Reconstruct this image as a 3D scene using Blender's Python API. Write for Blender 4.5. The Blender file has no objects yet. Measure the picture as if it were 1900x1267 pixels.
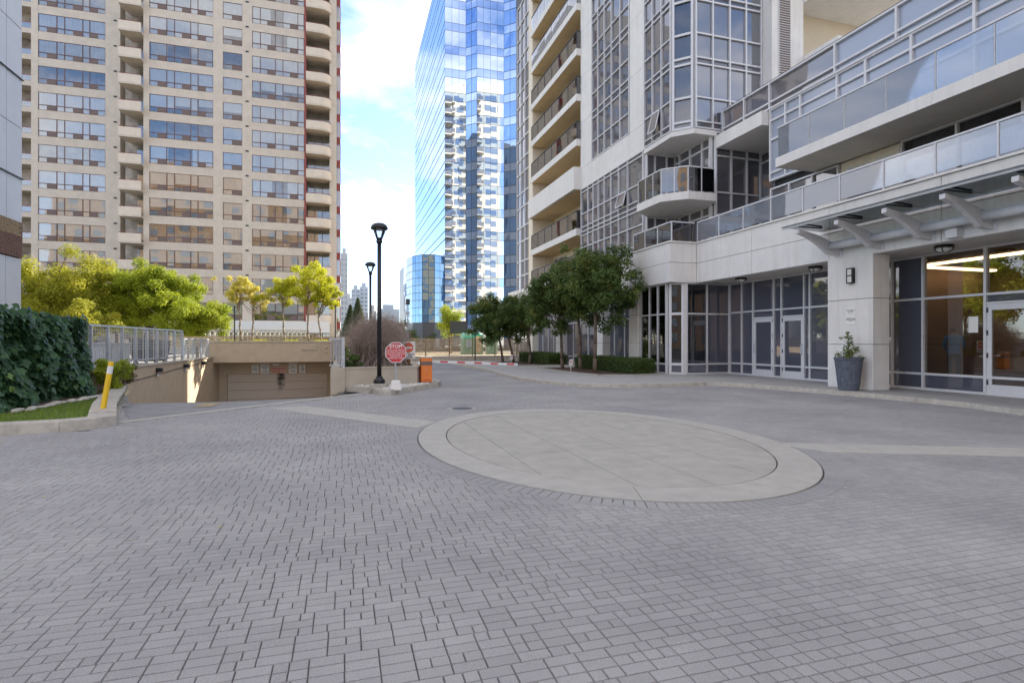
import bpy, bmesh, math, random
import numpy as np
from mathutils import Vector, Matrix, Euler

SC = bpy.context.scene
COL = SC.collection
R = math.radians

# ------------------------------------------------------------------ camera
CAMH = 1.40
YAW = math.atan(312.0 / 1030.0)          # view turned to the right of the building line (+Y)
cam = bpy.data.cameras.new("camera")
cam.sensor_width = 36.0
cam.lens = 36.0 * 1030.0 / 1900.0
cam.clip_start = 0.05
cam.clip_end = 6000.0
camo = bpy.data.objects.new("camera", cam)
COL.objects.link(camo)
camo.location = (0, 0, CAMH)
camo.rotation_euler = (R(90), 0, -YAW)
SC.camera = camo

# ------------------------------------------------------------------ sky, sun, exposure
SUN_AZ, SUN_EL = 50.0, 27.0              # azimuth from +Y towards +X
w = bpy.data.worlds.new("World")
SC.world = w
w.use_nodes = True
nt = w.node_tree
for n in list(nt.nodes):
    nt.nodes.remove(n)
L = nt.links.new
out = nt.nodes.new("ShaderNodeOutputWorld")
bg = nt.nodes.new("ShaderNodeBackground")
sky = nt.nodes.new("ShaderNodeTexSky")
sky.sky_type = 'NISHITA'
sky.sun_disc = False
sky.sun_elevation = R(SUN_EL)
sky.sun_rotation = R(SUN_AZ)
sky.altitude = 150
sky.air_density = 0.65
sky.dust_density = 0.2
sky.ozone_density = 1.5
# thin high cloud: soft white veils over the blue
tc = nt.nodes.new("ShaderNodeTexCoord")
mp = nt.nodes.new("ShaderNodeMapping")
mp.inputs['Scale'].default_value = (1.0, 1.0, 2.6)
mp.inputs['Location'].default_value = (0.7, 0.0, 0.0)
no = nt.nodes.new("ShaderNodeTexNoise")
no.inputs['Scale'].default_value = 2.1
no.inputs['Detail'].default_value = 7
no.inputs['Roughness'].default_value = 0.55
no.inputs['Distortion'].default_value = 0.5
cr = nt.nodes.new("ShaderNodeValToRGB")
cr.color_ramp.elements[0].position = 0.40
cr.color_ramp.elements[0].color = (0.0, 0.0, 0.0, 1)
cr.color_ramp.elements[1].position = 0.66
cr.color_ramp.elements[1].color = (0.9, 0.9, 0.9, 1)
mx = nt.nodes.new("ShaderNodeMix")
mx.data_type = 'RGBA'
mx.inputs['B'].default_value = (5.7, 5.25, 4.85, 1)
L(tc.outputs['Generated'], mp.inputs['Vector'])
L(mp.outputs['Vector'], no.inputs['Vector'])
L(no.outputs['Fac'], cr.inputs['Fac'])
L(cr.outputs['Color'], mx.inputs['Factor'])
L(sky.outputs['Color'], mx.inputs['A'])
L(mx.outputs['Result'], bg.inputs['Color'])
bg.inputs['Strength'].default_value = 0.115
L(bg.outputs['Background'], out.inputs['Surface'])

sun = bpy.data.lights.new("sun", 'SUN')
sun.energy = 3.2
sun.angle = R(0.53)
sun.color = (1.0, 0.93, 0.80)
suno = bpy.data.objects.new("sun", sun)
COL.objects.link(suno)
SDIR = Vector((math.sin(R(SUN_AZ)) * math.cos(R(SUN_EL)), math.cos(R(SUN_AZ)) * math.cos(R(SUN_EL)), math.sin(R(SUN_EL))))
suno.rotation_euler = SDIR.to_track_quat('Z', 'Y').to_euler()
suno.location = SDIR * 120

SC.view_settings.view_transform = 'Standard'
SC.view_settings.look = 'None'
SC.view_settings.gamma = 1.0
SC.view_settings.exposure = 1.98
SC.cycles.use_denoising = True
SC.cycles.max_bounces = 8
SC.cycles.transparent_max_bounces = 12
SC.cycles.caustics_reflective = False
SC.cycles.caustics_refractive = False
SC.cycles.sample_clamp_indirect = 6.0

# ------------------------------------------------------------------ helpers
ORG = {}                                  # object name -> world origin

def reg(o, org=(0, 0, 0)):
    ORG[o.name] = Vector(org)
    return o

def tag(o, label=None, cat=None, group=None, kind=None):
    if label: o["label"] = label
    if cat: o["category"] = cat
    if group: o["group"] = group
    if kind: o["kind"] = kind
    return o

def thing(name, label, cat, loc=(0, 0, 0), group=None):
    o = bpy.data.objects.new(name, None)
    o.empty_display_size = 0.3
    COL.objects.link(o)
    o.location = loc
    reg(o, loc)
    return tag(o, label, cat, group)

def link(name, me, parent=None, loc=(0, 0, 0), rot=None):
    """object at WORLD location loc, child of parent (parents are never rotated)"""
    o = bpy.data.objects.new(name, me)
    COL.objects.link(o)
    loc = Vector(loc)
    if parent is not None:
        o.parent = parent
        o.location = loc - ORG[parent.name]
    else:
        o.location = loc
    if rot is not None:
        o.rotation_euler = rot
    reg(o, loc)
    return o

class MB:
    def __init__(s):
        s.v = []; s.f = []; s.m = []; s.cur = 0
    def add(s, vs, fs):
        k = len(s.v)
        s.v += [tuple(p) for p in vs]
        for f in fs:
            s.f.append(tuple(i + k for i in f)); s.m.append(s.cur)
        return s
    def hexa(s, p):
        return s.add(p, [(0, 3, 2, 1), (4, 5, 6, 7), (0, 1, 5, 4), (1, 2, 6, 5), (2, 3, 7, 6), (3, 0, 4, 7)])
    def box(s, x0, x1, y0, y1, z0, z1):
        return s.hexa([(x0, y0, z0), (x1, y0, z0), (x1, y1, z0), (x0, y1, z0), (x0, y0, z1), (x1, y0, z1), (x1, y1, z1), (x0, y1, z1)])
    def prism(s, poly, z0, z1):
        n = len(poly)
        vs = [(p[0], p[1], z0) for p in poly] + [(p[0], p[1], z1) for p in poly]
        fs = [tuple(range(n - 1, -1, -1)), tuple(range(n, 2 * n))]
        fs += [(i, (i + 1) % n, n + (i + 1) % n, n + i) for i in range(n)]
        return s.add(vs, fs)
    def tube(s, p0, p1, r0, r1=None, n=8, cap=True):
        r1 = r0 if r1 is None else r1
        p0 = Vector(p0); p1 = Vector(p1)
        d = p1 - p0
        if d.length < 1e-6: return s
        q = d.to_track_quat('Z', 'Y')
        a = q @ Vector((1, 0, 0)); b = q @ Vector((0, 1, 0))
        vs = []
        for p, r in ((p0, r0), (p1, r1)):
            for i in range(n):
                t = 2 * math.pi * i / n
                vs.append(p + (a * math.cos(t) + b * math.sin(t)) * r)
        fs = [(i, (i + 1) % n, n + (i + 1) % n, n + i) for i in range(n)]
        if cap:
            fs += [tuple(range(n - 1, -1, -1)), tuple(range(n, 2 * n))]
        return s.add(vs, fs)
    def path(s, pts, r, n=6):
        rr = r if isinstance(r, (list, tuple)) else [r] * len(pts)
        for i in range(len(pts) - 1):
            s.tube(pts[i], pts[i + 1], rr[i], rr[i + 1], n)
        return s
    def lathe(s, c, prof, n=20):
        """prof: list of (radius, z)"""
        vs = []
        for r, z in prof:
            for i in range(n):
                t = 2 * math.pi * i / n
                vs.append((c[0] + r * math.cos(t), c[1] + r * math.sin(t), c[2] + z))
        fs = []
        for k in range(len(prof) - 1):
            for i in range(n):
                j = (i + 1) % n
                fs.append((k * n + i, k * n + j, (k + 1) * n + j, (k + 1) * n + i))
        fs.append(tuple(range(n - 1, -1, -1)))
        m = (len(prof) - 1) * n
        fs.append(tuple(range(m, m + n)))
        return s.add(vs, fs)
    def mesh(s, name, mat, smooth=False, off=None):
        me = bpy.data.meshes.new(name)
        v = s.v
        if off is not None:
            v = [(p[0] - off[0], p[1] - off[1], p[2] - off[2]) for p in v]
        me.from_pydata(v, [], s.f)
        mats = mat if isinstance(mat, (list, tuple)) else [mat]
        for m in mats: me.materials.append(m)
        if len(mats) > 1:
            me.polygons.foreach_set("material_index", s.m)
        if smooth:
            me.polygons.foreach_set("use_smooth", [True] * len(me.polygons))
        me.update()
        return me
    def build(s, name, mat, parent=None, smooth=False, bevel=0.0):
        a = np.array(s.v)
        lo, hi = a.min(0), a.max(0)
        off = ((lo[0] + hi[0]) / 2, (lo[1] + hi[1]) / 2, lo[2])
        o = link(name, s.mesh(name, mat, smooth, off), parent, off)
        if bevel:
            b = o.modifiers.new("bevel", 'BEVEL'); b.width = bevel; b.segments = 2; b.limit_method = 'ANGLE'
        return o

def npmesh(name, V, F, mat, tint=None, smooth=False):
    """numpy verts (N,3), faces (M,k)"""
    V = np.asarray(V, dtype=np.float32); F = np.asarray(F, dtype=np.int32)
    me = bpy.data.meshes.new(name)
    me.vertices.add(len(V)); me.vertices.foreach_set("co", V.ravel())
    M, k = F.shape
    me.loops.add(M * k); me.loops.foreach_set("vertex_index", F.ravel())
    me.polygons.add(M)
    me.polygons.foreach_set("loop_start", np.arange(0, M * k, k, dtype=np.int32))
    me.polygons.foreach_set("loop_total", np.full(M, k, dtype=np.int32))
    me.polygons.foreach_set("use_smooth", np.full(M, bool(smooth)))
    me.materials.append(mat)
    if tint is not None:
        at = me.attributes.new("tint", 'FLOAT', 'POINT')
        at.data.foreach_set("value", np.asarray(tint, dtype=np.float32))
    me.update(calc_edges=True)
    return me

# ------------------------------------------------------------------ materials
def newmat(name):
    m = bpy.data.materials.new(name); m.use_nodes = True
    t = m.node_tree
    b = t.nodes["Principled BSDF"]
    return m, t, b

def nd(t, typ, **kw):
    n = t.nodes.new(typ)
    for k, v in kw.items():
        if k in n.inputs: n.inputs[k].default_value = v
        else: setattr(n, k, v)
    return n

def ramp(t, c0, c1, p0=0.3, p1=0.7):
    r = t.nodes.new("ShaderNodeValToRGB")
    r.color_ramp.elements[0].position = p0; r.color_ramp.elements[0].color = (*c0, 1)
    r.color_ramp.elements[1].position = p1; r.color_ramp.elements[1].color = (*c1, 1)
    return r

def surf(name, c, var=0.12, scale=6.0, rough=0.8, bump=0.15, bscale=60.0, spec=0.3, stain=0.0, stainc=(0.1, 0.09, 0.08), metal=0.0, streak=False):
    """plain surface with mottled colour, fine relief and optional stains"""
    m, t, b = newmat(name)
    g = nd(t, "ShaderNodeNewGeometry")
    n1 = nd(t, "ShaderNodeTexNoise", Scale=scale, Detail=6.0, Roughness=0.6)
    t.links.new(g.outputs['Position'], n1.inputs['Vector'])
    lo = tuple(x * (1 - var) for x in c); hi = tuple(min(1, x * (1 + var)) for x in c)
    r = ramp(t, lo, hi, 0.35, 0.65)
    t.links.new(n1.outputs['Fac'], r.inputs['Fac'])
    col = r.outputs['Color']
    if stain:
        mpn = nd(t, "ShaderNodeMapping")
        if streak: mpn.inputs['Scale'].default_value = (3.0, 3.0, 0.22)
        t.links.new(g.outputs['Position'], mpn.inputs['Vector'])
        n2 = nd(t, "ShaderNodeTexNoise", Scale=1.1 if not streak else 1.6, Detail=8.0, Roughness=0.65)
        t.links.new(mpn.outputs['Vector'], n2.inputs['Vector'])
        r2 = ramp(t, (0, 0, 0), (stain, stain, stain), 0.5, 0.78)
        t.links.new(n2.outputs['Fac'], r2.inputs['Fac'])
        mixn = nd(t, "ShaderNodeMix", data_type='RGBA')
        mixn.inputs['B'].default_value = (*stainc, 1)
        t.links.new(r2.outputs['Color'], mixn.inputs['Factor'])
        t.links.new(col, mixn.inputs['A'])
        col = mixn.outputs['Result']
    t.links.new(col, b.inputs['Base Color'])
    b.inputs['Roughness'].default_value = rough
    b.inputs['Specular IOR Level'].default_value = spec
    b.inputs['Metallic'].default_value = metal
    if bump:
        n3 = nd(t, "ShaderNodeTexNoise", Scale=bscale, Detail=4.0)
        t.links.new(g.outputs['Position'], n3.inputs['Vector'])
        bp = nd(t, "ShaderNodeBump", Strength=bump, Distance=0.01)
        t.links.new(n3.outputs['Fac'], bp.inputs['Height'])
        t.links.new(bp.outputs['Normal'], b.inputs['Normal'])
    return m

def paint(name, c, rough=0.45, metal=0.0, spec=0.5):
    return surf(name, c, var=0.05, scale=9.0, rough=rough, bump=0.03, bscale=25.0, spec=spec, metal=metal)

def emit(name, c, s):
    m, t, b = newmat(name)
    b.inputs['Base Color'].default_value = (*c, 1)
    b.inputs['Emission Color'].default_value = (*c, 1)
    b.inputs['Emission Strength'].default_value = s
    return m

def mirror_glass(name, c, rough=0.02, spec=1.0, wav=0.25, wscale=0.9, ior=1.6, metal=0.0, tint=None):
    """opaque-looking coated or dark glass: deep body colour under a mirror-like, slightly wavy face"""
    m, t, b = newmat(name)
    b.inputs['Base Color'].default_value = (*c, 1)
    b.inputs['Roughness'].default_value = rough
    b.inputs['IOR'].default_value = ior
    b.inputs['Specular IOR Level'].default_value = spec
    b.inputs['Metallic'].default_value = metal
    if tint: b.inputs['Specular Tint'].default_value = (*tint, 1)
    g = nd(t, "ShaderNodeNewGeometry")
    n = nd(t, "ShaderNodeTexNoise", Scale=wscale, Detail=1.5)
    t.links.new(g.outputs['Position'], n.inputs['Vector'])
    bp = nd(t, "ShaderNodeBump", Strength=wav, Distance=0.02)
    t.links.new(n.outputs['Fac'], bp.inputs['Height'])
    t.links.new(bp.outputs['Normal'], b.inputs['Normal'])
    return m

def clear_glass(name, tint=(0.85, 0.9, 0.9), base=0.12, gain=0.9, wav=0.12, wscale=1.1, ior=1.5, film=0.0, skypalec=(0.6, 0.67, 0.78)):
    """see-through window: transparent body plus mirror face that grows with the view angle"""
    m, t, b = newmat(name)
    t.nodes.remove(b)
    o = t.nodes["Material Output"]
    tr = nd(t, "ShaderNodeBsdfTransparent"); tr.inputs['Color'].default_value = (*tint, 1)
    gl = nd(t, "ShaderNodeBsdfGlossy", Roughness=0.015)
    gl.inputs['Color'].default_value = (0.95, 0.97, 1.0, 1)
    fr = nd(t, "ShaderNodeFresnel", IOR=ior)
    ma = nd(t, "ShaderNodeMath", operation='MULTIPLY_ADD')
    ma.inputs[1].default_value = gain; ma.inputs[2].default_value = base
    ma.use_clamp = True
    mixs = nd(t, "ShaderNodeMixShader")
    g = nd(t, "ShaderNodeNewGeometry")
    n = nd(t, "ShaderNodeTexNoise", Scale=wscale, Detail=1.0)
    t.links.new(g.outputs['Position'], n.inputs['Vector'])
    bp = nd(t, "ShaderNodeBump", Strength=wav, Distance=0.02)
    t.links.new(n.outputs['Fac'], bp.inputs['Height'])
    t.links.new(bp.outputs['Normal'], gl.inputs['Normal'])
    t.links.new(fr.outputs['Fac'], ma.inputs[0])
    t.links.new(ma.outputs['Value'], mixs.inputs['Fac'])
    body = tr.outputs['BSDF']
    if film:                              # pale diffuse blue painted in for the bright sky reflected in the glass
        df = nd(t, "ShaderNodeBsdfDiffuse"); df.inputs['Color'].default_value = (*skypalec, 1)
        mf = nd(t, "ShaderNodeMixShader", Fac=film)
        t.links.new(body, mf.inputs[1]); t.links.new(df.outputs['BSDF'], mf.inputs[2]); body = mf.outputs['Shader']
    t.links.new(body, mixs.inputs[1])
    t.links.new(gl.outputs['BSDF'], mixs.inputs[2])
    t.links.new(mixs.outputs['Shader'], o.inputs['Surface'])
    return m

def leafmat(name, c0, c1, c2=None, trans=0.35, rough=0.55):
    """leaf colour from the per-leaf tint attribute, with light passing through the blade"""
    m, t, b = newmat(name)
    o = t.nodes["Material Output"]
    at = nd(t, "ShaderNodeAttribute", attribute_name="tint")
    r = ramp(t, c0, c1, 0.0, 0.75)
    if c2:
        e = r.color_ramp.elements.new(1.0); e.color = (*c2, 1)
    t.links.new(at.outputs['Fac'], r.inputs['Fac'])
    t.links.new(r.outputs['Color'], b.inputs['Base Color'])
    b.inputs['Roughness'].default_value = rough
    b.inputs['Specular IOR Level'].default_value = 0.25
    tl = nd(t, "ShaderNodeBsdfTranslucent")
    t.links.new(r.outputs['Color'], tl.inputs['Color'])
    mixs = nd(t, "ShaderNodeMixShader", Fac=trans)
    t.links.new(b.outputs['BSDF'], mixs.inputs[1])
    t.links.new(tl.outputs['BSDF'], mixs.inputs[2])
    t.links.new(mixs.outputs['Shader'], o.inputs['Surface'])
    return m

def paver_mat(name, c):
    m, t, b = newmat(name)
    g = nd(t, "ShaderNodeNewGeometry")
    at = nd(t, "ShaderNodeAttribute", attribute_name="tint")
    r = ramp(t, tuple(x * 0.92 for x in c), tuple(x * 1.08 for x in c), 0.0, 1.0)
    t.links.new(at.outputs['Fac'], r.inputs['Fac'])
    # exposed aggregate: small pale and dark grains
    n1 = nd(t, "ShaderNodeTexNoise", Scale=260.0, Detail=2.0, Roughness=0.8)
    t.links.new(g.outputs['Position'], n1.inputs['Vector'])
    r1 = ramp(t, (0.70, 0.70, 0.70), (1.42, 1.42, 1.42), 0.34, 0.70)
    t.links.new(n1.outputs['Fac'], r1.inputs['Fac'])
    mul = nd(t, "ShaderNodeMix", data_type='RGBA', blend_type='MULTIPLY')
    mul.inputs['Factor'].default_value = 1.0
    t.links.new(r.outputs['Color'], mul.inputs['A'])
    t.links.new(r1.outputs['Color'], mul.inputs['B'])
    # broad wear and tyre grime
    n2 = nd(t, "ShaderNodeTexNoise", Scale=0.55, Detail=6.0, Roughness=0.6)
    t.links.new(g.outputs['Position'], n2.inputs['Vector'])
    r2 = ramp(t, (0.80, 0.80, 0.81), (1.14, 1.13, 1.11), 0.3, 0.7)
    t.links.new(n2.outputs['Fac'], r2.inputs['Fac'])
    mul2 = nd(t, "ShaderNodeMix", data_type='RGBA', blend_type='MULTIPLY')
    mul2.inputs['Factor'].default_value = 1.0
    t.links.new(mul.outputs['Result'], mul2.inputs['A'])
    t.links.new(r2.outputs['Color'], mul2.inputs['B'])
    t.links.new(mul2.outputs['Result'], b.inputs['Base Color'])
    b.inputs['Roughness'].default_value = 0.82
    b.inputs['Specular IOR Level'].default_value = 0.35
    bp = nd(t, "ShaderNodeBump", Strength=0.35, Distance=0.004)
    t.links.new(n1.outputs['Fac'], bp.inputs['Height'])
    t.links.new(bp.outputs['Normal'], b.inputs['Normal'])
    return m

M = {}
M['paver'] = paver_mat('paver_concrete', (0.335, 0.326, 0.320))
M['joint'] = surf('joint_sand', (0.095, 0.090, 0.085), var=0.3, scale=20)
M['asphalt'] = surf('asphalt', (0.27, 0.265, 0.265), var=0.12, scale=3, bscale=180, bump=0.4, stain=0.3)
M['road'] = surf('road_asphalt', (0.24, 0.235, 0.225), var=0.15, scale=0.6, bscale=90, bump=0.3)
M['ground'] = surf('far_ground', (0.13, 0.13, 0.115), var=0.25, scale=0.05, bump=0.0)
M['pale'] = surf('pale_concrete', (0.43, 0.41, 0.365), var=0.07, scale=5, bscale=220, bump=0.35, stain=0.28, stainc=(0.30, 0.285, 0.26))
M['disc'] = surf('exposed_disc_concrete', (0.415, 0.395, 0.345), var=0.08, scale=4, bscale=240, bump=0.4, stain=0.55, stainc=(0.30, 0.285, 0.25))
M['kerb'] = surf('kerb_concrete', (0.47, 0.435, 0.375), var=0.14, scale=7, bscale=110, bump=0.4, stain=0.5, stainc=(0.17, 0.15, 0.12))
M['walk'] = surf('sidewalk_concrete', (0.40, 0.39, 0.37), var=0.08, scale=3, bscale=150, bump=0.3, stain=0.3, stainc=(0.2, 0.195, 0.19))
M['soil'] = surf('soil', (0.06, 0.045, 0.032), var=0.4, scale=14, bscale=40, bump=0.8)
M['mulch'] = surf('mulch', (0.11, 0.07, 0.05), var=0.4, scale=20, bscale=50, bump=0.9)
M['lawn'] = surf('lawn_soil', (0.09, 0.13, 0.03), var=0.3, scale=9, bscale=80, bump=0.6)
M['white_conc'] = surf('white_precast', (0.77, 0.745, 0.70), var=0.035, scale=2.5, bscale=120, bump=0.12, stain=0.5, stainc=(0.55, 0.52, 0.465), streak=True)
M['cream_conc'] = surf('cream_precast', (0.80, 0.72, 0.58), var=0.035, scale=2.5, bscale=120, bump=0.12, stain=0.22, stainc=(0.45, 0.40, 0.32), streak=True)
M['soffit'] = surf('painted_soffit', (0.70, 0.66, 0.58), var=0.05, scale=2, bscale=80, bump=0.1)
M['soffit_warm'] = surf('bounce_warmed_soffit', (0.72, 0.57, 0.36), var=0.05, scale=2, bscale=80, bump=0.1)  # warm bounced light is put into this soffit colour
M['tan'] = surf('tan_stucco', (0.56, 0.43, 0.29), var=0.06, scale=3, bscale=140, bump=0.3, stain=0.3, stainc=(0.43, 0.33, 0.22), streak=True)
M['tan_grey'] = surf('grey_tan_stucco', (0.50, 0.44, 0.35), var=0.06, scale=3, bscale=140, bump=0.3, stain=0.3, stainc=(0.37, 0.32, 0.26), streak=True)
M['lt_conc'] = surf('ribbed_beige_concrete', (0.63, 0.555, 0.465), var=0.06, scale=1.5, bscale=16, bump=0.2, stain=0.3, stainc=(0.53, 0.45, 0.365), streak=True)
M['lt_pale'] = surf('pale_balcony_concrete', (0.72, 0.63, 0.52), var=0.05, scale=1.5, bscale=16, bump=0.15, stain=0.3, stainc=(0.54, 0.47, 0.39), streak=True)
M['brown_frame'] = paint('brown_window_frame', (0.16, 0.075, 0.055), 0.5)
M['red_panel'] = paint('red_brown_panel', (0.30, 0.065, 0.05), 0.5)
M['vent_brown'] = paint('brown_vent_panel', (0.17, 0.12, 0.105), 0.6)
M['alu'] = paint('white_aluminium', (0.66, 0.66, 0.665), 0.4)
M['galv'] = surf('galvanised_steel', (0.46, 0.47, 0.49), var=0.15, scale=12, rough=0.45, bump=0.05, metal=0.4)
M['black'] = paint('black_paint', (0.012, 0.012, 0.014), 0.35)
M['charcoal'] = paint('charcoal_paint', (0.035, 0.036, 0.04), 0.5)
M['orange'] = paint('orange_paint', (0.78, 0.20, 0.02), 0.4)
M['red'] = paint('red_sign', (0.56, 0.035, 0.04), 0.4)
M['orange_red'] = paint('orange_red_sign', (0.66, 0.09, 0.03), 0.4)
M['white'] = paint('white_paint', (0.75, 0.75, 0.73), 0.5)
M['yellow'] = paint('yellow_paint', (0.78, 0.50, 0.01), 0.45)
M['signwhite'] = paint('sign_white', (0.84, 0.82, 0.76), 0.5)
M['signpink'] = paint('sign_pink', (0.68, 0.40, 0.31), 0.5)
M['ink'] = paint('sign_ink', (0.03, 0.03, 0.03), 0.6)
M['inkred'] = paint('sign_red_ink', (0.45, 0.03, 0.02), 0.6)
M['grey_panel'] = surf('grey_metal_panel', (0.58, 0.58, 0.59), var=0.04, scale=1.2, rough=0.4, bump=0.02, bscale=5)
M['brick'] = surf('dark_brick', (0.20, 0.115, 0.085), var=0.2, scale=11, bump=0.4, bscale=60)
M['brick_tan'] = surf('tan_brick', (0.33, 0.24, 0.14), var=0.2, scale=11, bump=0.4, bscale=60)
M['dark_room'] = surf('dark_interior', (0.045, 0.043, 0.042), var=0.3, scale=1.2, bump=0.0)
M['bark'] = surf('bark', (0.16, 0.12, 0.09), var=0.3, scale=14, bump=0.7, bscale=40)
M['bark_pale'] = surf('pale_bark', (0.30, 0.235, 0.16), var=0.25, scale=14, bump=0.6, bscale=40)
M['wood'] = surf('weathered_wood', (0.52, 0.39, 0.24), var=0.25, scale=5, bump=0.4, bscale=30)
M['wood_dark'] = surf('brown_wood', (0.20, 0.12, 0.065), var=0.25, scale=5, bump=0.4, bscale=30)
M['lattice'] = paint('cream_lattice', (0.62, 0.56, 0.44), 0.6)
M['curtain'] = surf('white_sheer_curtain', (0.84, 0.82, 0.78), var=0.06, scale=1.5, bump=0.0)
M['curtain_dark'] = surf('grey_drape', (0.17, 0.16, 0.165), var=0.15, scale=1.5, bump=0.0)
M['curtain_tan'] = surf('beige_drape', (0.66, 0.60, 0.49), var=0.12, scale=1.5, bump=0.0)
M['lt_glass'] = clear_glass('tower_window_glass', (0.95, 0.97, 0.98), base=0.055, gain=1.0, wav=0.10, wscale=0.7)
M['rt_glass'] = mirror_glass('condo_window_glass', (0.10, 0.103, 0.118), ior=1.95, wav=0.10, wscale=0.8)
M['rt_glass_b'] = mirror_glass('condo_window_glass_deep', (0.15, 0.148, 0.165), ior=1.9, wav=0.12, wscale=0.8)
M['spandrel'] = mirror_glass('grey_spandrel_glass', (0.115, 0.115, 0.135), rough=0.08, ior=1.55, wav=0.03)
M['frost'] = mirror_glass('blue_grey_frosted_glass', (0.33, 0.37, 0.45), rough=0.12, ior=1.6, wav=0.02)
M['store_glass'] = clear_glass('storefront_glass', (0.52, 0.53, 0.55), base=0.05, gain=1.3, wav=0.06, ior=1.55)
M['store_dark'] = mirror_glass('backed_storefront_glass', (0.095, 0.10, 0.13), ior=1.6, wav=0.05, rough=0.015)
M['guard_glass'] = clear_glass('balcony_guard_glass', (0.70, 0.76, 0.82), base=0.06, gain=1.2, wav=0.05, ior=1.5, film=0.30)
M['guard_smoke'] = clear_glass('smoked_guard_glass', (0.36, 0.35, 0.35), base=0.06, gain=1.5, wav=0.12, ior=1.6)
M['canopy_glass'] = clear_glass('canopy_glass', (0.42, 0.50, 0.53), base=0.08, gain=1.2, wav=0.02)
M['bt_light'] = mirror_glass('blue_vision_glass', (0.62, 0.72, 0.88), rough=0.01, metal=0.92, wav=0.20, wscale=0.33)
M['bt_dark'] = mirror_glass('deep_blue_spandrel_glass', (0.36, 0.50, 0.76), rough=0.01, metal=0.9, wav=0.18, wscale=0.33)
M['bt_side'] = mirror_glass('pale_side_glass', (0.52, 0.68, 0.86), rough=0.03, metal=0.9, wav=0.1, wscale=0.3)
M['sb_glass'] = mirror_glass('dark_teal_mirror_glass', (0.17, 0.30, 0.45), rough=0.02, metal=0.85, wav=0.5, wscale=0.28)
M['sb_spandrel'] = paint('slate_panel', (0.10, 0.11, 0.13), 0.35)
M['cream_far'] = surf('cream_upper_precast', (0.60, 0.52, 0.40), var=0.05, scale=0.8, bump=0.0)
M['orange_brick'] = surf('orange_brick_far', (0.46, 0.30, 0.19), var=0.1, scale=0.8, bump=0.0)
M['cone'] = paint('teal_plastic', (0.06, 0.36, 0.24), 0.5)
M['cone2'] = paint('pale_teal_plastic', (0.22, 0.50, 0.38), 0.5)
M['ivory'] = paint('ivory_plastic', (0.70, 0.66, 0.55), 0.6)
M['pot'] = surf('dark_slate_planter', (0.115, 0.13, 0.165), var=0.25, scale=14, bump=0.4, bscale=40, rough=0.7)
M['fardull'] = surf('far_concrete', (0.46, 0.45, 0.43), var=0.05, scale=0.1, bump=0.0)
M['farblue'] = surf('far_grey_concrete', (0.40, 0.43, 0.47), var=0.05, scale=0.1, bump=0.0)
M['farwin'] = mirror_glass('far_window', (0.16, 0.19, 0.23), rough=0.1, wav=0.0)
M['lamp_glass'] = clear_glass('lamp_glass', (0.9, 0.9, 0.9), base=0.1)
M['lobby_wall'] = surf('lobby_wall', (0.30, 0.20, 0.14), var=0.08, scale=2, bump=0.05)
M['lobby_floor'] = surf('lobby_floor', (0.20, 0.17, 0.14), var=0.08, scale=2, bump=0.0, rough=0.3)
M['lobby_light'] = emit('lobby_light', (1.0, 0.72, 0.36), 3.6)
M['wlamp'] = paint('opal_lamp', (0.72, 0.70, 0.64), 0.3)
M['shirt'] = surf('blue_shirt', (0.05, 0.26, 0.78), var=0.1, scale=9, bump=0.1, bscale=30)
M['trousers'] = surf('navy_trousers', (0.02, 0.025, 0.05), var=0.1, scale=9, bump=0.1, bscale=30)
M['skin'] = surf('skin', (0.42, 0.25, 0.17), var=0.05, scale=9, bump=0.02)
M['hair'] = surf('hair', (0.015, 0.012, 0.01), var=0.1, scale=30, bump=0.3)
M['stone_pale'] = surf('pale_gravel', (0.68, 0.65, 0.60), var=0.3, scale=7, bump=0.2)
M['grass'] = leafmat('grass_blades', (0.11, 0.19, 0.02), (0.26, 0.37, 0.045), (0.40, 0.44, 0.10), trans=0.3)
M['leaf_dark'] = leafmat('dark_green_leaves', (0.045, 0.085, 0.024), (0.135, 0.200, 0.050), (0.22, 0.22, 0.05), trans=0.3)
M['leaf_ivy'] = leafmat('ivy_leaves', (0.020, 0.058, 0.028), (0.075, 0.155, 0.055), (0.22, 0.33, 0.09), trans=0.15, rough=0.33)
M['leaf_lime'] = leafmat('lime_green_leaves', (0.21, 0.28, 0.02), (0.41, 0.46, 0.035), (0.56, 0.52, 0.06), trans=0.4)
M['leaf_yellow'] = leafmat('yellow_green_leaves', (0.27, 0.29, 0.03), (0.50, 0.48, 0.05), (0.64, 0.52, 0.08), trans=0.4)
M['leaf_gold'] = leafmat('golden_leaves', (0.50, 0.43, 0.06), (0.70, 0.62, 0.12), (0.76, 0.66, 0.25), trans=0.45)
M['leaf_goldgreen'] = leafmat('golden_green_leaves', (0.36, 0.40, 0.02), (0.66, 0.64, 0.04), (0.74, 0.64, 0.07), trans=0.45)
M['leaf_shrub'] = leafmat('bronze_shrub_leaves', (0.06, 0.07, 0.02), (0.16, 0.15, 0.04), (0.26, 0.15, 0.09), trans=0.25)
M['needle'] = leafmat('spruce_needles', (0.06, 0.09, 0.05), (0.15, 0.19, 0.10), (0.26, 0.28, 0.13), trans=0.15)
M['twig'] = leafmat('brown_twigs', (0.26, 0.20, 0.165), (0.48, 0.38, 0.32), (0.60, 0.50, 0.43), trans=0.1, rough=0.8)
# ------------------------------------------------------------------ geometry helpers in the plan
def in_poly(P, poly):
    x, y = P[:, 0], P[:, 1]
    r = np.zeros(len(P), bool)
    n = len(poly); j = n - 1
    for i in range(n):
        xi, yi = poly[i]; xj, yj = poly[j]
        c = ((yi > y) != (yj > y)) & (x < (xj - xi) * (y - yi) / (yj - yi + 1e-12) + xi)
        r ^= c
        j = i
    return r

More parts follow.
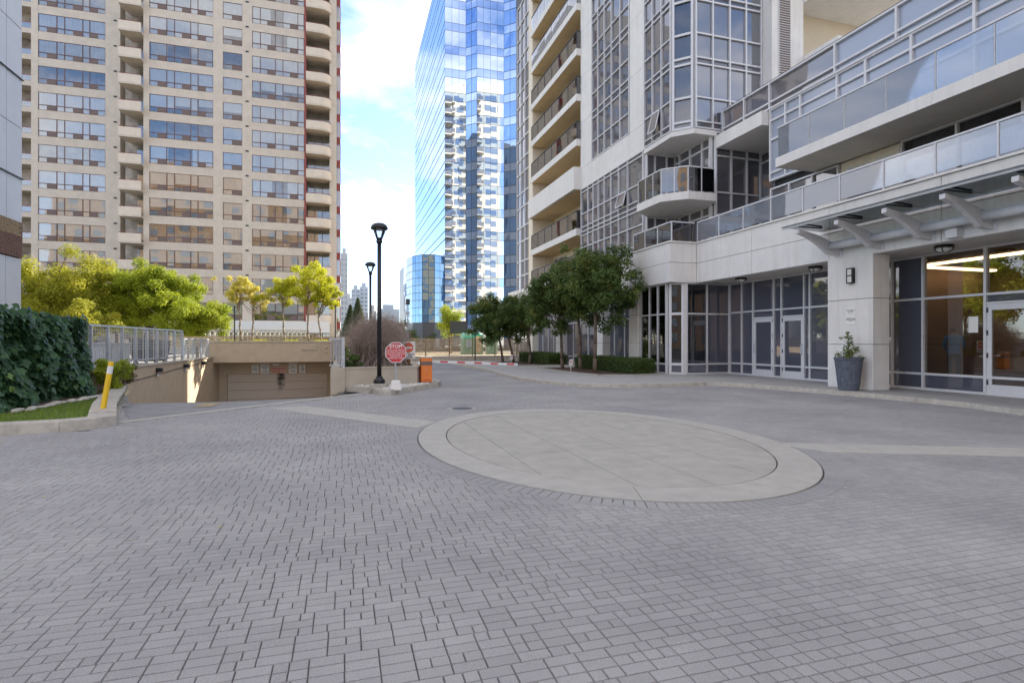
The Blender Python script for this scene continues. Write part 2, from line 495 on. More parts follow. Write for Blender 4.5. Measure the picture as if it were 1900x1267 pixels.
def clip_half(poly, nx, ny, c):
    """keep nx*x+ny*y <= c"""
    outp = []
    n = len(poly)
    for i in range(n):
        a, b = poly[i], poly[(i + 1) % n]
        da = nx * a[0] + ny * a[1] - c; db = nx * b[0] + ny * b[1] - c
        if da <= 0: outp.append(a)
        if (da < 0 < db) or (db < 0 < da):
            k = da / (da - db)
            outp.append((a[0] + (b[0] - a[0]) * k, a[1] + (b[1] - a[1]) * k))
    return outp

EC = (3.45, 7.45)
def ell(a, b, n=96, t0=0.0, t1=2 * math.pi, closed=True):
    k = n if closed else n + 1
    return [(EC[0] + a * math.cos(t0 + (t1 - t0) * i / n), EC[1] + b * math.sin(t0 + (t1 - t0) * i / n)) for i in range(k)]

RAMP_L = [(-3.80, 11.23), (-4.75, 14.4), (-5.25, 16.2), (-6.05, 18.8), (-6.1, 24.0), (-6.1, 31.6)]
RAMP_R = [(0.75, 15.90), (0.20, 16.45), (-0.36, 16.60), (-0.36, 19.5), (-0.36, 24.0), (-0.36, 31.6)]
RAMP_Z = [(0.0, 0.0), (-0.05, -0.16), (-0.16, -0.26), (-0.50, -0.62), (-1.35, -1.35), (-2.45, -2.45)]
KERB = [(6.55, 36.0), (6.49, 29.75), (6.44, 25.69), (6.25, 22.61), (6.03, 19.24), (6.26, 17.55), (6.61, 16.49), (7.08, 15.60), (7.93, 15.12), (9.23, 15.06),
        (11.00, 15.10), (11.77, 14.27), (12.02, 13.01), (12.42, 11.38), (12.65, 9.56), (12.61, 8.38), (12.12, 6.6), (11.6, 3.0), (11.3, -6.0)]
ISLAND = [(0.05, 16.40), (0.70, 15.70), (0.86, 14.85), (1.10, 14.72), (2.72, 16.95), (2.98, 18.2), (3.0, 30.0), (0.05, 30.0)]
LAWNP = [(-16.0, 10.30), (-9.0, 10.18), (-4.9, 10.15), (-3.95, 10.55), (-3.72, 10.85), (-3.85, 11.3), (-4.75, 14.4), (-5.25, 16.2), (-6.05, 18.8), (-6.6, 18.8), (-6.6, 13.0), (-16, 13.0)]
BAND_L = [(-1.53, 12.62), (-0.80, 12.75), (1.55, 9.62), (1.12, 9.02)]
BAND_R = [(5.55, 6.35), (8.56, 5.00), (12.2, 3.3), (12.2, 2.75), (7.96, 4.62), (5.85, 5.55)]

# ------------------------------------------------------------------ ground sheet (open over the ramp)
g = MB()
zg = -0.035
xs_ = [-3000, -6.35, -0.15, 3000]; ys_ = [-3000, 10.5, 32.6, 3000]
for i in range(3):
    for j in range(3):
        if i == 1 and j == 1: continue
        g.add([(xs_[i], ys_[j], zg), (xs_[i + 1], ys_[j], zg), (xs_[i + 1], ys_[j + 1], zg), (xs_[i], ys_[j + 1], zg)], [(0, 1, 2, 3)])
ground = g.build("ground", M['ground']); tag(ground, kind="structure")

# court bedding under the pavers, in two sheets beside the ramp
g = MB()
def flat(mb, poly, z):
    mb.add([(p[0], p[1], z) for p in poly], [tuple(range(len(poly)))])
zb = -0.0085
flat(g, [(-40, -45), (14, -45), (14, 11.0), (-40, 11.0)], zb)
flat(g, [(-3.9, 11.0), (14, 11.0), (14, 16.0), (0.80, 16.0)], zb)
flat(g, [(0.0, 16.0), (14, 16.0), (14, 33.0), (0.0, 33.0)], zb)
court = g.build("courtyard_paving", M['joint']); tag(court, kind="structure")

# ------------------------------------------------------------------ herringbone pavers
rng = np.random.default_rng(7)
X0, X1, Y0, Y1 = -9.0, 13.2, -0.5, 27.0
# interlocking courses: units share their cross joints over two or three courses, then step sideways
CH, UW = 0.074, 0.148
lst = []
y = Y0; off = 0.0; g_i = 0
while y < Y1:
    ncs = int(rng.choice([2, 2, 3, 3, 4]))
    off += float(rng.choice([-0.074, 0.049, 0.074, 0.099]))
    xs0 = np.arange(X0 + (off % UW) - UW, X1, UW)
    for c_ in range(ncs):
        ya, yb = y + c_ * CH, y + (c_ + 1) * CH
        lst.append(np.c_[xs0, np.full(len(xs0), ya), xs0 + UW, np.full(len(xs0), yb)])
    y += ncs * CH
Rc = np.concatenate(lst)
# some units are two courses deep and stand upright, some carry a false joint and read as two short ones
hsh = (np.abs(np.sin(Rc[:, 0] * 91.7 + Rc[:, 1] * 47.3)) * 1e4) % 1.0
sp = rng.random(len(Rc)) < 0.30
A = Rc[sp]; A1 = A.copy(); A2 = A.copy()
fr_ = np.where(rng.random(len(A)) < 0.5, 0.45, 0.55)
mxx = A[:, 0] + (A[:, 2] - A[:, 0]) * fr_
A1[:, 2] = mxx; A2[:, 0] = mxx
Rc = np.concatenate([Rc[~sp], A1, A2])
cx = (Rc[:, 0] + Rc[:, 2]) / 2; cy = (Rc[:, 1] + Rc[:, 3]) / 2
C2 = np.c_[cx, cy]
az = np.degrees(np.arctan2(cx, cy)); dist = np.hypot(cx, cy)
keep = (az > -50) & (az < 80) & (dist > 0.9) & (dist < 27)
e = ((cx - EC[0]) / 2.58) ** 2 + ((cy - EC[1]) / 3.50) ** 2
keep &= e > 1.0
ramp_poly = [(-3.60, 10.95), (1.0, 15.70), (0.2, 16.6), (-0.36, 40), (-7, 40), (-7, 18.8)] + [(-5.25, 16.2), (-4.75, 14.4)]
COR = [np.c_[Rc[:, i], Rc[:, j]] for i, j in ((0, 1), (2, 1), (2, 3), (0, 3))]
for poly in (ramp_poly, ISLAND, LAWNP, BAND_L, BAND_R, [(-9, 10.2), (-3.72, 10.2), (-3.8, 11.1), (-5, 16), (-6, 19), (-6, 40), (-9, 40)], KERB + [(40, -6), (40, 36)]):
    keep &= ~(in_poly(COR[0], poly) & in_poly(COR[1], poly) & in_poly(COR[2], poly) & in_poly(COR[3], poly))
Rc = Rc[keep]; C2 = C2[keep]; cx = cx[keep]; cy = cy[keep]

def paver_geo(Rc, rng, joint=0.0042, ch=0.0026, zt=0.0, zbot=-0.008):
    n = len(Rc)
    g2 = joint / 2
    x0 = Rc[:, 0] + g2 * rng.uniform(0.4, 1.2, n); y0 = Rc[:, 1] + g2 * rng.uniform(0.4, 1.25, n)
    x1 = Rc[:, 2] - g2 * rng.uniform(0.4, 1.2, n); y1 = Rc[:, 3] - g2 * rng.uniform(0.4, 1.25, n)
    zc = zt + rng.uniform(-0.0012, 0.0004, n)
    V = np.zeros((n, 8, 3), np.float32)
    for i, (xa, ya) in enumerate(((x0, y0), (x1, y0), (x1, y1), (x0, y1))):
        V[:, i, 0] = xa; V[:, i, 1] = ya; V[:, i, 2] = zbot
    for i, (xa, ya) in enumerate(((x0 + ch, y0 + ch), (x1 - ch, y0 + ch), (x1 - ch, y1 - ch), (x0 + ch, y1 - ch))):
        V[:, 4 + i, 0] = xa; V[:, 4 + i, 1] = ya; V[:, 4 + i, 2] = zc + rng.uniform(-0.0003, 0.0003, n)
    Fq = np.array([(4, 5, 6, 7), (0, 1, 5, 4), (1, 2, 6, 5), (2, 3, 7, 6), (3, 0, 4, 7)])
    return V, Fq

V, Fq = paver_geo(Rc, rng)
tint = rng.beta(2.2, 2.2, len(Rc)).astype(np.float32)
# the 300 that show largest stand as pavers of their own
azd = np.degrees(np.arctan2(cx, cy)); depth = cx * math.sin(YAW) + cy * math.cos(YAW)
vis = (azd > math.degrees(YAW) - 42.5) & (azd < math.degrees(YAW) + 42.5) & (depth > 2.30)
order = np.argsort(np.where(vis, depth, 1e9))
first = order[:300]
mask = np.ones(len(Rc), bool); mask[first] = False
def to_mesh(idx, name):
    v = V[idx].reshape(-1, 3)
    f = (Fq[None] + (np.arange(len(idx)) * 8)[:, None, None]).reshape(-1, 4)
    return v, f, np.repeat(tint[idx], 8)
v, f, tt = to_mesh(np.where(mask)[0], "pavers")
po = link("pavers", npmesh("pavers", v, f, M['paver'], tt), court); tag(po, kind="stuff")
for i in first:
    c0 = (float(cx[i]), float(cy[i]), 0.0)
    v = V[i] - np.array(c0, np.float32)
    link("paver", npmesh("paver", v, Fq, M['paver'], np.repeat(tint[i], 8)), court, c0)

# soldier course round the disc
PERN = 186
for i in range(PERN):
    t0 = 2 * math.pi * (i + 0.03) / PERN; t1 = 2 * math.pi * (i + 0.97) / PERN
    mb = MB()
    q = []
    for (aa, bb) in ((2.475, 3.395), (2.685, 3.605)):
        for t in (t0, t1):
            q.append((EC[0] + aa * math.cos(t), EC[1] + bb * math.sin(t)))
    cc = (sum(p[0] for p in q) / 4, sum(p[1] for p in q) / 4)
    qq = [q[0], q[2], q[3], q[1]]
    vb = [(p[0] - cc[0], p[1] - cc[1], -0.0125) for p in qq]
    vt = [((p[0] - cc[0]) * 0.95, (p[1] - cc[1]) * 0.95, 0.0045 - 0.0012 * random.random()) for p in qq]
    link("border_paver", npmesh("border_paver", np.array(vb + vt), Fq, M['paver'], np.full(8, 0.05 + 0.5 * random.random())), court, (cc[0], cc[1], 0))

# pale concrete bands set in the paving
g = MB(); g.prism(BAND_L, -0.012, 0.007)
bd = g.build("paving_band", M['pale'], court)
g = MB(); g.prism(BAND_R, -0.012, 0.007)
bd = g.build("paving_band", M['pale'], court)

# far part of the lane: too far to tell the pavers apart
g = MB(); flat(g, [(3.0, 26.4), (6.5, 26.4), (6.55, 33.0), (3.0, 33.0)], -0.006)
o = g.build("lane_surface", M['asphalt']); tag(o, kind="structure")
# cross street behind the barrier
g = MB(); flat(g, [(-0.3, 33.0), (60, 33.0), (60, 39.0), (-0.3, 39.0)], -0.010)
o = g.build("street", M['road']); tag(o, kind="structure")

# ------------------------------------------------------------------ the oval concrete medallion
disc = thing("concrete_medallion", "large oval pale concrete medallion set flush in the courtyard paving", "paving medallion", (EC[0], EC[1], 0))
NSEG = 8
for s in range(NSEG):
    t0 = 2 * math.pi * (s + 0.5) / NSEG; t1 = 2 * math.pi * (s + 1.5) / NSEG
    eps = 0.0012
    outer = ell(2.46, 3.38, 20, t0 + eps, t1 - eps, False)
    inner = ell(2.066, 2.903, 20, t0 + eps, t1 - eps, False)
    g = MB()
    n = len(outer)
    vs = [(p[0], p[1], 0.010) for p in outer] + [(p[0], p[1], 0.012) for p in inner] + [(p[0], p[1], -0.012) for p in outer] + [(p[0], p[1], -0.012) for p in inner]
    fs = []
    for i in range(n - 1):
        fs += [(i, i + 1, n + i + 1, n + i), (2 * n + i, 2 * n + i + 1, i + 1, i), (n + i, n + i + 1, 3 * n + i + 1, 3 * n + i)]
    fs += [(0, n, 3 * n, 2 * n), (n - 1, 3 * n - 1, 4 * n - 1, 2 * n - 1)]
    g.add(vs, fs)
    g.build("ring_segment", M['pale'], disc)
cuts = [-9, -1.48, -0.74, 0.0, 0.74, 1.48, 9]
base_poly = ell(2.050, 2.885, 120)
gap = 0.0035
for a, b in zip(cuts[:-1], cuts[1:]):
    for ya, yb in ((-9, -0.9), (-0.9, 1.2), (1.2, 9)):
        p = clip_half(base_poly, 1, 0, EC[0] + b - gap)
        p = clip_half(p, -1, 0, -(EC[0] + a + gap)) if len(p) > 2 else p
        p = clip_half(p, 0, 1, EC[1] + yb - gap) if len(p) > 2 else p
        p = clip_half(p, 0, -1, -(EC[1] + ya + gap)) if len(p) > 2 else p
        if len(p) > 2:
            g = MB(); g.prism(p, -0.012, 0.008 + 0.001 * random.random()); g.build("disc_panel", M['disc'], disc)

# small drain cover behind the medallion
dr = thing("drain_cover", "small round iron drain cover in the paving behind the oval medallion", "drain cover", (2.35, 11.35, 0))
g = MB(); g.lathe((2.35, 11.35, 0), [(0.30, -0.01), (0.30, 0.006), (0.27, 0.008)], 24); g.build("rim", M['pale'], dr)
g = MB(); g.lathe((2.35, 11.35, 0), [(0.22, -0.01), (0.22, 0.012), (0.20, 0.014)], 20); g.build("lid", M['charcoal'], dr)

# ------------------------------------------------------------------ garage ramp
g = MB()
n = len(RAMP_L)
for i in range(n - 1):
    K = 4
    for j in range(K):
        def P(ii, jj):
            t = jj / K
            l, r = RAMP_L[ii], RAMP_R[ii]; zl, zr = RAMP_Z[ii]
            return (l[0] + (r[0] - l[0]) * t, l[1] + (r[1] - l[1]) * t, zl + (zr - zl) * t - 0.002)
        g.add([P(i, j), P(i, j + 1), P(i + 1, j + 1), P(i + 1, j)], [(0, 1, 2, 3)])
ramp_o = g.build("garage_ramp", M['asphalt']); tag(ramp_o, kind="structure")
# concrete edge strip along the crest
g = MB()
a = Vector((-3.80, 11.23)); b = Vector((0.75, 15.90)); d = (b - a).normalized(); nn = Vector((d.y, -d.x))
g.prism([tuple(a - d * 0.1), tuple(b + d * 0.1), tuple(b + nn * 0.22), tuple(a + nn * 0.22)][::-1], -0.03, 0.008)
g.build("edge_strip", M['pale'], ramp_o)
g = MB()
g.add([(0.75, 15.9, 0.006), (0.2, 16.42, 0.02), (-0.34, 16.58, -0.16), (-0.30, 15.55, -0.03)], [(0, 1, 2, 3)])
g.build("apron_wedge", M['pale'], ramp_o)
# worn yellow road paint: short bar arrow and a line
g = MB()
def onramp(t, j, dz=0.004):
    ii = min(int(t), n - 2); ft = t - ii
    l = Vector(RAMP_L[ii]).lerp(Vector(RAMP_L[ii + 1]), ft); r = Vector(RAMP_R[ii]).lerp(Vector(RAMP_R[ii + 1]), ft)
    z0 = RAMP_Z[ii]; z1 = RAMP_Z[ii + 1]
    zl = z0[0] + (z1[0] - z0[0]) * ft; zr = z0[1] + (z1[1] - z0[1]) * ft
    p = l.lerp(r, j)
    return (p.x, p.y, zl + (zr - zl) * j + dz)
g.add([onramp(0.55, 0.24), onramp(0.42, 0.30), onramp(0.80, 0.36), onramp(0.95, 0.30)], [(0, 1, 2, 3)])
g.add([onramp(0.45, 0.58), onramp(0.30, 0.60), onramp(0.95, 0.50), onramp(1.0, 0.48)], [(0, 1, 2, 3)])
M['oldyellow'] = surf('worn_yellow_paint', (0.37, 0.30, 0.17), var=0.25, scale=8, bump=0.2)
g.build("road_marking", M['oldyellow'], ramp_o)

# ------------------------------------------------------------------ sidewalk along the condominium, with kerb stones
walk_poly = KERB + [(15.2, -6.0), (15.2, 36.0)]
g = MB()
g.prism(walk_poly[::-1], -0.03, 0.100)
walk = g.build("sidewalk", M['walk']); tag(walk, kind="structure")
pts = [Vector(p) for p in KERB]
# resample the kerb into stones about a metre long
segs = []
for i in range(len(pts) - 1):
    L_ = (pts[i + 1] - pts[i]).length
    m_ = max(1, round(L_ / 1.15))
    for q in range(m_):
        segs.append((pts[i].lerp(pts[i + 1], q / m_), pts[i].lerp(pts[i + 1], (q + 1) / m_)))
for a, b in segs:
    d = (b - a).normalized(); nn = Vector((-d.y, d.x))     # towards the building
    ins = nn * 0.16
    a2 = a + d * 0.004; b2 = b - d * 0.004
    g = MB()
    o_ = -nn * 0.02
    h = 0.108 if a.y > 9 else 0.104
    g.hexa([(a2.x + o_.x, a2.y + o_.y, -0.03), (b2.x + o_.x, b2.y + o_.y, -0.03), (b2.x + ins.x, b2.y + ins.y, -0.03), (a2.x + ins.x, a2.y + ins.y, -0.03),
            (a2.x, a2.y, h), (b2.x, b2.y, h), (b2.x + ins.x, b2.y + ins.y, h + 0.002), (a2.x + ins.x, a2.y + ins.y, h + 0.002)])
    g.build("kerb_stone", M['kerb'], walk, bevel=0.012)
# planting beds in the sidewalk
for bed in ([(9.0, 25.2), (9.10, 20.9), (9.35, 19.25), (10.6, 18.95), (12.0, 19.3), (12.3, 25.2)], [(8.9, 34.0), (8.9, 28.2), (12.3, 28.2), (12.3, 34.0)]):
    g = MB(); g.prism(bed, 0.09, 0.125); g.build("planting_bed", M['mulch'], walk)
    for i in range(len(bed)):
        a = Vector(bed[i]); b = Vector(bed[(i + 1) % len(bed)])
        d = (b - a).normalized(); nn = Vector((d.y, -d.x)) * 0.12
        g = MB(); g.prism([tuple(a + nn), tuple(b + nn), tuple(b), tuple(a)][::1], 0.09, 0.150)
        g.build("bed_edging", M['pale'], walk)
# lane kerb ramp patch
# ------------------------------------------------------------------ wall helper: a along the wall (left to right seen from outside), b outward
class Wall:
    def __init__(s, p0, p1):
        s.p = Vector((p0[0], p0[1], 0)); e = Vector((p1[0], p1[1], 0)); s.L = (e - s.p).length
        s.t = (e - s.p).normalized(); s.n = Vector((s.t.y, -s.t.x, 0)); s.ang = math.atan2(s.t.y, s.t.x)
    def P(s, a, b, z):
        q = s.p + s.t * a + s.n * b
        return (q.x, q.y, z)
    def box(s, mb, a0, a1, b0, b1, z0, z1):
        return mb.hexa([s.P(a0, b1, z0), s.P(a1, b1, z0), s.P(a1, b0, z0), s.P(a0, b0, z0), s.P(a0, b1, z1), s.P(a1, b1, z1), s.P(a1, b0, z1), s.P(a0, b0, z1)])

PANE = {}
prng = random.Random(11)
def pane(name, wall, a0, a1, z0, z1, b, mat, parent, tilt=0.10, t=0.012):
    w_ = round(a1 - a0, 3); h_ = round(z1 - z0, 3)
    if w_ < 0.02 or h_ < 0.02: return None
    key = (w_, h_, mat.name, t)
    if key not in PANE:
        mb = MB(); mb.box(-w_ / 2, w_ / 2, -t / 2, t / 2, -h_ / 2, h_ / 2)
        PANE[key] = mb.mesh(name, mat)
    return link(name, PANE[key], parent, wall.P((a0 + a1) / 2, b, (z0 + z1) / 2),
                (R(prng.uniform(-tilt, tilt)), 0, wall.ang + R(prng.uniform(-tilt, tilt))))

def curtain_wall(parent, wall, xs, zs, mat, fmat, fw=0.055, fd=0.09, b=0.0, frame_name="window_frame", pname="pane", names=None, tilt=0.12, skip=()):
    """metal grid with one pane in each field; mat(i, j) picks the glass; the frame is one part"""
    fr = MB()
    for i, x in enumerate(xs):
        wall.box(fr, x - fw / 2, x + fw / 2, b - 0.06, b + fd, zs[0] - fw / 2, zs[-1] + fw / 2)
    for j, z in enumerate(zs):
        for i in range(len(xs) - 1):
            wall.box(fr, xs[i] + fw / 2, xs[i + 1] - fw / 2, b - 0.055, b + fd - 0.008, z - fw / 2, z + fw / 2)
    fo = fr.build(frame_name, fmat, parent)
    for i in range(len(xs) - 1):
        for j in range(len(zs) - 1):
            if (i, j) in skip: continue
            mt = mat(i, j)
            if mt is None: continue
            nm = names(i, j) if names else pname
            pane(nm, wall, xs[i] + fw / 2 - 0.005, xs[i + 1] - fw / 2 + 0.005, zs[j] + fw / 2 - 0.005, zs[j + 1] - fw / 2 + 0.005, b, mt, parent, tilt)
    return fo

def panels(parent, wall, xs, zs, mat, b0, b1, name="concrete_panel", gap=0.008):
    for i in range(len(xs) - 1):
        for j in range(len(zs) - 1):
            mb = MB(); wall.box(mb, xs[i] + gap, xs[i + 1] - gap, b0, b1, zs[j] + gap, zs[j + 1] - gap)
            mb.build(name, mat, parent)

def folds(wall, a0, a1, z0, z1, b, rngp, amp=0.03, per=0.14):
    mb = MB(); n = max(6, int((a1 - a0) / per * 4))
    ph = rngp.uniform(0, 6)
    vs = []
    for i in range(n + 1):
        a = a0 + (a1 - a0) * i / n
        bb = b + amp * math.sin(a / per * 2 * math.pi + ph) * (0.6 + 0.4 * math.sin(a * 3.1 + ph))
        vs += [wall.P(a, bb, z0), wall.P(a, bb, z1)]
    mb.add(vs, [(2 * i, 2 * i + 2, 2 * i + 3, 2 * i + 1) for i in range(n)])
    return mb

def guard(parent, pts, z0, z1, gmat, postmat=None, spacing=1.15, name="guard_glass", rail=True, post=True, base=0.05):
    """glass balustrade along plan points: rail, posts, one pane per field"""
    postmat = postmat or M['alu']
    for s in range(len(pts) - 1):
        W = Wall(pts[s], pts[s + 1]); n_ = max(1, round(W.L / spacing)); st = W.L / n_
        if rail:
            mb = MB(); W.box(mb, 0, W.L, -0.03, 0.03, z1 - 0.025, z1 + 0.02); mb.build("handrail", postmat, parent)
        for i in range(n_):
            if post:
                mb = MB(); W.box(mb, i * st - 0.02, i * st + 0.02, -0.022, 0.022, z0, z1 - 0.026); mb.build("guard_post", postmat, parent)
            pane(name, W, i * st + 0.025, (i + 1) * st - 0.025, z0 + base, z1 - 0.035, 0, gmat, parent, 0.15)

# =================================================================== the condominium podium
XS, XF, XB = 15.0, 13.35, 12.15
YN = -14.0                                # near end, behind the camera
pod = thing("condo_podium", "white precast podium with glazed storefront, glass balconies and pillars under the condo tower", "building", (20, 5, 0.1))
FZ = [3.71, 4.49, 5.26]
# fascia along the court (faces -X): wall runs from far to near
Wf = Wall((XF, 18.90), (XF, YN))
fx = [0.0, 3.1, 6.27, 9.4, 12.5, 15.6, 18.9, 22.0, 25.5, 29, 32.9]
panels(pod, Wf, fx, FZ, M['white_conc'], -0.25, 0.0)
mb = MB(); Wf.box(mb, 0.0, 32.9, -0.27, 0.05, 5.262, 5.32); mb.build("coping", M['white_conc'], pod)
# backing and soffit over the covered walk
mb = MB(); mb.box(XF + 0.03, XS + 0.2, YN, 18.88, 3.735, 3.80); mb.build("soffit", M['soffit'], pod)
mb = MB(); mb.box(XF + 0.26, XS + 8, YN, 18.85, 3.81, 5.20); mb.build("floor_slab", M['white_conc'], pod)
# projecting bay of the fascia, south face then west face
Wb1 = Wall((XB, 18.90), (XF, 18.90)); panels(pod, Wb1, [0, XF - XB], FZ, M['white_conc'], -0.3, 0.0)
Wb2 = Wall((XB, 22.15), (XB, 18.90)); panels(pod, Wb2, [0, 3.25], FZ, M['white_conc'], -0.3, 0.0)
mb = MB(); mb.prism([(XB - 0.05, 22.15), (XB - 0.05, 18.85), (XF + 0.0, 18.85), (XF, 19.2), (13.1, 22.15)], 5.262, 5.32); mb.build("coping", M['white_conc'], pod)
mb = MB(); mb.box(XB + 0.31, 14.4, 19.21, 22.10, 3.735, 5.20); mb.build("floor_slab", M['white_conc'], pod)
# fascia behind the bay, under the tower
Wb3 = Wall((13.0, 44.0), (13.0, 22.17)); panels(pod, Wb3, [0, 6, 11, 16, 21.83], [3.71, 4.55, 5.40], M['white_conc'], -0.3, 0.0)
mb = MB(); mb.box(13.31, 15.1, 22.2, 44.0, 3.74, 5.35); mb.build("floor_slab", M['white_conc'], pod)
# big pillars at the entrance and pilasters farther along
def pillar(x0, x1, y0, y1, zj, name="pillar"):
    zj = [0.10] + zj + [3.73]
    for i in range(len(zj) - 1):
        mb = MB(); mb.box(x0, x1, y0, y1, zj[i] + 0.006, zj[i + 1] - 0.006)
        mb.build(name, M['white_conc'], pod, bevel=0.01)
    mb = MB(); mb.box(x0 + 0.02, x1 - 0.02, y0 + 0.02, y1 - 0.02, 0.10, 3.73); mb.build("pillar_core", M['charcoal'], pod)
pillar(13.352, 13.93, 11.25, 12.68, [1.32, 2.55])
pillar(13.352, 13.93, 3.2, 4.65, [1.32, 2.55])
pillar(12.25, 13.0, 21.55, 22.35, [1.32, 2.55])
pillar(12.9, 13.6, 26.3, 27.0, [1.32, 2.55])
pillar(12.9, 13.6, 32.2, 33.0, [1.32, 2.55])

# --- storefront, facing the court (X = 15), from the inner corner towards the camera
Ws = Wall((XS, 19.0), (XS, YN))
def A(y): return 19.0 - y
cols = [A(y) for y in (18.95, 18.25, 17.62, 16.55, 16.18, 15.16, 14.92, 13.9, 12.9, 12.0, 11.12, 9.60, 8.45, 7.3, 5.9, 4.4, 2.9, 1.4, 0.0, -1.5, -3.0)]
rows = [0.13, 0.53, 2.55, 3.70]
def smat(i, j):
    if j == 0: return M['store_dark']
    if i in (2, 4) and j in (0, 1): return None      # doors stand here
    if i == 11 and j < 2: return None
    if i in (10, 11): return M['store_glass']
    if i >= 12: return M['store_glass'] if i in (12, 13) else M['store_dark']
    return M['store_dark']
skip = {(2, 0), (2, 1), (4, 0), (4, 1), (11, 0), (11, 1)}
curtain_wall(pod, Ws, cols, rows, smat, M['alu'], fw=0.06, fd=0.07, frame_name="storefront_frame", skip=skip)
mb = MB(); Ws.box(mb, 0, 33, -0.12, 0.05, 0.09, 0.135); mb.build("sill", M['alu'], pod)
def door(a0, a1, hinge_right, glass, zt=2.26):
    d = MB()
    Ws.box(d, a0 + 0.03, a0 + 0.14, -0.02, 0.045, 0.14, zt); Ws.box(d, a1 - 0.14, a1 - 0.03, -0.02, 0.045, 0.14, zt)
    Ws.box(d, a0 + 0.14, a1 - 0.14, -0.018, 0.043, zt - 0.14, zt); Ws.box(d, a0 + 0.14, a1 - 0.14, -0.018, 0.043, 0.14, 0.36)
    do = d.build("door", M['alu'], pod)
    pane("door_glass", Ws, a0 + 0.14, a1 - 0.14, 0.36, zt - 0.14, 0.012, glass, do, 0.05)
    hx = a0 + 0.10 if hinge_right else a1 - 0.10
    h = MB()
    sgn = 1 if hinge_right else -1
    h.path([Ws.P(hx, 0.05, 0.98), Ws.P(hx, 0.10, 0.98), Ws.P(hx, 0.10, 1.30), Ws.P(hx, 0.05, 1.30)], 0.013, 6)
    h.build("door_handle", M['galv'], do)
    for z in (0.35, 1.0, 1.55, 2.1):
        hg = MB(); hh = a1 - 0.045 if hinge_right else a0 + 0.045
        Ws.box(hg, hh - 0.02, hh + 0.02, 0.046, 0.06, z, z + 0.12); hg.build("hinge", M['charcoal'], do)
    pane("transom_pane", Ws, a0 + 0.03, a1 - 0.03, zt + 0.05, 2.52, 0.0, M['store_dark'], pod)
    tb = MB(); Ws.box(tb, a0 + 0.03, a1 - 0.03, -0.05, 0.06, zt + 0.005, zt + 0.055); tb.build("door_header", M['alu'], pod)
door(cols[2], cols[3], True, M['store_dark'])
door(cols[4], cols[5], False, M['store_dark'])
door(cols[11], cols[12], False, M['store_glass'], zt=2.30)
# notices stuck to the glass
nb = MB(); Ws.box(nb, A(10.0) - 0.0, A(9.78), 0.012, 0.016, 1.62, 2.02)
nb.build("glass_notice", M['signwhite'], pod)
# --- bay shop window under the projecting fascia: south face, chamfer, west face
Wc1 = Wall((12.92, 19.02), (15.0, 19.02))
curtain_wall(pod, Wc1, [0.05, 0.98, 2.03], [0.13, 0.50, 2.50, 3.70], lambda i, j: M['store_dark'] if (i == 1 or j == 0) else M['store_glass'], M['alu'], fw=0.06, fd=0.06, frame_name="storefront_frame")
Wc2 = Wall((12.42, 19.40), (12.88, 19.02))
curtain_wall(pod, Wc2, [0.06, Wc2.L - 0.06], [0.13, 0.50, 2.50, 3.70], lambda i, j: M['store_dark'] if j == 0 else M['store_glass'], M['alu'], fw=0.10, fd=0.06, frame_name="storefront_frame")
Wc3 = Wall((12.38, 21.5), (12.38, 19.42))
curtain_wall(pod, Wc3, [0.05, 0.75, 1.40, 2.02], [0.13, 0.50, 2.50, 3.70], lambda i, j: M['store_dark'] if j == 0 else M['store_glass'], M['alu'], fw=0.06, fd=0.06, frame_name="storefront_frame")
mb = MB(); mb.tube((12.93, 19.08, 0.1), (12.93, 19.08, 3.73), 0.09, 0.09, 14); mb.build("bay_post", M['white_conc'], pod, smooth=False)
# drapes in the bay window
drp = random.Random(5)
for W_, a0, a1 in ((Wc2, 0.05, Wc2.L - 0.02), (Wc3, 0.1, 2.0)):
    folds(W_, a0, a1, 0.5, 3.65, -0.28, drp, 0.04, 0.15).build("drape", M['curtain_dark'], pod)
folds(Wc1, 0.05, 0.95, 0.5, 3.65, -0.25, drp, 0.04, 0.15).build("drape", M['curtain_dark'], pod)
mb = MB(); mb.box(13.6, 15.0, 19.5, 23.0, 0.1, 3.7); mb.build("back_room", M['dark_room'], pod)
# north part of the ground floor below the tower
Wn = Wall((13.35, 44.0), (13.35, 22.4))
xs = [0.05 + 1.07 * i for i in range(21)]
curtain_wall(pod, Wn, xs, [0.13, 0.50, 2.50, 3.70], lambda i, j: M['store_dark'], M['alu'], fw=0.07, fd=0.06, frame_name="storefront_frame")
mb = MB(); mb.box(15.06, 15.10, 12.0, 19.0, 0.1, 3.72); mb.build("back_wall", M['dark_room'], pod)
# --- lobby behind the clear panes
mb = MB(); mb.box(15.06, 20.2, -3.0, 12.9, 0.05, 0.11); mb.build("lobby_floor", M['lobby_floor'], pod)
mb = MB(); mb.box(15.06, 20.2, -3.0, 12.9, 3.66, 3.735); mb.build("lobby_ceiling", M['lobby_wall'], pod)
mb = MB(); mb.box(15.2, 20.2, 12.75, 12.9, 0.11, 3.66); mb.build("lobby_wall", M['lobby_wall'], pod)
mb = MB(); mb.box(20.2, 20.3, -3.0, 12.9, 0.11, 3.66); mb.build("lobby_wall", M['lobby_wall'], pod)
mb = MB(); mb.box(18.6, 19.3, 9.6, 10.4, 0.11, 3.66); mb.build("lobby_column", M['lobby_wall'], pod)
for (x0, x1, y0, y1) in ((16.2, 19.6, 12.25, 12.45), (16.2, 16.4, 5.0, 12.2), (17.4, 17.7, 8.2, 8.5)):
    mb = MB(); mb.box(x0, x1, y0, y1, 3.60, 3.655); mb.build("ceiling_light", M['lobby_light'], pod)
mb = MB(); mb.box(16.4, 17.1, 12.70, 12.745, 0.25, 0.62); mb.build("wall_grille", M['signwhite'], pod)

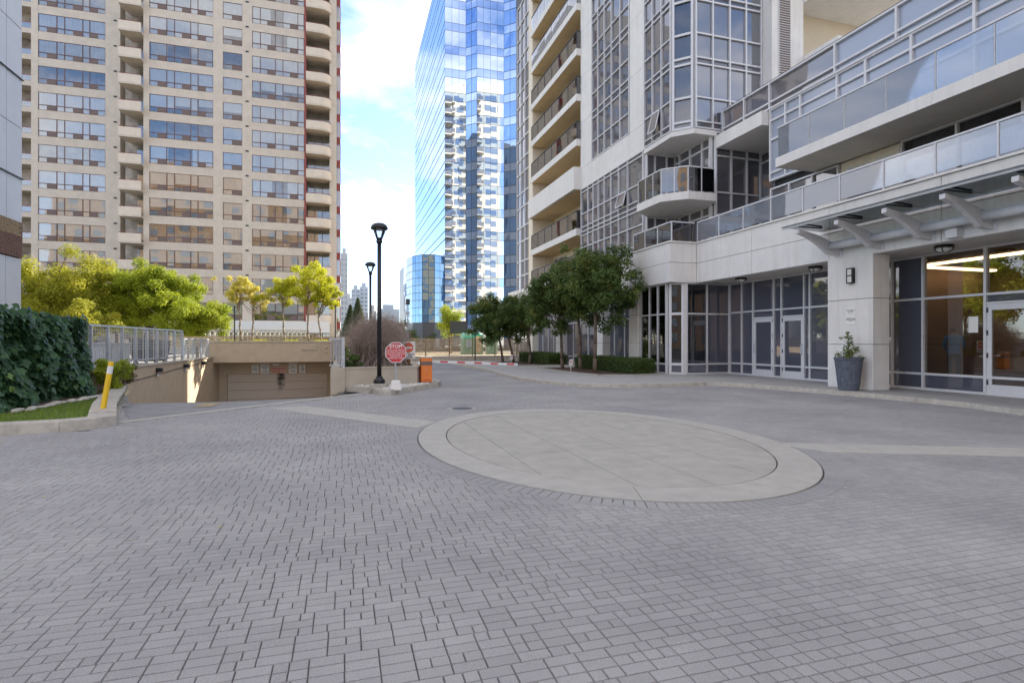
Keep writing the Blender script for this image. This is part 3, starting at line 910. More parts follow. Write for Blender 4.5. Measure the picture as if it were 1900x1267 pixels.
# --- second floor terrace: guard on the coping, wall behind
guard(pod, [(XF - 0.10 + 0.08, 18.80), (XF - 0.02, YN)], 5.32, 6.08, M['guard_glass'], spacing=1.33)
guard(pod, [(12.30, 22.0), (12.30, 19.02), (XF - 0.02, 19.02)], 5.32, 6.10, M['guard_smoke'], spacing=0.95)
W2 = Wall((XS, 16.70), (XS, YN))
x2 = [0.0, 0.5, 1.25, 2.75, 4.25, 5.75]
curtain_wall(pod, W2, [0.03, 0.9, 1.9, 2.9], [5.25, 6.2, 6.95], lambda i, j: M['rt_glass'], M['alu'], frame_name="window_frame")
panels(pod, W2, [2.95, 4.9], [5.22, 7.0], M['cream_conc'], -0.2, 0.0)
for a in (3.15, 4.1):
    mb = MB(); W2.box(mb, a, a + 0.62, 0.0, 0.03, 6.55, 6.85); vo = mb.build("wall_vent", M['cream_conc'], pod)
    for q in range(2):
        mb = MB(); W2.box(mb, a + 0.06 + q * 0.27, a + 0.29 + q * 0.27, 0.031, 0.036, 6.60, 6.80); mb.build("vent_grille", M['soffit'], vo)
xd = [5.0 + 1.45 * i for i in range(18)]
curtain_wall(pod, W2, xd, [5.25, 6.98], lambda i, j: M['store_glass'], M['alu'], frame_name="window_frame")
folds(W2, 5.0, 29.0, 5.25, 6.98, -0.22, drp, 0.04, 0.16).build("drape", M['curtain_dark'], pod)
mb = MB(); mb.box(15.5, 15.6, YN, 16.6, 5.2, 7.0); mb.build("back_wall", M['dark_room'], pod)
# privacy screens between the terraces
def screen(y, z0, z1, xw=XS):
    mb = MB(); xo = 13.72
    mb.hexa([(xo, y - 0.02, z0), (xw, y - 0.02, z0), (xw, y + 0.02, z0), (xo, y + 0.02, z0), (xo, y - 0.02, z1 - 0.35), (xw, y - 0.02, z1 + 0.05), (xw, y + 0.02, z1 + 0.05), (xo, y + 0.02, z1 - 0.35)])
    return mb
screen(12.35, 5.32, 6.62).build("privacy_screen", M['frost'], pod)
# --- third floor slab and frameless glass guard
mb = MB(); mb.box(XF, XS + 0.1, YN, 14.67, 7.02, 7.20); mb.build("balcony_slab", M['soffit'], pod)
for i, (ya, yb) in enumerate(((14.67, 11.6), (11.6, 9.7), (9.7, 6.2), (6.2, 2.5), (2.5, -2.0), (-2.0, YN))):
    mb = MB(); mb.box(XF - 0.03, XF - 0.001, yb + 0.006, ya - 0.0, 7.0, 7.30); mb.build("slab_edge", M['white_conc'], pod)
mb = MB(); mb.box(XF, XS, 14.672, 14.70, 7.0, 7.30); mb.build("slab_edge", M['white_conc'], pod)
mb = MB(); mb.box(XF + 0.0, XS, YN, 14.66, 7.202, 7.26); mb.build("balcony_screed", M['soffit'], pod)
guard(pod, [(XF + 0.02, 14.62), (XF + 0.02, YN)], 7.26, 8.26, M['guard_glass'], spacing=1.25, post=False, base=0.0)
Wg = Wall((XF + 0.02, 14.62), (XF + 0.02, YN))
for i in range(1, 23):
    mb = MB(); Wg.box(mb, i * 1.245 - 0.008, i * 1.245 + 0.008, -0.02, 0.02, 7.27, 8.22); mb.build("guard_clamp", M['alu'], pod)
screen(12.0, 7.28, 8.75).build("privacy_screen", M['frost'], pod)
# --- third floor window wall and fourth floor terrace screen (X = 15)
W3 = Wall((XS, 16.73), (XS, YN))
x3 = [0.03, 0.75, 1.42, 2.9, 3.9, 5.3, 6.9, 8.3, 9.6, 11.0, 12.4, 13.8, 15.2, 16.6, 18, 19.5, 21, 22.5, 24, 25.5, 27, 28.5, 30]
def m3(i, j):
    if j == 2: return M['frost']
    return M['frost'] if (i * 7 + j) % 5 else M['guard_glass'] if False else M['frost']
curtain_wall(pod, W3, x3, [7.28, 7.55, 8.75, 9.45, 9.85], m3, M['alu'], fw=0.07, frame_name="window_frame", names=lambda i, j: "spandrel_panel" if j in (0, 3) else "pane")
x4 = [0.03, 2.85, 4.9, 6.9, 9.6, 12.4, 15.2, 18, 21, 24, 27, 30]
W4 = Wall((XS - 0.02, 19.35), (XS - 0.02, YN)); x4b = [0.03, 1.3] + [v + 2.62 for v in x4]
curtain_wall(pod, W4, x4b, [9.90, 10.12, 10.84], lambda i, j: M['frost'] if i > 2 else M['rt_glass_b'], M['alu'], fw=0.06, fd=0.11, frame_name="parapet_frame", pname="parapet_pane")
mb = MB(); W4.box(mb, 0, 33, -0.10, 0.06, 10.872, 10.92); mb.build("parapet_cap", M['charcoal'], pod)
mb = MB(); W3.box(mb, 2.91, 4.85, 0.03, 0.075, 8.80, 9.05)
lv = mb.build("louvre", M['alu'], pod)
for q in range(6):
    mb = MB(); W3.box(mb, 2.95, 4.8, 0.076, 0.09, 8.82 + q * 0.037, 8.838 + q * 0.037); mb.build("louvre_blade", M['charcoal'], lv)
mb = MB(); mb.box(15.12, 23, YN, 16.6, 7.0, 9.88); mb.build("storey_core", M['dark_room'], pod)
mb = MB(); mb.box(14.62, 16.9, 16.78, 19.4, 9.32, 9.83); mb.build("balcony_slab", M['white_conc'], pod)
# recess wall between podium wing and tower
W5 = Wall((16.92, 19.5), (16.92, 16.7))
curtain_wall(pod, W5, [0.05, 0.9, 1.8, 2.75], [5.3, 6.6, 7.4, 8.9, 9.3], lambda i, j: M['spandrel'] if j == 1 else M['rt_glass'], M['alu'])
mb = MB(); mb.box(13.4, 17.0, 16.7, 19.5, 5.20, 5.27); mb.build("terrace_floor", M['soffit'], pod)
W6 = Wall((16.9, 16.72), (15.0, 16.72))
mb = MB(); mb.box(15.05, 16.9, 16.60, 16.70, 5.3, 9.3); mb.build("return_wall", M['spandrel'], pod)
# body of the podium behind everything, so no light comes through
mb = MB(); mb.box(20.4, 45, YN, 19.3, 0.0, 9.8); mb.build("podium_body", M['cream_conc'], pod)
mb = MB(); mb.box(15.2, 45, YN, 19.3, 9.80, 9.86); mb.build("terrace_roof", M['soffit'], pod)

# --- ceiling-mounted lamps under the soffit, wall lamps, notice, planter
for i, (x, y, lab) in enumerate(((13.95, 17.06, "round black soffit lamp near the inner corner by the drape bay window"), (14.05, 13.80, "round black soffit lamp above the storefront doors beside the entrance pillar"), (13.95, 9.86, "round black soffit lamp in front of the lit lobby window"))):
    t = thing("soffit_lamp", lab, "lamp", (x, y, 3.735), "soffit lamps over the covered walk")
    mb = MB(); mb.lathe((x, y, 3.735), [(0.20, -0.0), (0.21, -0.05), (0.19, -0.07), (0.05, -0.075)], 20); mb.build("housing", M['black'], t)
    mb = MB(); mb.lathe((x, y, 3.735), [(0.165, -0.07), (0.15, -0.12), (0.10, -0.155), (0.03, -0.17)], 18); mb.build("diffuser", M['wlamp'], t, smooth=True)
    mb = MB()
    for q in range(4):
        c_, s_ = math.cos(q * math.pi / 2 + .4), math.sin(q * math.pi / 2 + .4)
        mb.path([(x + 0.19 * c_, y + 0.19 * s_, 3.66), (x + 0.165 * c_, y + 0.165 * s_, 3.60), (x + 0.06 * c_, y + 0.06 * s_, 3.555)], 0.012, 5)
    mb.build("guard_ring", M['black'], t)
for (x, y, z, lab) in ((13.352, 11.88, 3.0, "black two-part wall lamp on the pillar above the notice"), (12.25, 21.95, 2.95, "black two-part wall lamp on the pilaster beside the hedge")):
    t = thing("wall_lamp", lab, "lamp", (x, y, z), "wall lamps on the pillars")
    mb = MB(); mb.box(x - 0.10, x - 0.002, y - 0.10, y - 0.065, z - 0.01, z + 0.41); mb.box(x - 0.10, x - 0.002, y + 0.075, y + 0.10, z - 0.01, z + 0.41); mb.box(x - 0.105, x - 0.002, y - 0.065, y + 0.075, z - 0.01, z + 0.02)
    mb.box(x - 0.105, x - 0.002, y - 0.065, y + 0.075, z + 0.38, z + 0.41); mb.box(x - 0.105, x - 0.002, y - 0.065, y + 0.075, z + 0.185, z + 0.215)
    mb.build("lamp_frame", M['black'], t)
    for zz in (0.02, 0.215):
        mb = MB(); mb.box(x - 0.09, x - 0.004, y - 0.065, y + 0.075, z + zz, z + zz + 0.165); mb.build("diffuser", M['wlamp'], t)

# --- entrance canopy: glass on curved white brackets, with a round pipe
can = thing("entrance_canopy", "projecting glass canopy on curved white brackets with a round steel pipe", "canopy", (13.3, 6.5, 3.8))
BY = [12.31, 11.05, 9.75, 8.45, 7.14, 5.84, 4.54, 3.24, 1.94, 0.64]
for y in BY:
    prof = []                             # in X-Z: arm rising outward in a curve
    top = [(13.33, 4.10), (13.0, 4.20), (12.6, 4.33), (12.2, 4.42), (11.90, 4.46)]
    bot = [(11.90, 4.36), (12.2, 4.28), (12.5, 4.14), (12.75, 3.98), (12.95, 3.84), (13.33, 3.80)]
    poly = top + bot
    mb = MB(); nP = len(poly)
    vs = [(p[0], y - 0.06, p[1]) for p in poly] + [(p[0], y + 0.06, p[1]) for p in poly]
    mb.add(vs, [tuple(range(nP)), tuple(range(2 * nP - 1, nP - 1, -1))] + [(i, nP + i, nP + (i + 1) % nP, (i + 1) % nP) for i in range(nP)])
    br = mb.build("bracket", M['alu'], can)
    mb = MB(); mb.box(11.98, 12.75, y - 0.025, y + 0.025, 4.535, 4.565); mb.build("glass_clip", M['charcoal'], br)
    mb = MB(); mb.box(13.33, 13.349, y - 0.13, y + 0.13, 3.76, 4.14); mb.build("base_plate", M['alu'], br)
for i in range(len(BY) - 1):
    mb = MB(); mb.hexa([(11.80, BY[i + 1] + 0.01, 4.60), (13.30, BY[i + 1] + 0.01, 4.56), (13.30, BY[i] - 0.01, 4.56), (11.80, BY[i] - 0.01, 4.60),
                        (11.80, BY[i + 1] + 0.01, 4.616), (13.30, BY[i + 1] + 0.01, 4.576), (13.30, BY[i] - 0.01, 4.576), (11.80, BY[i] - 0.01, 4.616)])
    mb.build("canopy_glass", M['canopy_glass'], can)
mb = MB(); mb.hexa([(11.80, 12.32, 4.60), (13.30, 12.32, 4.56), (13.30, 12.80, 4.56), (11.80, 12.80, 4.60), (11.80, 12.32, 4.616), (13.30, 12.32, 4.576), (13.30, 12.80, 4.576), (11.80, 12.80, 4.616)])
mb.build("canopy_glass", M['canopy_glass'], can)
for i in range(len(BY) - 1):
    mb = MB(); mb.tube((13.02, BY[i] - 0.065, 4.06), (13.02, BY[i + 1] + 0.065, 4.06), 0.105, 0.105, 16); mb.build("pipe", M['alu'], can, smooth=True)
mb = MB(); mb.box(11.86, 11.90, 0.6, 12.8, 4.545, 4.598); mb.build("front_channel", M['alu'], can)
mb = MB(); mb.box(13.12, 13.345, 9.0, 9.25, 3.74, 3.95); mb.build("junction_box", M['alu'], can)
# =================================================================== the condominium tower
XT = 13.04
RT_TOP = 66.0
S_ = 2.6
tow = thing("condo_tower", "tall cream concrete condo tower with glass bays and stacked balconies above the podium", "building", (25, 30, 0))
crng = random.Random(3)
def rows_from(z0, nf, pat=(0.26, 0.98, 1.30)):
    zs = [z0]
    for f_ in range(nf):
        for p in pat[:-1]: zs.append(round(zs[-1] + p, 3))
        zs.append(round(z0 + S_ * (f_ + 1), 3))
    return zs
NF = 6
ZB = 10.12
zs_bay = rows_from(ZB, NF)
def bmat(i, j): return M['spandrel'] if j % 3 == 0 else (M['rt_glass'] if (i + j) % 3 else M['rt_glass_b'])
def bname(i, j): return "spandrel_panel" if j % 3 == 0 else "pane"
# bay: west face (three lights), chamfer (one), south face (four)
Wt1 = Wall((XT, 22.28), (XT, 20.12))
curtain_wall(tow, Wt1, [0.03, 0.72, 1.44, 2.13], zs_bay, bmat, M['alu'], fw=0.055, names=bname, tilt=0.25)
Wt2 = Wall((XT, 20.12), (13.65, 19.5))
curtain_wall(tow, Wt2, [0.06, Wt2.L - 0.06], zs_bay, lambda i, j: M['spandrel'] if j % 3 == 0 else M['store_glass'], M['alu'], fw=0.09, names=bname, tilt=0.2)
folds(Wt2, 0.05, Wt2.L - 0.05, ZB, zs_bay[-1], -0.20, crng, 0.035, 0.13).build("drape", M['curtain_dark'], tow)
mb = MB(); mb.prism([(13.3, 20.3), (13.75, 19.85), (13.9, 20.0), (13.4, 20.5)], ZB, zs_bay[-1]); mb.build("bay_core", M['dark_room'], tow)
Wt3 = Wall((13.65, 19.5), (16.96, 19.5))
curtain_wall(tow, Wt3, [0.06, 0.86, 1.69, 2.50, 3.27], zs_bay, bmat, M['alu'], fw=0.06, names=bname, tilt=0.35)
mb = MB(); mb.prism([(12.98, 22.3), (12.98, 20.10), (13.62, 19.44), (14.66, 19.44), (14.66, 22.3)], 9.86, 10.07); mb.build("bay_soffit", M['white_conc'], tow)
# lower part of the south face beside the recess
Wt4 = Wall((14.62, 19.5), (16.96, 19.5))
curtain_wall(tow, Wt4, [0.05, 0.80, 1.58, 2.28], [5.3, 6.25, 6.62, 7.55, 9.05, 10.02], lambda i, j: M['spandrel'] if j == 2 else M['rt_glass'], M['alu'], fw=0.06)
# recess walls behind the two balconies
Wt5 = Wall((14.56, 22.25), (14.56, 19.55))
for z0, z1 in ((5.3, 7.0), (7.36, 9.84)):
    curtain_wall(tow, Wt5, [0.05, 0.45, 1.25, 2.1, 2.62], [z0, z1 - 0.38, z1], lambda i, j: M['rt_glass'], M['alu'], fw=0.07)
    Wq = Wall((13.05, 22.26), (14.54, 22.26))
    curtain_wall(tow, Wq, [0.04, 0.45, 1.05, 1.45], [z0, z0 + 1.0, z1], lambda i, j: M['spandrel'], M['alu'], fw=0.06)
mb = MB(); mb.box(14.62, 16.9, 19.62, 22.3, 5.2, 9.85); mb.build("recess_core", M['dark_room'], tow)
# cantilevered balcony in the recess
slab = [(12.20, 21.55), (12.20, 19.68), (13.0, 18.92), (14.3, 18.92), (14.5, 19.6), (14.5, 22.2), (13.1, 22.2)]
mb = MB(); mb.prism(slab, 7.02, 7.33); mb.build("balcony_slab", M['white_conc'], tow)
guard(tow, [(12.26, 21.5), (12.26, 19.70), (13.02, 18.98), (14.25, 18.98)], 7.33, 8.33, M['guard_smoke'], spacing=0.62)
# chairs and table on that balcony
for (x, y, lab) in ((13.6, 19.5, "white patio chair behind the glass of the cantilevered balcony"),):
    t = thing("patio_chair", lab, "chair", (x, y, 7.33))
    mb = MB(); mb.box(x - 0.22, x + 0.22, y - 0.22, y + 0.22, 7.72, 7.76); mb.build("seat", M['white'], t)
    mb = MB(); mb.box(x + 0.18, x + 0.22, y - 0.22, y + 0.22, 7.76, 8.18); mb.build("backrest", M['white'], t)
    for dx in (-.19, .19):
        for dy in (-.19, .19):
            mb = MB(); mb.tube((x + dx, y + dy, 7.33), (x + dx, y + dy, 7.72), 0.017, 0.017, 6); mb.build("leg", M['white'], t)

# lower window wall of the tower, Y 22.3 .. 29.25
Wl = Wall((XT, 29.25), (XT, 22.32))
xs = [0.04, 0.95, 1.62, 2.28, 2.98, 3.72, 4.55, 5.45, 6.88]
zs = [5.42, 5.80, 6.72, 7.40, 7.62, 7.88, 8.62, 9.85, 10.05]
def lm(i, j):
    if j in (3, 4): return M['spandrel']
    return (M['rt_glass'], M['rt_glass_b'])[(i * 3 + j) % 4 == 0]
curtain_wall(tow, Wl, xs, zs, lm, M['alu'], fw=0.055, names=lambda i, j: "spandrel_panel" if j in (3, 4) else "pane", tilt=0.3)
# open casements
def casement(W_, a0, a1, z0, z1, ang=14):
    mb = MB(); f_ = 0.05
    def P_(a, z):
        o_ = math.tan(R(ang)) * (z1 - z)
        return Vector(W_.P(a, 0.1 + o_, z))
    for (aa, ab, za, zb2) in ((a0, a0 + f_, z0, z1), (a1 - f_, a1, z0, z1), (a0, a1, z0, z0 + f_), (a0, a1, z1 - f_, z1)):
        q = [P_(aa, za), P_(ab, za), P_(ab, zb2), P_(aa, zb2)]; nn = W_.n * 0.03
        mb.hexa([tuple(v) for v in q] + [tuple(v + nn) for v in q])
    co = mb.build("open_casement", M['alu'], tow)
    mb = MB(); q = [P_(a0 + f_, z0 + f_), P_(a1 - f_, z0 + f_), P_(a1 - f_, z1 - f_), P_(a0 + f_, z1 - f_)]
    nn = W_.n * 0.012
    mb.hexa([tuple(v) for v in q] + [tuple(v + nn) for v in q]); mb.build("casement_glass", M['rt_glass_b'], co)
casement(Wl, 4.58, 5.42, 7.92, 8.60)
casement(Wt1, 0.76, 1.40, zs_bay[1] + 0.03, zs_bay[2] - 0.03)
# concrete: band, piers
def conc(x0, x1, y0, y1, z0, z1, name="concrete_panel", mat='white_conc', gap=0.007):
    mb = MB(); mb.box(x0, x1, y0 + gap, y1 - gap, z0 + gap, z1 - gap); mb.build(name, M[mat], tow)
for (ya, yb) in ((22.32, 23.72), (23.72, 27.95), (27.95, 29.42)):
    conc(XT, XT + 0.4, ya, yb, 10.10, 11.30)
zc = [11.30, 13.9, 16.5, 19.1, 21.7, 24.3, 26.9]
for i in range(len(zc) - 1):
    conc(XT, XT + 0.4, 22.32, 23.70, zc[i], zc[i + 1], "pier_panel")
    conc(XT, XT + 0.4, 27.97, 29.42, zc[i], zc[i + 1], "pier_panel")
# big window D
Wd = Wall((XT + 0.06, 27.95), (XT + 0.06, 23.72))
zsd = rows_from(11.34, 6, (0.98, 1.26, 0.36))
curtain_wall(tow, Wd, [0.04, 0.78, 1.56, 2.36, 3.28, 4.19], zsd, lambda i, j: M['spandrel'] if j % 3 == 2 else (M['rt_glass'], M['rt_glass_b'])[(i * 5 + j) % 4 == 0], M['alu'], fw=0.055, names=lambda i, j: "spandrel_panel" if j % 3 == 2 else "pane", tilt=0.3)
casement(Wd, 0.08, 0.74, zsd[12] + 0.03, zsd[13] - 0.03, 10)
# stacked balconies, Y 29.42 .. 37.5
BYN, BYF, BX = 29.42, 37.5, 12.78
mb = MB(); mb.box(14.5, 14.62, BYN, BYF + 0.4, 0.2, 27.0); mb.build("balcony_back_wall", M['cream_conc'], tow)
mb = MB(); mb.box(XT, 14.5, BYN - 0.02, BYN + 0.0, 5.0, 27.0); mb.build("balcony_side_wall", M['cream_conc'], tow)
mb = MB(); mb.box(12.9, 14.5, BYF + 0.02, BYF + 0.9, 0.15, 27.0); mb.build("balcony_end_wall", M['cream_conc'], tow)
Wr = Wall((14.5, BYF), (14.5, BYN))
slabs = [5.02, 7.52, 10.12, 12.66, 15.24, 17.84, 20.44, 23.04, 25.64]
for k_, zb_ in enumerate(slabs):
    zt_ = zb_ + 0.36
    mb = MB(); mb.box(BX + 0.02, 14.5, BYN + 0.02, BYF, zb_ + 0.01, zt_ - 0.01); mb.build("balcony_slab", M['soffit_warm'], tow)
    mb = MB(); mb.box(BX - 0.03, BX + 0.018, BYN - 0.03, BYF + 0.02, zb_ - 0.03, zt_); mb.build("slab_edge", M['white_conc'], tow)
    mb = MB(); mb.box(BX + 0.018, XT - 0.002, BYN - 0.03, BYN + 0.015, zb_ - 0.03, zt_); mb.build("slab_edge", M['white_conc'], tow)
    if k_ == 2:
        mb = MB(); mb.box(BX - 0.22, BX + 0.05, BYN - 0.10, BYF + 0.02, zb_ - 0.03, 11.38); mb.build("solid_parapet", M['white_conc'], tow)
        mb = MB(); mb.box(BX + 0.052, XT - 0.002, BYN - 0.10, BYN + 0.01, zb_ - 0.03, 11.38); mb.build("solid_parapet", M['white_conc'], tow)
    else:
        gm = M['guard_smoke'] if k_ < 6 else M['guard_glass']
        guard(tow, [(BX + 0.04, BYF), (BX + 0.04, BYN + 0.02), (XT, BYN + 0.02)], zt_, zt_ + 1.02, gm, spacing=1.35, post=(k_ < 6), postmat=M['charcoal'])
    if k_ < len(slabs) - 1:
        xsw = [0.1, 1.0, 2.0, 3.0, 4.6, 5.6, 6.6, 7.9]
        for a0, a1 in ((0.2, 2.2), (4.4, 7.4)):
            mb = MB(); Wr.box(mb, a0, a1, 0.0, 0.05, zt_ + 0.02, slabs[k_ + 1] - 0.25); wo = mb.build("balcony_door", M['alu'], tow)
            n_ = 2 if a1 - a0 < 2.5 else 3; st = (a1 - a0) / n_
            for q in range(n_):
                pane("pane", Wr, a0 + q * st + 0.05, a0 + (q + 1) * st - 0.05, zt_ + 0.08, slabs[k_ + 1] - 0.32, 0.058, M['rt_glass'], wo, 0.1)
# balcony furniture glimpsed through the smoked glass
frng = random.Random(9)
kinds = ("brown wicker chair", "dark grey barbecue cover", "red folding chair", "green plant box", "grey storage chest")
fm = (M['wood_dark'], M['charcoal'], M['red_panel'], M['leaf_dark'], M['grey_panel'])
FLO = {7.52: "second", 12.66: "fourth", 15.24: "fifth", 17.84: "sixth"}
for zb_ in (7.52, 12.66, 15.24, 17.84):
    for q in range(3):
        y = 30.6 + q * 2.2 + frng.uniform(-.4, .4); kx = (q + int(zb_)) % 5; z = zb_ + 0.36; x = 13.35
        nm = ("wicker_chair", "barbecue", "folding_chair", "plant_box", "storage_chest")[kx]
        where = ("near", "middle", "far")[q]
        t = thing(nm, "%s on the %s-floor tower balcony, %s its %s" % (kinds[kx], FLO[zb_], "at" if q != 1 else "in", ("end by the pier", "middle", "end by the cream fin wall")[q]), nm.split("_")[-1], (x, y, z))
        if nm.endswith("chair"):
            mb = MB(); mb.box(x - .25, x + .25, y - .25, y + .25, z + .36, z + .42); mb.build("seat", fm[kx], t)
            mb = MB(); mb.box(x + .2, x + .25, y - .25, y + .25, z + .42, z + .9); mb.build("backrest", fm[kx], t)
            for dx in (-.22, .22):
                for dy in (-.22, .22):
                    mb = MB(); mb.tube((x + dx, y + dy, z), (x + dx, y + dy, z + .36), .02, .02, 6); mb.build("leg", fm[kx], t)
        elif nm == "barbecue":
            mb = MB(); mb.lathe((x, y, z), [(.28, 0), (.30, .5), (.36, .8), (.30, 1.02), (.1, 1.1)], 12); mb.build("cover", fm[kx], t, smooth=True)
        elif nm == "plant_box":
            mb = MB(); mb.box(x - .2, x + .2, y - .4, y + .4, z, z + .35); mb.build("box", M['wood_dark'], t)
            mb = MB(); mb.lathe((x, y, z + .35), [(.15, 0), (.25, .2), (.2, .45), (.05, .6)], 9); mb.build("plant", fm[kx], t)
        else:
            mb = MB(); mb.box(x - .25, x + .25, y - .45, y + .45, z, z + .5); mb.build("chest", fm[kx], t, bevel=.02)
            mb = MB(); mb.box(x - .27, x + .27, y - .47, y + .47, z + .505, z + .56); mb.build("lid", fm[kx], t, bevel=.01)
# far glass strip
Wz = Wall((XT, 41.5), (XT, 38.45))
curtain_wall(tow, Wz, [0.04, 1.0, 2.0, 3.0], rows_from(3.8, 9, (1.1, 1.5)), lambda i, j: M['rt_glass_b'] if j < 6 else M['rt_glass'], M['alu'], fw=0.09, tilt=0.3)
# core walls and the storeys above the picture
mb = MB(); mb.box(16.98, 18.6, 18.9, 19.6, 5.3, 27.0); mb.build("core_wall", M['white_conc'], tow)
for z in (12.4, 15.0, 17.6, 20.2):
    pass
mb = MB(); mb.box(17.3, 17.9, 18.86, 18.898, 10.9, 20.0)
lo = mb.build("louvre_strip", M['alu'], tow)
for q in range(90):
    z = 10.95 + q * 0.1
    mb = MB(); mb.box(17.33, 17.87, 18.835, 18.858, z, z + 0.045); mb.build("louvre_blade", M['vent_brown'], lo)
mb = MB(); mb.box(18.62, 24.0, 17.2, 19.6, 13.1, 13.45); mb.build("balcony_slab", M['white_conc'], tow)
mb = MB(); mb.box(18.62, 24.0, 17.2, 19.6, 15.7, 16.05); mb.build("balcony_slab", M['white_conc'], tow)
mb = MB(); mb.box(18.7, 38.0, 19.6, 41.4, 3.8, 27.0); mb.build("tower_core", M['cream_far'], tow)
mb = MB(); mb.box(14.7, 18.7, 22.4, 41.4, 3.8, 27.0); mb.build("tower_core", M['dark_room'], tow)
mb = MB(); mb.box(13.6, 38.0, 19.6, 41.4, 27.0, RT_TOP); mb.build("upper_storeys", M['cream_far'], tow)
mb = MB(); mb.box(16.0, 24.0, 24, 37, RT_TOP, RT_TOP + 5.0); mb.build("penthouse", M['cream_far'], tow)
mb = MB(); mb.box(30.0, 36.0, 24, 37, RT_TOP, RT_TOP + 3.0); mb.build("penthouse", M['cream_far'], tow)
# north face, seen mirrored in the blue tower: balcony stacks and dark openings on every storey
for (x0, x1) in ((15.0, 20.5), (23.0, 26.4), (29.8, 33.0)):
    sl = MB(); dk = MB(); gl_ = MB()
    for f_ in range(24):
        z = 3.8 + f_ * S_
        if z + S_ > RT_TOP - 2: break
        sl.box(x0, x1, 41.42, 43.0, z, z + 0.28)
        gl_.box(x0, x1, 42.92, 42.97, z + 0.282, z + 1.3)
        dk.box(x0 + 0.2, x1 - 0.2, 41.402, 41.46, z + 0.3, z + 2.35)
    sl.build("balcony_stack", M['cream_far'], tow); dk.build("window_stack", M['farwin'], tow); gl_.build("guard_stack", M['curtain_dark'], tow)
for (x0, x1) in ((20.9, 22.4), (27.0, 28.9), (34, 37)):
    dk = MB()
    for f_ in range(24):
        z = 3.8 + f_ * S_
        if z + S_ > RT_TOP - 2: break
        dk.box(x0, x1, 41.402, 41.45, z + 0.8, z + 2.2)
    dk.build("window_stack", M['farwin'], tow)
# upper storeys seen mirrored from the west
dk = MB()
for f_ in range(14):
    z = 27.4 + f_ * S_
    dk.box(13.55, 13.6, 20.5, 27.0, z + 0.5, z + 2.3); dk.box(13.55, 13.6, 31.0, 40.0, z + 0.5, z + 2.3)
dk.build("window_stack", M['farwin'], tow)

# =================================================================== beige apartment tower
lt = thing("apartment_tower", "beige concrete apartment tower with brown-framed windows and rounded balconies", "building", (-15, 70, 0))
YD, YB = 63.7, 66.4
WD = Wall((-40, YD), (10, YD)); WB = Wall((-40, YB), (10, YB))
def tX(u, Y): return Y * math.tan(math.atan((u - 950) / 1030.0) + YAW)
def aD(u): return tX(u, YD) + 40
def aB(u): return tX(u, YB) + 40
ZTOP0 = 34.0
NR = 16
tops = [ZTOP0 + 2.6 * 2 - 2.6 * i for i in range(NR)]        # window tops, 39.2 downwards
WH = 1.78
lrng = random.Random(21)
roomb = MB()
def lt_window(W, a0, a1, zt, fr, b=-0.055, ac=(), lowh=0.52, seed=0):
    """one wide window: brown frame, upper lights, low lights with vent panels, curtains"""
    zb_ = zt - WH; zm = zb_ + lowh; f_ = 0.06
    mb = MB()
    xs = [a0 + (a1 - a0) * q for q in fr]
    for i, x in enumerate(xs):
        W.box(mb, x - f_ / 2, x + f_ / 2, b - 0.05, b + 0.04, zb_, zt)
    for z in (zb_, zm, zt):
        for i in range(len(xs) - 1):
            W.box(mb, xs[i] + f_ / 2, xs[i + 1] - f_ / 2, b - 0.048, b + 0.036, z - f_ / 2 if z != zb_ else z, z + f_ / 2 if z != zt else z)
    wo = mb.build("window", M['brown_frame'], lt)
    style = lrng.random()
    for i in range(len(xs) - 1):
        pane("pane", W, xs[i] + 0.03, xs[i + 1] - 0.03, zm + 0.03, zt - 0.03, b, M['lt_glass'], wo, 0.5)
        w_ = xs[i + 1] - xs[i]
        if i in ac:
            k0 = xs[i] + 0.03 + (w_ - 0.06) * (0.46 if i == 0 else 0.0 if i == len(xs) - 2 else 0.46); k1 = k0 + (w_ - 0.06) * 0.52
            mb = MB(); W.box(mb, k0, k1, b - 0.02, b + 0.02, zb_ + 0.06, zm - 0.03); mb.build("vent_panel", M['vent_brown'], wo)
            if k0 - xs[i] > 0.2: pane("lower_pane", W, xs[i] + 0.03, k0, zb_ + 0.06, zm - 0.03, b, M['lt_glass'], wo, 0.5)
            if xs[i + 1] - k1 > 0.2: pane("lower_pane", W, k1, xs[i + 1] - 0.03, zb_ + 0.06, zm - 0.03, b, M['lt_glass'], wo, 0.5)
        else:
            pane("lower_pane", W, xs[i] + 0.03, xs[i + 1] - 0.03, zb_ + 0.06, zm - 0.03, b, M['lt_glass'], wo, 0.5)
    # curtains
    cm = M['curtain'] if lrng.random() < 0.78 else M['curtain_tan']
    if style < 0.6:
        folds(W, a0 + 0.05, a1 - 0.05, zb_ + 0.05, zt - 0.02, b - 0.06, lrng, 0.02, 0.22).build("curtain", cm, wo)
    elif style < 0.88:
        drop = lrng.choice((0.7, 1.0, 1.25, 1.6))
        for i in range(len(xs) - 1):
            d_ = min(WH - 0.1, max(0.15, drop + lrng.uniform(-0.3, 0.3)))
            folds(W, xs[i] + 0.06, xs[i + 1] - 0.06, zt - d_, zt - 0.02, b - 0.06, lrng, 0.004, 0.3).build("blind", cm, wo)
    elif style < 0.95:
        wd = (a1 - a0)
        for q0, q1 in ((0.02, lrng.uniform(0.2, 0.4)), (lrng.uniform(0.55, 0.75), 0.98)):
            folds(W, a0 + wd * q0, a0 + wd * q1, zb_ + 0.05, zt - 0.02, b - 0.06, lrng, 0.02, 0.2).build("curtain", cm, wo)
    return wo
FR5 = [0, 0.27, 0.385, 0.655, 0.76, 1.0]
FRD = [0, 0.265, 0.385, 0.64, 0.755, 1.0]
FRF = [0, 0.155, 0.44, 0.585, 0.875, 1.0]
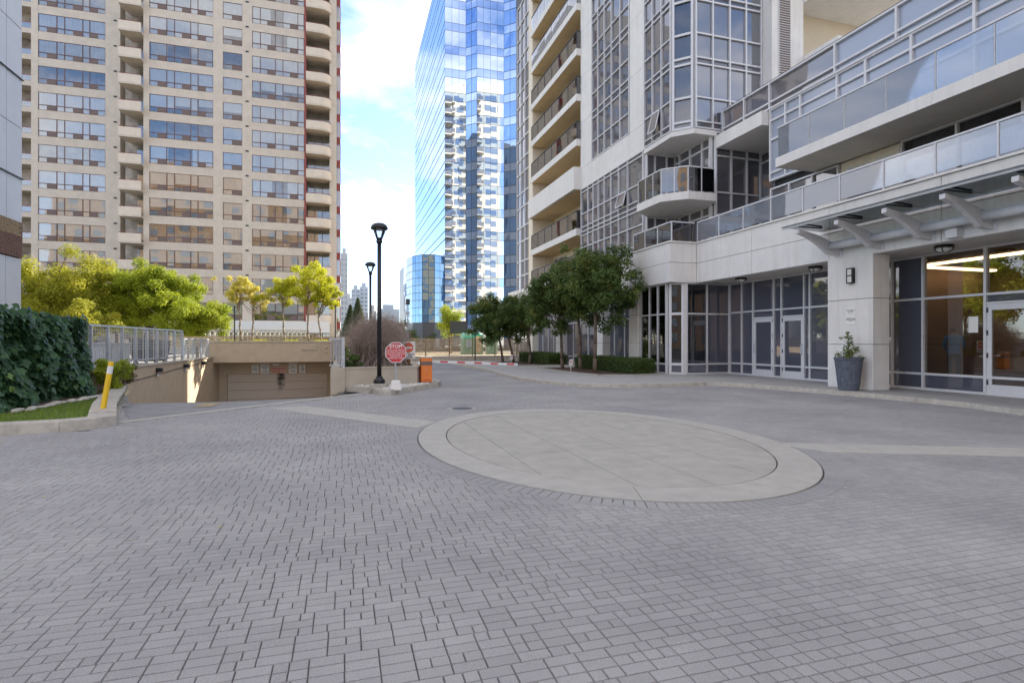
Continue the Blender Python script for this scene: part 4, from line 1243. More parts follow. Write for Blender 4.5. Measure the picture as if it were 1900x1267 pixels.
M['lt_back'] = surf('apartment_interior', (0.40, 0.36, 0.31), var=0.35, scale=0.8, bump=0.0)
mb = MB(); WB.box(mb, aB(-120), aB(225), -1.6, -1.5, 0, 41); WD.box(mb, aD(222), aD(612), -1.6, -1.5, 0, 41); mb.build("interior_wall", M['lt_back'], lt)
def ltbox(W, name, a0, a1, b0, b1, z0, z1, mat='lt_conc'):
    mb = MB(); W.box(mb, a0, a1, b0, b1, z0, z1); return mb.build(name, M[mat], lt)
ZR = 41.5
# piers
for (W, f_, u0, u1) in ((WB, aB, 57.5, 70.5), (WB, aB, -30, 0), (WB, aB, 195.5, 223), (WD, aD, 266, 277), (WD, aD, 395.5, 413.5), (WD, aD, 449.5, 467.5), (WD, aD, 611.5, 618.5)):
    ltbox(W, "pier", f_(u0), f_(u1), -1.5, 0.0, 0.0, ZR)
ltbox(WD, "return_wall", aD(222.2), aD(223.4), -2.7, -2.0, 0, ZR)
for r_, zt in enumerate(tops):
    zb_ = zt - WH; zn = zt + 0.82       # spandrel above this window
    for (W, f_, u0, u1, fr, ac) in ((WB, aB, 70.5, 195.5, FR5, (0, 2, 4)), (WD, aD, 277, 395.5, FRD, (0, 2, 4)), (WD, aD, 413.5, 449.5, [0, 1.0], (0,)), (WD, aD, 467.5, 564.5, FRF, (1, 3))):
        ltbox(W, "spandrel", f_(u0) + 0.002, f_(u1) - 0.002, -0.45, -0.02, zt, zn)
        if zb_ > 1.0: lt_window(W, f_(u0) + 0.004, f_(u1) - 0.004, zt, fr, ac=ac)
    # left balcony strip
    ltbox(WB, "balcony_floor", aB(0), aB(57.4), -1.5, -0.03, zt + 0.5, zt + 0.82)
    ltbox(WB, "balcony_parapet", aB(0), aB(57.4), -0.14, -0.03, zt + 0.822, zt + 1.0)
    pane("balcony_glass", WB, aB(40), aB(57), zt + 1.05, zt + 1.55, -0.09, M['guard_glass'], lt)
    mb = MB(); WB.box(mb, aB(38), aB(57), -0.11, -0.07, zt + 1.56, zt + 1.6); mb.build("handrail", M['red_panel'], lt)
    # balcony C at the step: rounded, red rail
    a0, a1 = aD(224), aD(266)
    def rounded(a0, a1, bmax, z0, z1, name, mat, left=True, wall_t=None):
        n_ = 10; pts_ = []
        wd = a1 - a0
        for i in range(n_ + 1):
            t = i / n_ * math.pi / 2
            if left: pts_.append((a0 + wd * 0.42 * (1 - math.sin(t)), bmax * math.cos(t) * 1.0 if False else bmax * (1 - math.cos(t))))
            else: pts_.append((a1 - wd * 0.42 * (1 - math.sin(t)), bmax * (1 - math.cos(t))))
        return pts_
    arc = []
    n_ = 10
    for i in range(n_ + 1):
        t = i / n_ * math.pi / 2
        arc.append((a0 + 1.1 * (1 - math.sin(t)), -2.2 + 2.9 * (1 - math.cos(t)) ** 0.8))
    arc.append((a1, 0.7))
    pl = arc + [(a1, -2.2)]
    pw = [WD.P(p[0], p[1], 0)[:2] for p in pl]
    mb = MB(); mb.prism(pw, zt + 0.46, zt + 0.64); mb.build("balcony_floor", M['lt_conc'], lt)
    mb = MB()
    inn = [(p[0] + 0.12, p[1] - 0.12) for p in arc[:-1]] + [(a1, 0.58)]
    for i in range(len(arc) - 1):
        q = [arc[i], arc[i + 1], inn[i + 1], inn[i]]
        P4 = [WD.P(p[0], p[1], 0)[:2] for p in q]
        mb.hexa([(p[0], p[1], zt + 0.642) for p in P4] + [(p[0], p[1], zt + 1.42) for p in P4])
    mb.build("balcony_parapet", M['lt_pale'], lt, smooth=False)
    mb = MB(); mb.path([WD.P(p[0] + 0.06, p[1] - 0.06, zt + 1.52) for p in arc], 0.025, 5); mb.build("handrail", M['red_panel'], lt)
    pane("balcony_door", WD, a0 + 0.15, a0 + 0.9, zt - 1.9, zt + 0.3, -1.98, M['lt_glass'], lt)
    pane("balcony_door", WD, a0 + 1.0, a1 - 0.05, zt - 1.9, zt + 0.3, -1.40, M['lt_glass'], lt)
    # vents on the piers
    for W, f_, u in ((WB, aB, 214), (WD, aD, 458.5)):
        mb = MB(); W.box(mb, f_(u) - 0.15, f_(u) + 0.15, 0.0, 0.03, zt + 0.25, zt + 0.40); mb.build("pier_vent", M['charcoal'], lt)
    # red mullion and rounded balcony G at the corner
    ltbox(WD, "red_mullion", aD(564.6), aD(568.4), -0.4, 0.03, zb_, zt + 0.8, 'red_panel')
    g0, g1 = aD(568.5), aD(617)
    arc = []
    for i in range(n_ + 1):
        t = i / n_ * math.pi / 2
        arc.append((g1 - 0.95 * (1 - math.sin(t)) - 0.0, -0.5 + 1.25 * math.cos(t)))
    arc = [(g0, 0.75)] + [(g1 - 1.1 + 1.1 * math.sin(i / n_ * math.pi / 2), -0.55 + 1.3 * math.cos(i / n_ * math.pi / 2)) for i in range(n_ + 1)]
    pl = arc + [(g1, -1.4), (g0, -1.4)]
    pw = [WD.P(p[0], p[1], 0)[:2] for p in pl]
    mb = MB(); mb.prism(pw, zt + 0.46, zt + 0.64); mb.build("balcony_floor", M['lt_conc'], lt)
    mb = MB()
    inn = [(g0, 0.63)] + [(g1 - 1.1 + 0.98 * math.sin(i / n_ * math.pi / 2), -0.55 + 1.18 * math.cos(i / n_ * math.pi / 2)) for i in range(n_ + 1)]
    for i in range(len(arc) - 1):
        q = [arc[i], arc[i + 1], inn[i + 1], inn[i]]
        P4 = [WD.P(p[0], p[1], 0)[:2] for p in q]
        mb.hexa([(p[0], p[1], zt + 0.642) for p in P4] + [(p[0], p[1], zt + 1.40) for p in P4])
    mb.build("balcony_parapet", M['lt_pale'], lt)
    mb = MB(); mb.path([WD.P(p[0], p[1] - 0.06, zt + 1.50) for p in arc], 0.025, 5); mb.build("handrail", M['red_panel'], lt)
    for q in range(3):
        st = (g1 - 0.3 - g0) / 3
        pane("balcony_door", WD, g0 + q * st + 0.04, g0 + (q + 1) * st - 0.04, zt - 1.9, zt + 0.3, -1.40, M['lt_glass'], lt)
    # side strip with red spandrels
    x0 = tX(619.5, YD + 2); WS2 = Wall((x0, YD + 2), (x0 + 1.4, YD + 2))
    pane("side_pane", WS2, 0.05, 0.62, zb_, zt, 0, M['lt_glass'], lt)
    mb = MB(); WS2.box(mb, 0.0, 0.70, -0.3, 0.03, zt, zt + 0.82); mb.build("red_spandrel", M['red_panel'], lt)
    mb = MB(); WS2.box(mb, 0.62, 0.72, -0.3, 0.05, zb_, zt); mb.build("red_mullion", M['red_panel'], lt)
mb = MB(); mb.box(tX(-120, YB), tX(225, YB), YB + 1.7, YB + 18, 0, 44); mb.box(tX(225, YD), tX(612, YD), YD + 1.7, YB + 18, 0, 44)
mb.build("tower_body", M['lt_conc'], lt)
mb = MB(); mb.box(tX(617, YD), tX(619.3, YD + 2) + 0.3, YD + 0.02, YD + 17, 0, 41.5); mb.build("side_wall", M['lt_conc'], lt)
mb = MB(); mb.box(tX(619.3, YD + 2) + 0.3, tX(630, YD + 8), YD + 2.4, YD + 17, 0, 41.5); mb.build("side_wall", M['lt_conc'], lt)
mb = MB(); mb.box(tX(430, YD), tX(612, YD), YD - 1.4, YD - 0.05, 2.3, 3.5); mb.build("entrance_parapet", M['white'], lt)

# =================================================================== blue glass office tower
bt = thing("office_tower", "tall stepped office tower of blue mirror glass with thin floor lines", "building", (25, 95, 0))
ROW = 1.9; NROW = 34
def btwall(W, name_, ncol, part, mats, stuff=None, gp=0.045):
    st = W.L / ncol
    k0 = 0
    for r_ in range(NROW):
        dark = (r_ % 2 == 1)
        z0 = 0.4 + (r_ // 2) * 2 * ROW + (2.45 if dark else 0.0); RH = 1.35 if dark else 2.45
        for c_ in range(ncol):
            mt = mats[1] if dark else mats[0]
            if part:
                pane("pane", W, c_ * st + 0.02, (c_ + 1) * st - 0.02, z0 + 0.03, z0 + RH - 0.03, 0, mt, bt, 0.22)
            else:
                q = stuff[1 if dark else 0]
                j = [prng.uniform(-0.008, 0.008) for _ in range(4)]
                q.add([W.P(c_ * st + 0.03, j[0], z0 + gp), W.P((c_ + 1) * st - 0.03, j[1], z0 + gp), W.P((c_ + 1) * st - 0.03, j[2], z0 + RH - gp), W.P(c_ * st + 0.03, j[3], z0 + RH - gp)], [(0, 1, 2, 3)])
mats_f = (M['bt_light'], M['bt_dark']); 
F1 = Wall((15.8, 90), (19.3, 90)); F2 = Wall((19.3, 90), (20.82, 88.48)); F3 = Wall((20.82, 88.48), (25.4, 88.48)); F4 = Wall((25.4, 88.48), (27.04, 86.84)); F0 = Wall((15.8, 130), (15.8, 90))
btwall(F1, "f1", 3, True, mats_f); btwall(F3, "f3", 4, True, mats_f)
st2 = (MB(), MB())
btwall(F2, "f2", 2, False, mats_f, st2); btwall(F4, "f4", 2, False, mats_f, st2)
M['bt_deep'] = mirror_glass('deep_return_glass', (0.18, 0.34, 0.66), rough=0.01, metal=0.9, wav=0.3, wscale=0.33)
o = st2[0].build("return_panes", M['bt_deep'], bt); tag(o, kind="stuff")
o = st2[1].build("return_spandrels", M['bt_dark'], bt); tag(o, kind="stuff")
st3 = (MB(), MB()); btwall(F0, "f0", 26, False, mats_f, st3, gp=0.11)
o = st3[0].build("side_panes", M['bt_side'], bt); tag(o, kind="stuff")
o = st3[1].build("side_spandrels", M['bt_side'], bt); tag(o, kind="stuff")
mb = MB()
body = [(15.86, 129.9), (15.86, 90.06), (19.32, 90.06), (20.86, 88.54), (25.42, 88.54), (27.1, 86.9), (29, 86.9), (29, 129.9)]
mb.prism(body, 0, NROW * ROW + 1.0); mb.build("mullion_body", M['sb_spandrel'], bt)

# low faceted mirror-glass block beside it
sb = thing("mirror_block", "low rounded block of dark mirror glass with faceted facade attached to the blue tower", "building", (13, 95, 0))
fac = [(750, 103), (755, 95), (766, 91), (784, 89), (806, 88.6), (825.5, 89.9)]
pf = [(tX(u, y), y) for u, y in fac]
sbod = MB(); sbod.prism(pf + [(15.7, 112), (pf[0][0], 112)], 0, 15.3); sbod.build("block_body", M['sb_spandrel'], sb)
for i in range(len(pf) - 1):
    W = Wall(pf[i], pf[i + 1]); nc = max(1, round(W.L / 0.95)); st = W.L / nc
    for r_ in range(9):
        z0 = 4.4 + r_ * 1.2
        for c_ in range(nc):
            pane("pane", W, c_ * st + 0.03, (c_ + 1) * st - 0.03, z0 + 0.035, z0 + 1.165, 0.06, M['sb_glass'], sb, 1.0)
    for r_ in range(max(1, nc // 2)):
        mb = MB(); W.box(mb, r_ * 2 * st + 0.25, r_ * 2 * st + 1.1, 0.02, 0.05, 0.3, 1.9); mb.build("ground_window", M['farwin'], sb)
# =================================================================== grey panel building at the left
gb = thing("grey_panel_building", "grey metal-panelled building with a dark brick band rising behind the ivy", "building", (-11, 16, 0))
XG = -8.6
Wg1 = Wall((XG, 12.7), (XG, 18.8))       # faces +X; left to right seen from the court
ga = [0, 2.1, 4.3, 5.35, 6.1]
gz = [4.70, 5.94, 7.32, 8.70, 10.08, 11.46, 12.84, 14.3]
panels(gb, Wg1, ga, gz, M['grey_panel'], -0.3, 0.0, "wall_panel", gap=0.010)
for z in gz[1::2]:
    mb = MB(); Wg1.box(mb, 0, 6.12, 0.0, 0.045, z - 0.035, z - 0.01); mb.build("drip_trim", M['charcoal'], gb)
panels(gb, Wg1, ga, [0.2, 3.70], M['grey_panel'], -0.3, -0.02, "wall_panel", gap=0.010)
br_ = random.Random(4)
for c_ in range(15):
    z0 = 3.72 + c_ * 0.065
    for q in range(12):
        a0 = 3.2 + q * 0.245 + (0.12 if c_ % 2 else 0)
        if a0 + 0.235 > 6.12: continue
        mb = MB(); Wg1.box(mb, a0, a0 + 0.235, -0.2, 0.03 + br_.uniform(0, 0.006), z0 + 0.004, z0 + 0.060)
        mb.build("brick", M['brick'] if c_ < 9 else M['brick_tan'], gb)
mb = MB(); Wg1.box(mb, 0, 6.10, -0.28, 0.012, 3.71, 4.69); mb.build("brick_bed", M['brick'], gb)
mb = MB(); mb.box(-14, XG - 0.31, 12.7, 18.78, 0, 14.3); mb.build("building_body", M['grey_panel'], gb)
# =================================================================== vegetation helpers
def leaves(name, parent, centers, radii, n, size, mat, seed, flat=0.0, tint_bias=None, aspect=0.55, shell=0.55, quad=True, offset=(0, 0, 0)):
    rg = np.random.default_rng(seed)
    C_ = np.asarray(centers, float); Rr = np.asarray(radii, float)
    wgt = Rr ** 2; wgt = wgt / wgt.sum()
    idx = rg.choice(len(C_), n, p=wgt)
    d = rg.normal(size=(n, 3)); d /= np.linalg.norm(d, axis=1)[:, None]
    rad = Rr[idx] * (rg.random(n) ** shell)
    sq = np.array([1, 1, 0.8])
    P = C_[idx] + d * rad[:, None] * sq
    nrm = d * 0.7 + rg.normal(size=(n, 3)) * 0.6 + np.array([0, 0, 0.5 + flat])
    nrm /= np.linalg.norm(nrm, axis=1)[:, None]
    a = np.cross(nrm, rg.normal(size=(n, 3))); a /= np.linalg.norm(a, axis=1)[:, None]
    b = np.cross(nrm, a)
    s = size * rg.uniform(0.6, 1.35, n)[:, None]
    fold = nrm * s * 0.18
    V_ = np.stack([P - a * s, P - b * s * aspect - fold, P + a * s, P + b * s * aspect - fold], 1).reshape(-1, 3) + np.array(offset)
    F_ = (np.arange(n * 4).reshape(n, 4))
    base = rg.beta(2, 2.6, len(C_))
    tint = np.clip(base[idx] * 0.55 + rg.random(n) * 0.5, 0, 1)
    if tint_bias is not None: tint = np.clip(tint + tint_bias(P), 0, 1)
    me = npmesh(name, V_, F_, mat, np.repeat(tint, 4))
    return link(name, me, parent)

def branch_path(p0, p1, rg, r0, r1, mb, seg=4, wob=0.08):
    p0 = Vector(p0); p1 = Vector(p1); L_ = (p1 - p0).length
    pts_ = [p0]
    for i in range(1, seg):
        t = i / seg
        q = p0.lerp(p1, t) + Vector((rg.uniform(-1, 1), rg.uniform(-1, 1), rg.uniform(-0.4, 1))) * wob * L_ * math.sin(t * math.pi)
        pts_.append(q)
    pts_.append(p1)
    rr = [r0 + (r1 - r0) * i / seg for i in range(seg + 1)]
    mb.path(pts_, rr, 6)
    return pts_

def tree(name, label, base, htrunk, cc, cr, nclump, nleaf, lsize, mat, bark, seed, r0=0.07, group=None, lean=(0, 0), holes=0.0, clump_r=(0.28, 0.5), nbranch=12, extra=None):
    """trunk with limbs + crown of leaf clumps in an uneven ellipsoid"""
    rg = random.Random(seed)
    t = thing(name, label, "tree", base, group)
    bx, by, bz = base
    top = Vector((bx + lean[0], by + lean[1], bz + htrunk))
    mb = MB()
    pts_ = [Vector(base) - Vector((0, 0, 0.05))]
    for i in range(1, 5):
        q = Vector(base).lerp(top, i / 4) + Vector((rg.uniform(-1, 1), rg.uniform(-1, 1), 0)) * 0.025 * htrunk * (i < 4)
        pts_.append(q)
    mb.path(pts_, [r0 * 1.35, r0 * 1.02, r0 * 0.95, r0 * 0.88, r0 * 0.8], 9)
    cl = []; rad = []
    c = Vector(cc)
    tries = 0
    while len(cl) < nclump and tries < 5000:
        tries += 1
        d = Vector((rg.gauss(0, 1), rg.gauss(0, 1), rg.gauss(0, 1))).normalized()
        rr = rg.random() ** 0.42
        lob = 0.78 + 0.22 * math.sin(3 * math.atan2(d.y, d.x) + seed) + 0.12 * math.sin(5 * d.z + seed * 1.7)
        p = c + Vector((d.x * cr[0], d.y * cr[1], d.z * cr[2])) * rr * lob
        if d.z < -0.55 and rg.random() < 0.55: continue
        if rg.random() < holes * (0.5 + 0.5 * math.sin(p.x * 2.3 + p.z * 3.1 + seed)): continue
        cl.append(p); rad.append(rg.uniform(*clump_r) * (cr[0] + cr[2]) / 2)
    lead = c + Vector((0, 0, cr[2] * 0.55))
    branch_path(top, lead, rg, r0 * 0.8, r0 * 0.2, mb, 5, 0.05)
    for i in range(nbranch):
        p = cl[int(rg.random() * len(cl))]
        s0 = top.lerp(lead, rg.random() ** 1.5 * 0.7)
        branch_path(s0, p, rg, r0 * rg.uniform(0.3, 0.5), r0 * 0.08, mb, 4, 0.12)
    mb.build("trunk", bark, t, smooth=True)
    o = leaves("crown", t, [tuple(p) for p in cl], rad, nleaf, lsize, mat, seed, tint_bias=extra)
    o["kind"] = "stuff" if False else o.get("kind", "")
    if "kind" in o and o["kind"] == "": del o["kind"]
    return t

M['hedge_core'] = surf('dark_green_inner_hedge', (0.03, 0.045, 0.02), var=0.4, scale=18, bump=0.8, bscale=40)  # dark green core under the hedge leaves
def hedge(name, label, x0, x1, y0, y1, z0, z1, n, size, mat, seed, group=None, wob=0.06):
    rg = np.random.default_rng(seed)
    t = thing(name, label, "hedge", ((x0 + x1) / 2, (y0 + y1) / 2, z0), group)
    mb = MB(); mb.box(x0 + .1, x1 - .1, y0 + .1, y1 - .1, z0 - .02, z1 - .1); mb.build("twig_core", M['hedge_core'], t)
    # points over the top and sides
    k = rg.integers(0, 6, n); P = np.stack([rg.uniform(x0, x1, n), rg.uniform(y0, y1, n), rg.uniform(z0, z1, n)], 1)
    P[k == 0, 0] = x0; P[k == 1, 0] = x1; P[k == 2, 1] = y0; P[k == 3, 1] = y1; P[k >= 4, 2] = z1
    P += rg.normal(size=(n, 3)) * wob * 0.6
    P[:, 2] += 0.05 * np.sin(P[:, 0] * 7 + P[:, 1] * 5)
    nr = rg.normal(size=(n, 3)) + np.array([0, 0, .5]); nr /= np.linalg.norm(nr, axis=1)[:, None]
    a = np.cross(nr, rg.normal(size=(n, 3))); a /= np.linalg.norm(a, axis=1)[:, None]; b = np.cross(nr, a)
    s = size * rg.uniform(.6, 1.3, n)[:, None]
    V_ = np.stack([P - a * s, P - b * s * .6, P + a * s, P + b * s * .6], 1).reshape(-1, 3)
    link("foliage", npmesh("foliage", V_, np.arange(n * 4).reshape(n, 4), mat, np.repeat(rg.beta(2, 3, n), 4)), t)
    return t

def text(body, size, loc, rot, mat, parent, name="lettering", align='CENTER', bold=0.0, extrude=0.001):
    cu = bpy.data.curves.new("txt", 'FONT'); cu.body = body; cu.size = size; cu.align_x = align; cu.align_y = 'CENTER'
    cu.extrude = extrude; cu.offset = bold; cu.resolution_u = 3; cu.space_line = 0.95
    to = bpy.data.objects.new("txt", cu); COL.objects.link(to)
    bpy.context.view_layer.update()
    dg = bpy.context.evaluated_depsgraph_get()
    me = bpy.data.meshes.new_from_object(to.evaluated_get(dg)); me.name = name
    me.materials.clear(); me.materials.append(mat)
    bpy.data.objects.remove(to)
    return link(name, me, parent, loc, rot)

# =================================================================== left: lawn bed, kerb, ivy, bollard
g = MB(); flat(g, LAWNP, 0.115)
lawn = g.build("lawn", M['lawn']); tag(lawn, kind="structure")
# kerb blocks round the lawn
kp = [Vector(p) for p in ((-16.0, 10.17), (-13.4, 10.15), (-11.0, 10.12), (-8.9, 10.10), (-7.0, 10.07), (-5.1, 10.06), (-4.2, 10.22), (-3.80, 10.48), (-3.62, 10.82), (-3.78, 11.3), (-4.35, 13.0), (-4.75, 14.4), (-5.25, 16.2), (-6.0, 18.7))]
for i in range(len(kp) - 1):
    a, b = kp[i], kp[i + 1]; d = (b - a).normalized(); nn = Vector((-d.y, d.x)); a2 = a + d * 0.004; b2 = b - d * 0.004
    wd = 0.30 if i < 8 else 0.42
    h = 0.17 if i < 9 else 0.19
    g = MB(); ii = nn * wd
    zb2 = -0.03 if i < 9 else -0.7
    g.hexa([(a2.x, a2.y, zb2), (b2.x, b2.y, zb2), (b2.x + ii.x, b2.y + ii.y, zb2), (a2.x + ii.x, a2.y + ii.y, zb2),
            (a2.x + nn.x * .02, a2.y + nn.y * .02, h), (b2.x + nn.x * .02, b2.y + nn.y * .02, h), (b2.x + ii.x, b2.y + ii.y, h + .004), (a2.x + ii.x, a2.y + ii.y, h + .004)])
    g.build("kerb_block", M['kerb'], lawn, bevel=0.015)
for (p0, p1) in (((-4.78, 14.41), (-5.24, 16.1)),):
    pass
g = MB(); g.hexa([(-4.72, 14.45, 0.195), (-5.2, 16.15, 0.195), (-5.14, 16.17, 0.195), (-4.66, 14.47, 0.195), (-4.72, 14.45, 0.20), (-5.2, 16.15, 0.20), (-5.14, 16.17, 0.20), (-4.66, 14.47, 0.20)])
g.build("kerb_paint", M['oldyellow'], lawn)
# grass blades
rg = np.random.default_rng(3)
n = 42000
gx = rg.uniform(-9.5, -3.9, n); gy = rg.uniform(10.38, 15.5, n)
ok = in_poly(np.c_[gx, gy], [(-9.5, 10.42), (-5.05, 10.42), (-4.2, 10.65), (-4.1, 11.2), (-5.1, 14.6), (-5.6, 14.9), (-5.75, 12.0), (-9.5, 11.6)])
gx = gx[ok]; gy = gy[ok]; n = len(gx)
h = rg.uniform(.02, .055, n); an = rg.uniform(0, 6.28, n); ln = rg.normal(size=(n, 2)) * .018
wv = .0035
V_ = np.stack([np.c_[gx - wv * np.cos(an), gy - wv * np.sin(an), np.full(n, .112)], np.c_[gx + wv * np.cos(an), gy + wv * np.sin(an), np.full(n, .112)], np.c_[gx + ln[:, 0], gy + ln[:, 1], .115 + h]], 1).reshape(-1, 3)
o = link("grass", npmesh("grass", V_, np.arange(n * 3).reshape(n, 3), M['grass'], np.repeat(rg.random(n), 3)))
tag(o, "short green grass on the small lawn beside the ivy hedge", "grass", kind="stuff")
# leaf litter strip at the ivy foot
g = MB(); flat(g, [(-9.5, 11.62), (-5.8, 11.95), (-5.5, 14.8), (-5.15, 15.6), (-5.6, 16.4), (-6.5, 16.4), (-6.5, 12.4), (-9.5, 12.2)], 0.120)
g.build("soil_strip", M['mulch'], lawn)
# edging stones
sr = random.Random(8)
for i in range(16):
    t_ = i / 15
    x = -5.62 + 0.32 * t_ + sr.uniform(-.05, .05); y = 12.2 + 3.4 * t_
    g = MB(); r1, r2, hh = sr.uniform(.12, .2), sr.uniform(.07, .11), sr.uniform(.05, .09)
    g.lathe((0, 0, 0), [(0.8, 0), (1.0, .45), (.85, .85), (.35, 1.0)], 7)
    g.v = [(x + p[0] * r2 * (1 + .15 * sr.uniform(-1, 1)), y + p[1] * r1, .115 + p[2] * hh) for p in g.v]
    g.build("edging_stone", M['kerb'], lawn, smooth=True)

# ivy over a low wall: wall runs along Y at X about -6.2, then turns away to the left
ivy = thing("ivy_hedge", "thick dark green ivy covering a head-high wall beside the small lawn", "hedge", (-6.3, 13.5, 0.1))
mb = MB(); mb.box(-6.75, -6.35, 12.3, 16.3, 0.1, 1.75); mb.box(-14.0, -6.4, 11.95, 12.35, 0.1, 1.9); mb.build("wall", M['tan_grey'], ivy)
def ivy_leaves(n, seed, size):
    rg = np.random.default_rng(seed)
    f_ = rg.random(n)
    P = np.zeros((n, 3)); N = np.zeros((n, 3))
    s1 = f_ < 0.62                                    # face to the court and its top
    m1 = s1.sum(); yy = rg.uniform(12.0, 16.45, m1); zz = rg.uniform(0.12, 2.05, m1)
    bulge = 0.28 + 0.16 * np.sin(yy * 2.1) * np.sin(zz * 3.0 + 1) + 0.10 * np.sin(yy * 5.3 + zz * 4)
    ztop = 1.98 - 0.06 * (yy - 12.3) + 0.08 * np.sin(yy * 3.7)
    over = zz > ztop
    P[s1] = np.c_[-6.35 + bulge - np.where(over, rg.uniform(0, .6, m1), 0), yy, np.where(over, ztop + rg.uniform(0, .06, m1), zz)]
    N[s1] = np.c_[np.ones(m1), rg.normal(size=m1) * .5 - .2, .35 + rg.random(m1) * .7]
    s2 = ~s1; m2 = s2.sum(); xx = rg.uniform(-13.5, -6.0, m2); zz = rg.uniform(.12, 2.2, m2)
    bulge = 0.26 + 0.15 * np.sin(xx * 2.3) * np.sin(zz * 2.6) + .1 * np.sin(xx * 5 + zz * 4)
    ztop = 2.10 + 0.07 * np.sin(xx * 3.1)
    over = zz > ztop
    P[s2] = np.c_[xx, 11.95 - bulge + np.where(over, rg.uniform(0, .6, m2), 0), np.where(over, ztop, zz)]
    N[s2] = np.c_[rg.normal(size=m2) * .5 + .2, -np.ones(m2), .35 + rg.random(m2) * .7]
    # near the floor the plant spreads outward
    P += rg.normal(size=(n, 3)) * .045
    # end of the hedge rounds back
    e_ = P[:, 1] > 16.0
    P[e_, 0] -= (P[e_, 1] - 16.0) * 0.5
    N /= np.linalg.norm(N, axis=1)[:, None]
    up = np.array([0, 0, -1.0]) + rg.normal(size=(n, 3)) * .35
    a = up - (up * N).sum(1)[:, None] * N; a /= np.linalg.norm(a, axis=1)[:, None]
    b = np.cross(N, a)
    s = (size * rg.uniform(.55, 1.3, n))[:, None]
    # maple-like blade: tip, two shoulders, two base points, stem
    sh = [(1.0, 0.0), (0.35, 0.42), (0.28, 0.78), (-0.15, 0.52), (-0.42, 0.18), (-0.42, -0.18), (-0.15, -0.52), (0.28, -0.78), (0.35, -0.42)]
    Vs = [P + a * s * q[0] + b * s * q[1] + N * s * (0.12 - 0.25 * abs(q[1]) ** 1.5 - 0.1 * q[0]) for q in sh]
    V_ = np.stack(Vs, 1).reshape(-1, 3)
    F_ = np.arange(n * 9).reshape(n, 9)
    tint = np.clip(rg.beta(1.6, 3.0, n), 0, 1)
    return V_, F_, np.repeat(tint, 9)
V_, F_, tt = ivy_leaves(13500, 5, 0.105)
o = link("ivy_foliage", npmesh("ivy_foliage", V_, F_, M['leaf_ivy'], tt), ivy)
V_, F_, tt = ivy_leaves(280, 6, 0.125)
V_ = V_ + np.array([0.05, -0.05, 0.0])
V9 = V_.reshape(-1, 9, 3); T9 = tt.reshape(-1, 9)
ctr = V9.mean(1)
for i in range(len(V9)):
    if ctr[i, 0] < -8.5: continue
    c0 = ctr[i]
    link("ivy_leaf", npmesh("ivy_leaf", V9[i] - c0, np.arange(9).reshape(1, 9), M['leaf_ivy'], T9[i]), ivy, tuple(float(v) for v in c0))

# clipped shrub and bronze shrub at the end of the ivy
def shrub(name, label, c, r, n, size, mat, seed, cat="shrub"):
    t = thing(name, label, cat, (c[0], c[1], 0.12))
    rg = random.Random(seed); cl = []; rd = []
    for i in range(26):
        d = Vector((rg.gauss(0, 1), rg.gauss(0, 1), rg.gauss(0, 1))).normalized() * (rg.random() ** .4)
        cl.append((c[0] + d.x * r[0] * .8, c[1] + d.y * r[1] * .8, c[2] + d.z * r[2] * .8)); rd.append(.3 * (r[0] + r[2]) / 2)
    mb = MB()
    for p in cl[:10]: branch_path((c[0] + rg.uniform(-.08, .08), c[1], .1), p, rg, .015, .004, mb, 3)
    mb.build("stems", M['bark'], t)
    leaves("foliage", t, cl, rd, n, size, mat, seed)
    return t
shrub("green_shrub", "small rounded bright green shrub at the end of the ivy below the steel fence", (-5.75, 16.75, .55), (.55, .55, .48), 5200, .028, M['leaf_lime'], 31)
shrub("bronze_shrub", "low bronze-leaved shrub at the foot of the ramp wall", (-6.0, 18.0, .50), (.5, .6, .42), 4200, .026, M['leaf_shrub'], 32)

# leaning yellow bollard
t = thing("yellow_bollard", "leaning yellow steel bollard with a white band on the lawn corner", "bollard", (-4.18, 11.75, .115))
b0 = Vector((-4.18, 11.75, .10)); ax = (Vector((.135, .05, 1.0))).normalized()
g = MB(); g.tube(b0, b0 + ax * .72, .046, .046, 14); g.build("post", M['yellow'], t, smooth=False)
g = MB(); g.tube(b0 + ax * .721, b0 + ax * .86, .0465, .0465, 14); g.build("white_band", M['white'], t)
g = MB(); g.tube(b0 + ax * .861, b0 + ax * .93, .046, .046, 14); g.tube(b0 + ax * .931, b0 + ax * .945, .04, .025, 14); g.build("cap", M['yellow'], t)
g = MB(); g.prism([(-4.30, 11.62), (-4.02, 11.62), (-4.02, 11.9), (-4.30, 11.9)], .10, .13); g.build("footing", M['kerb'], t)

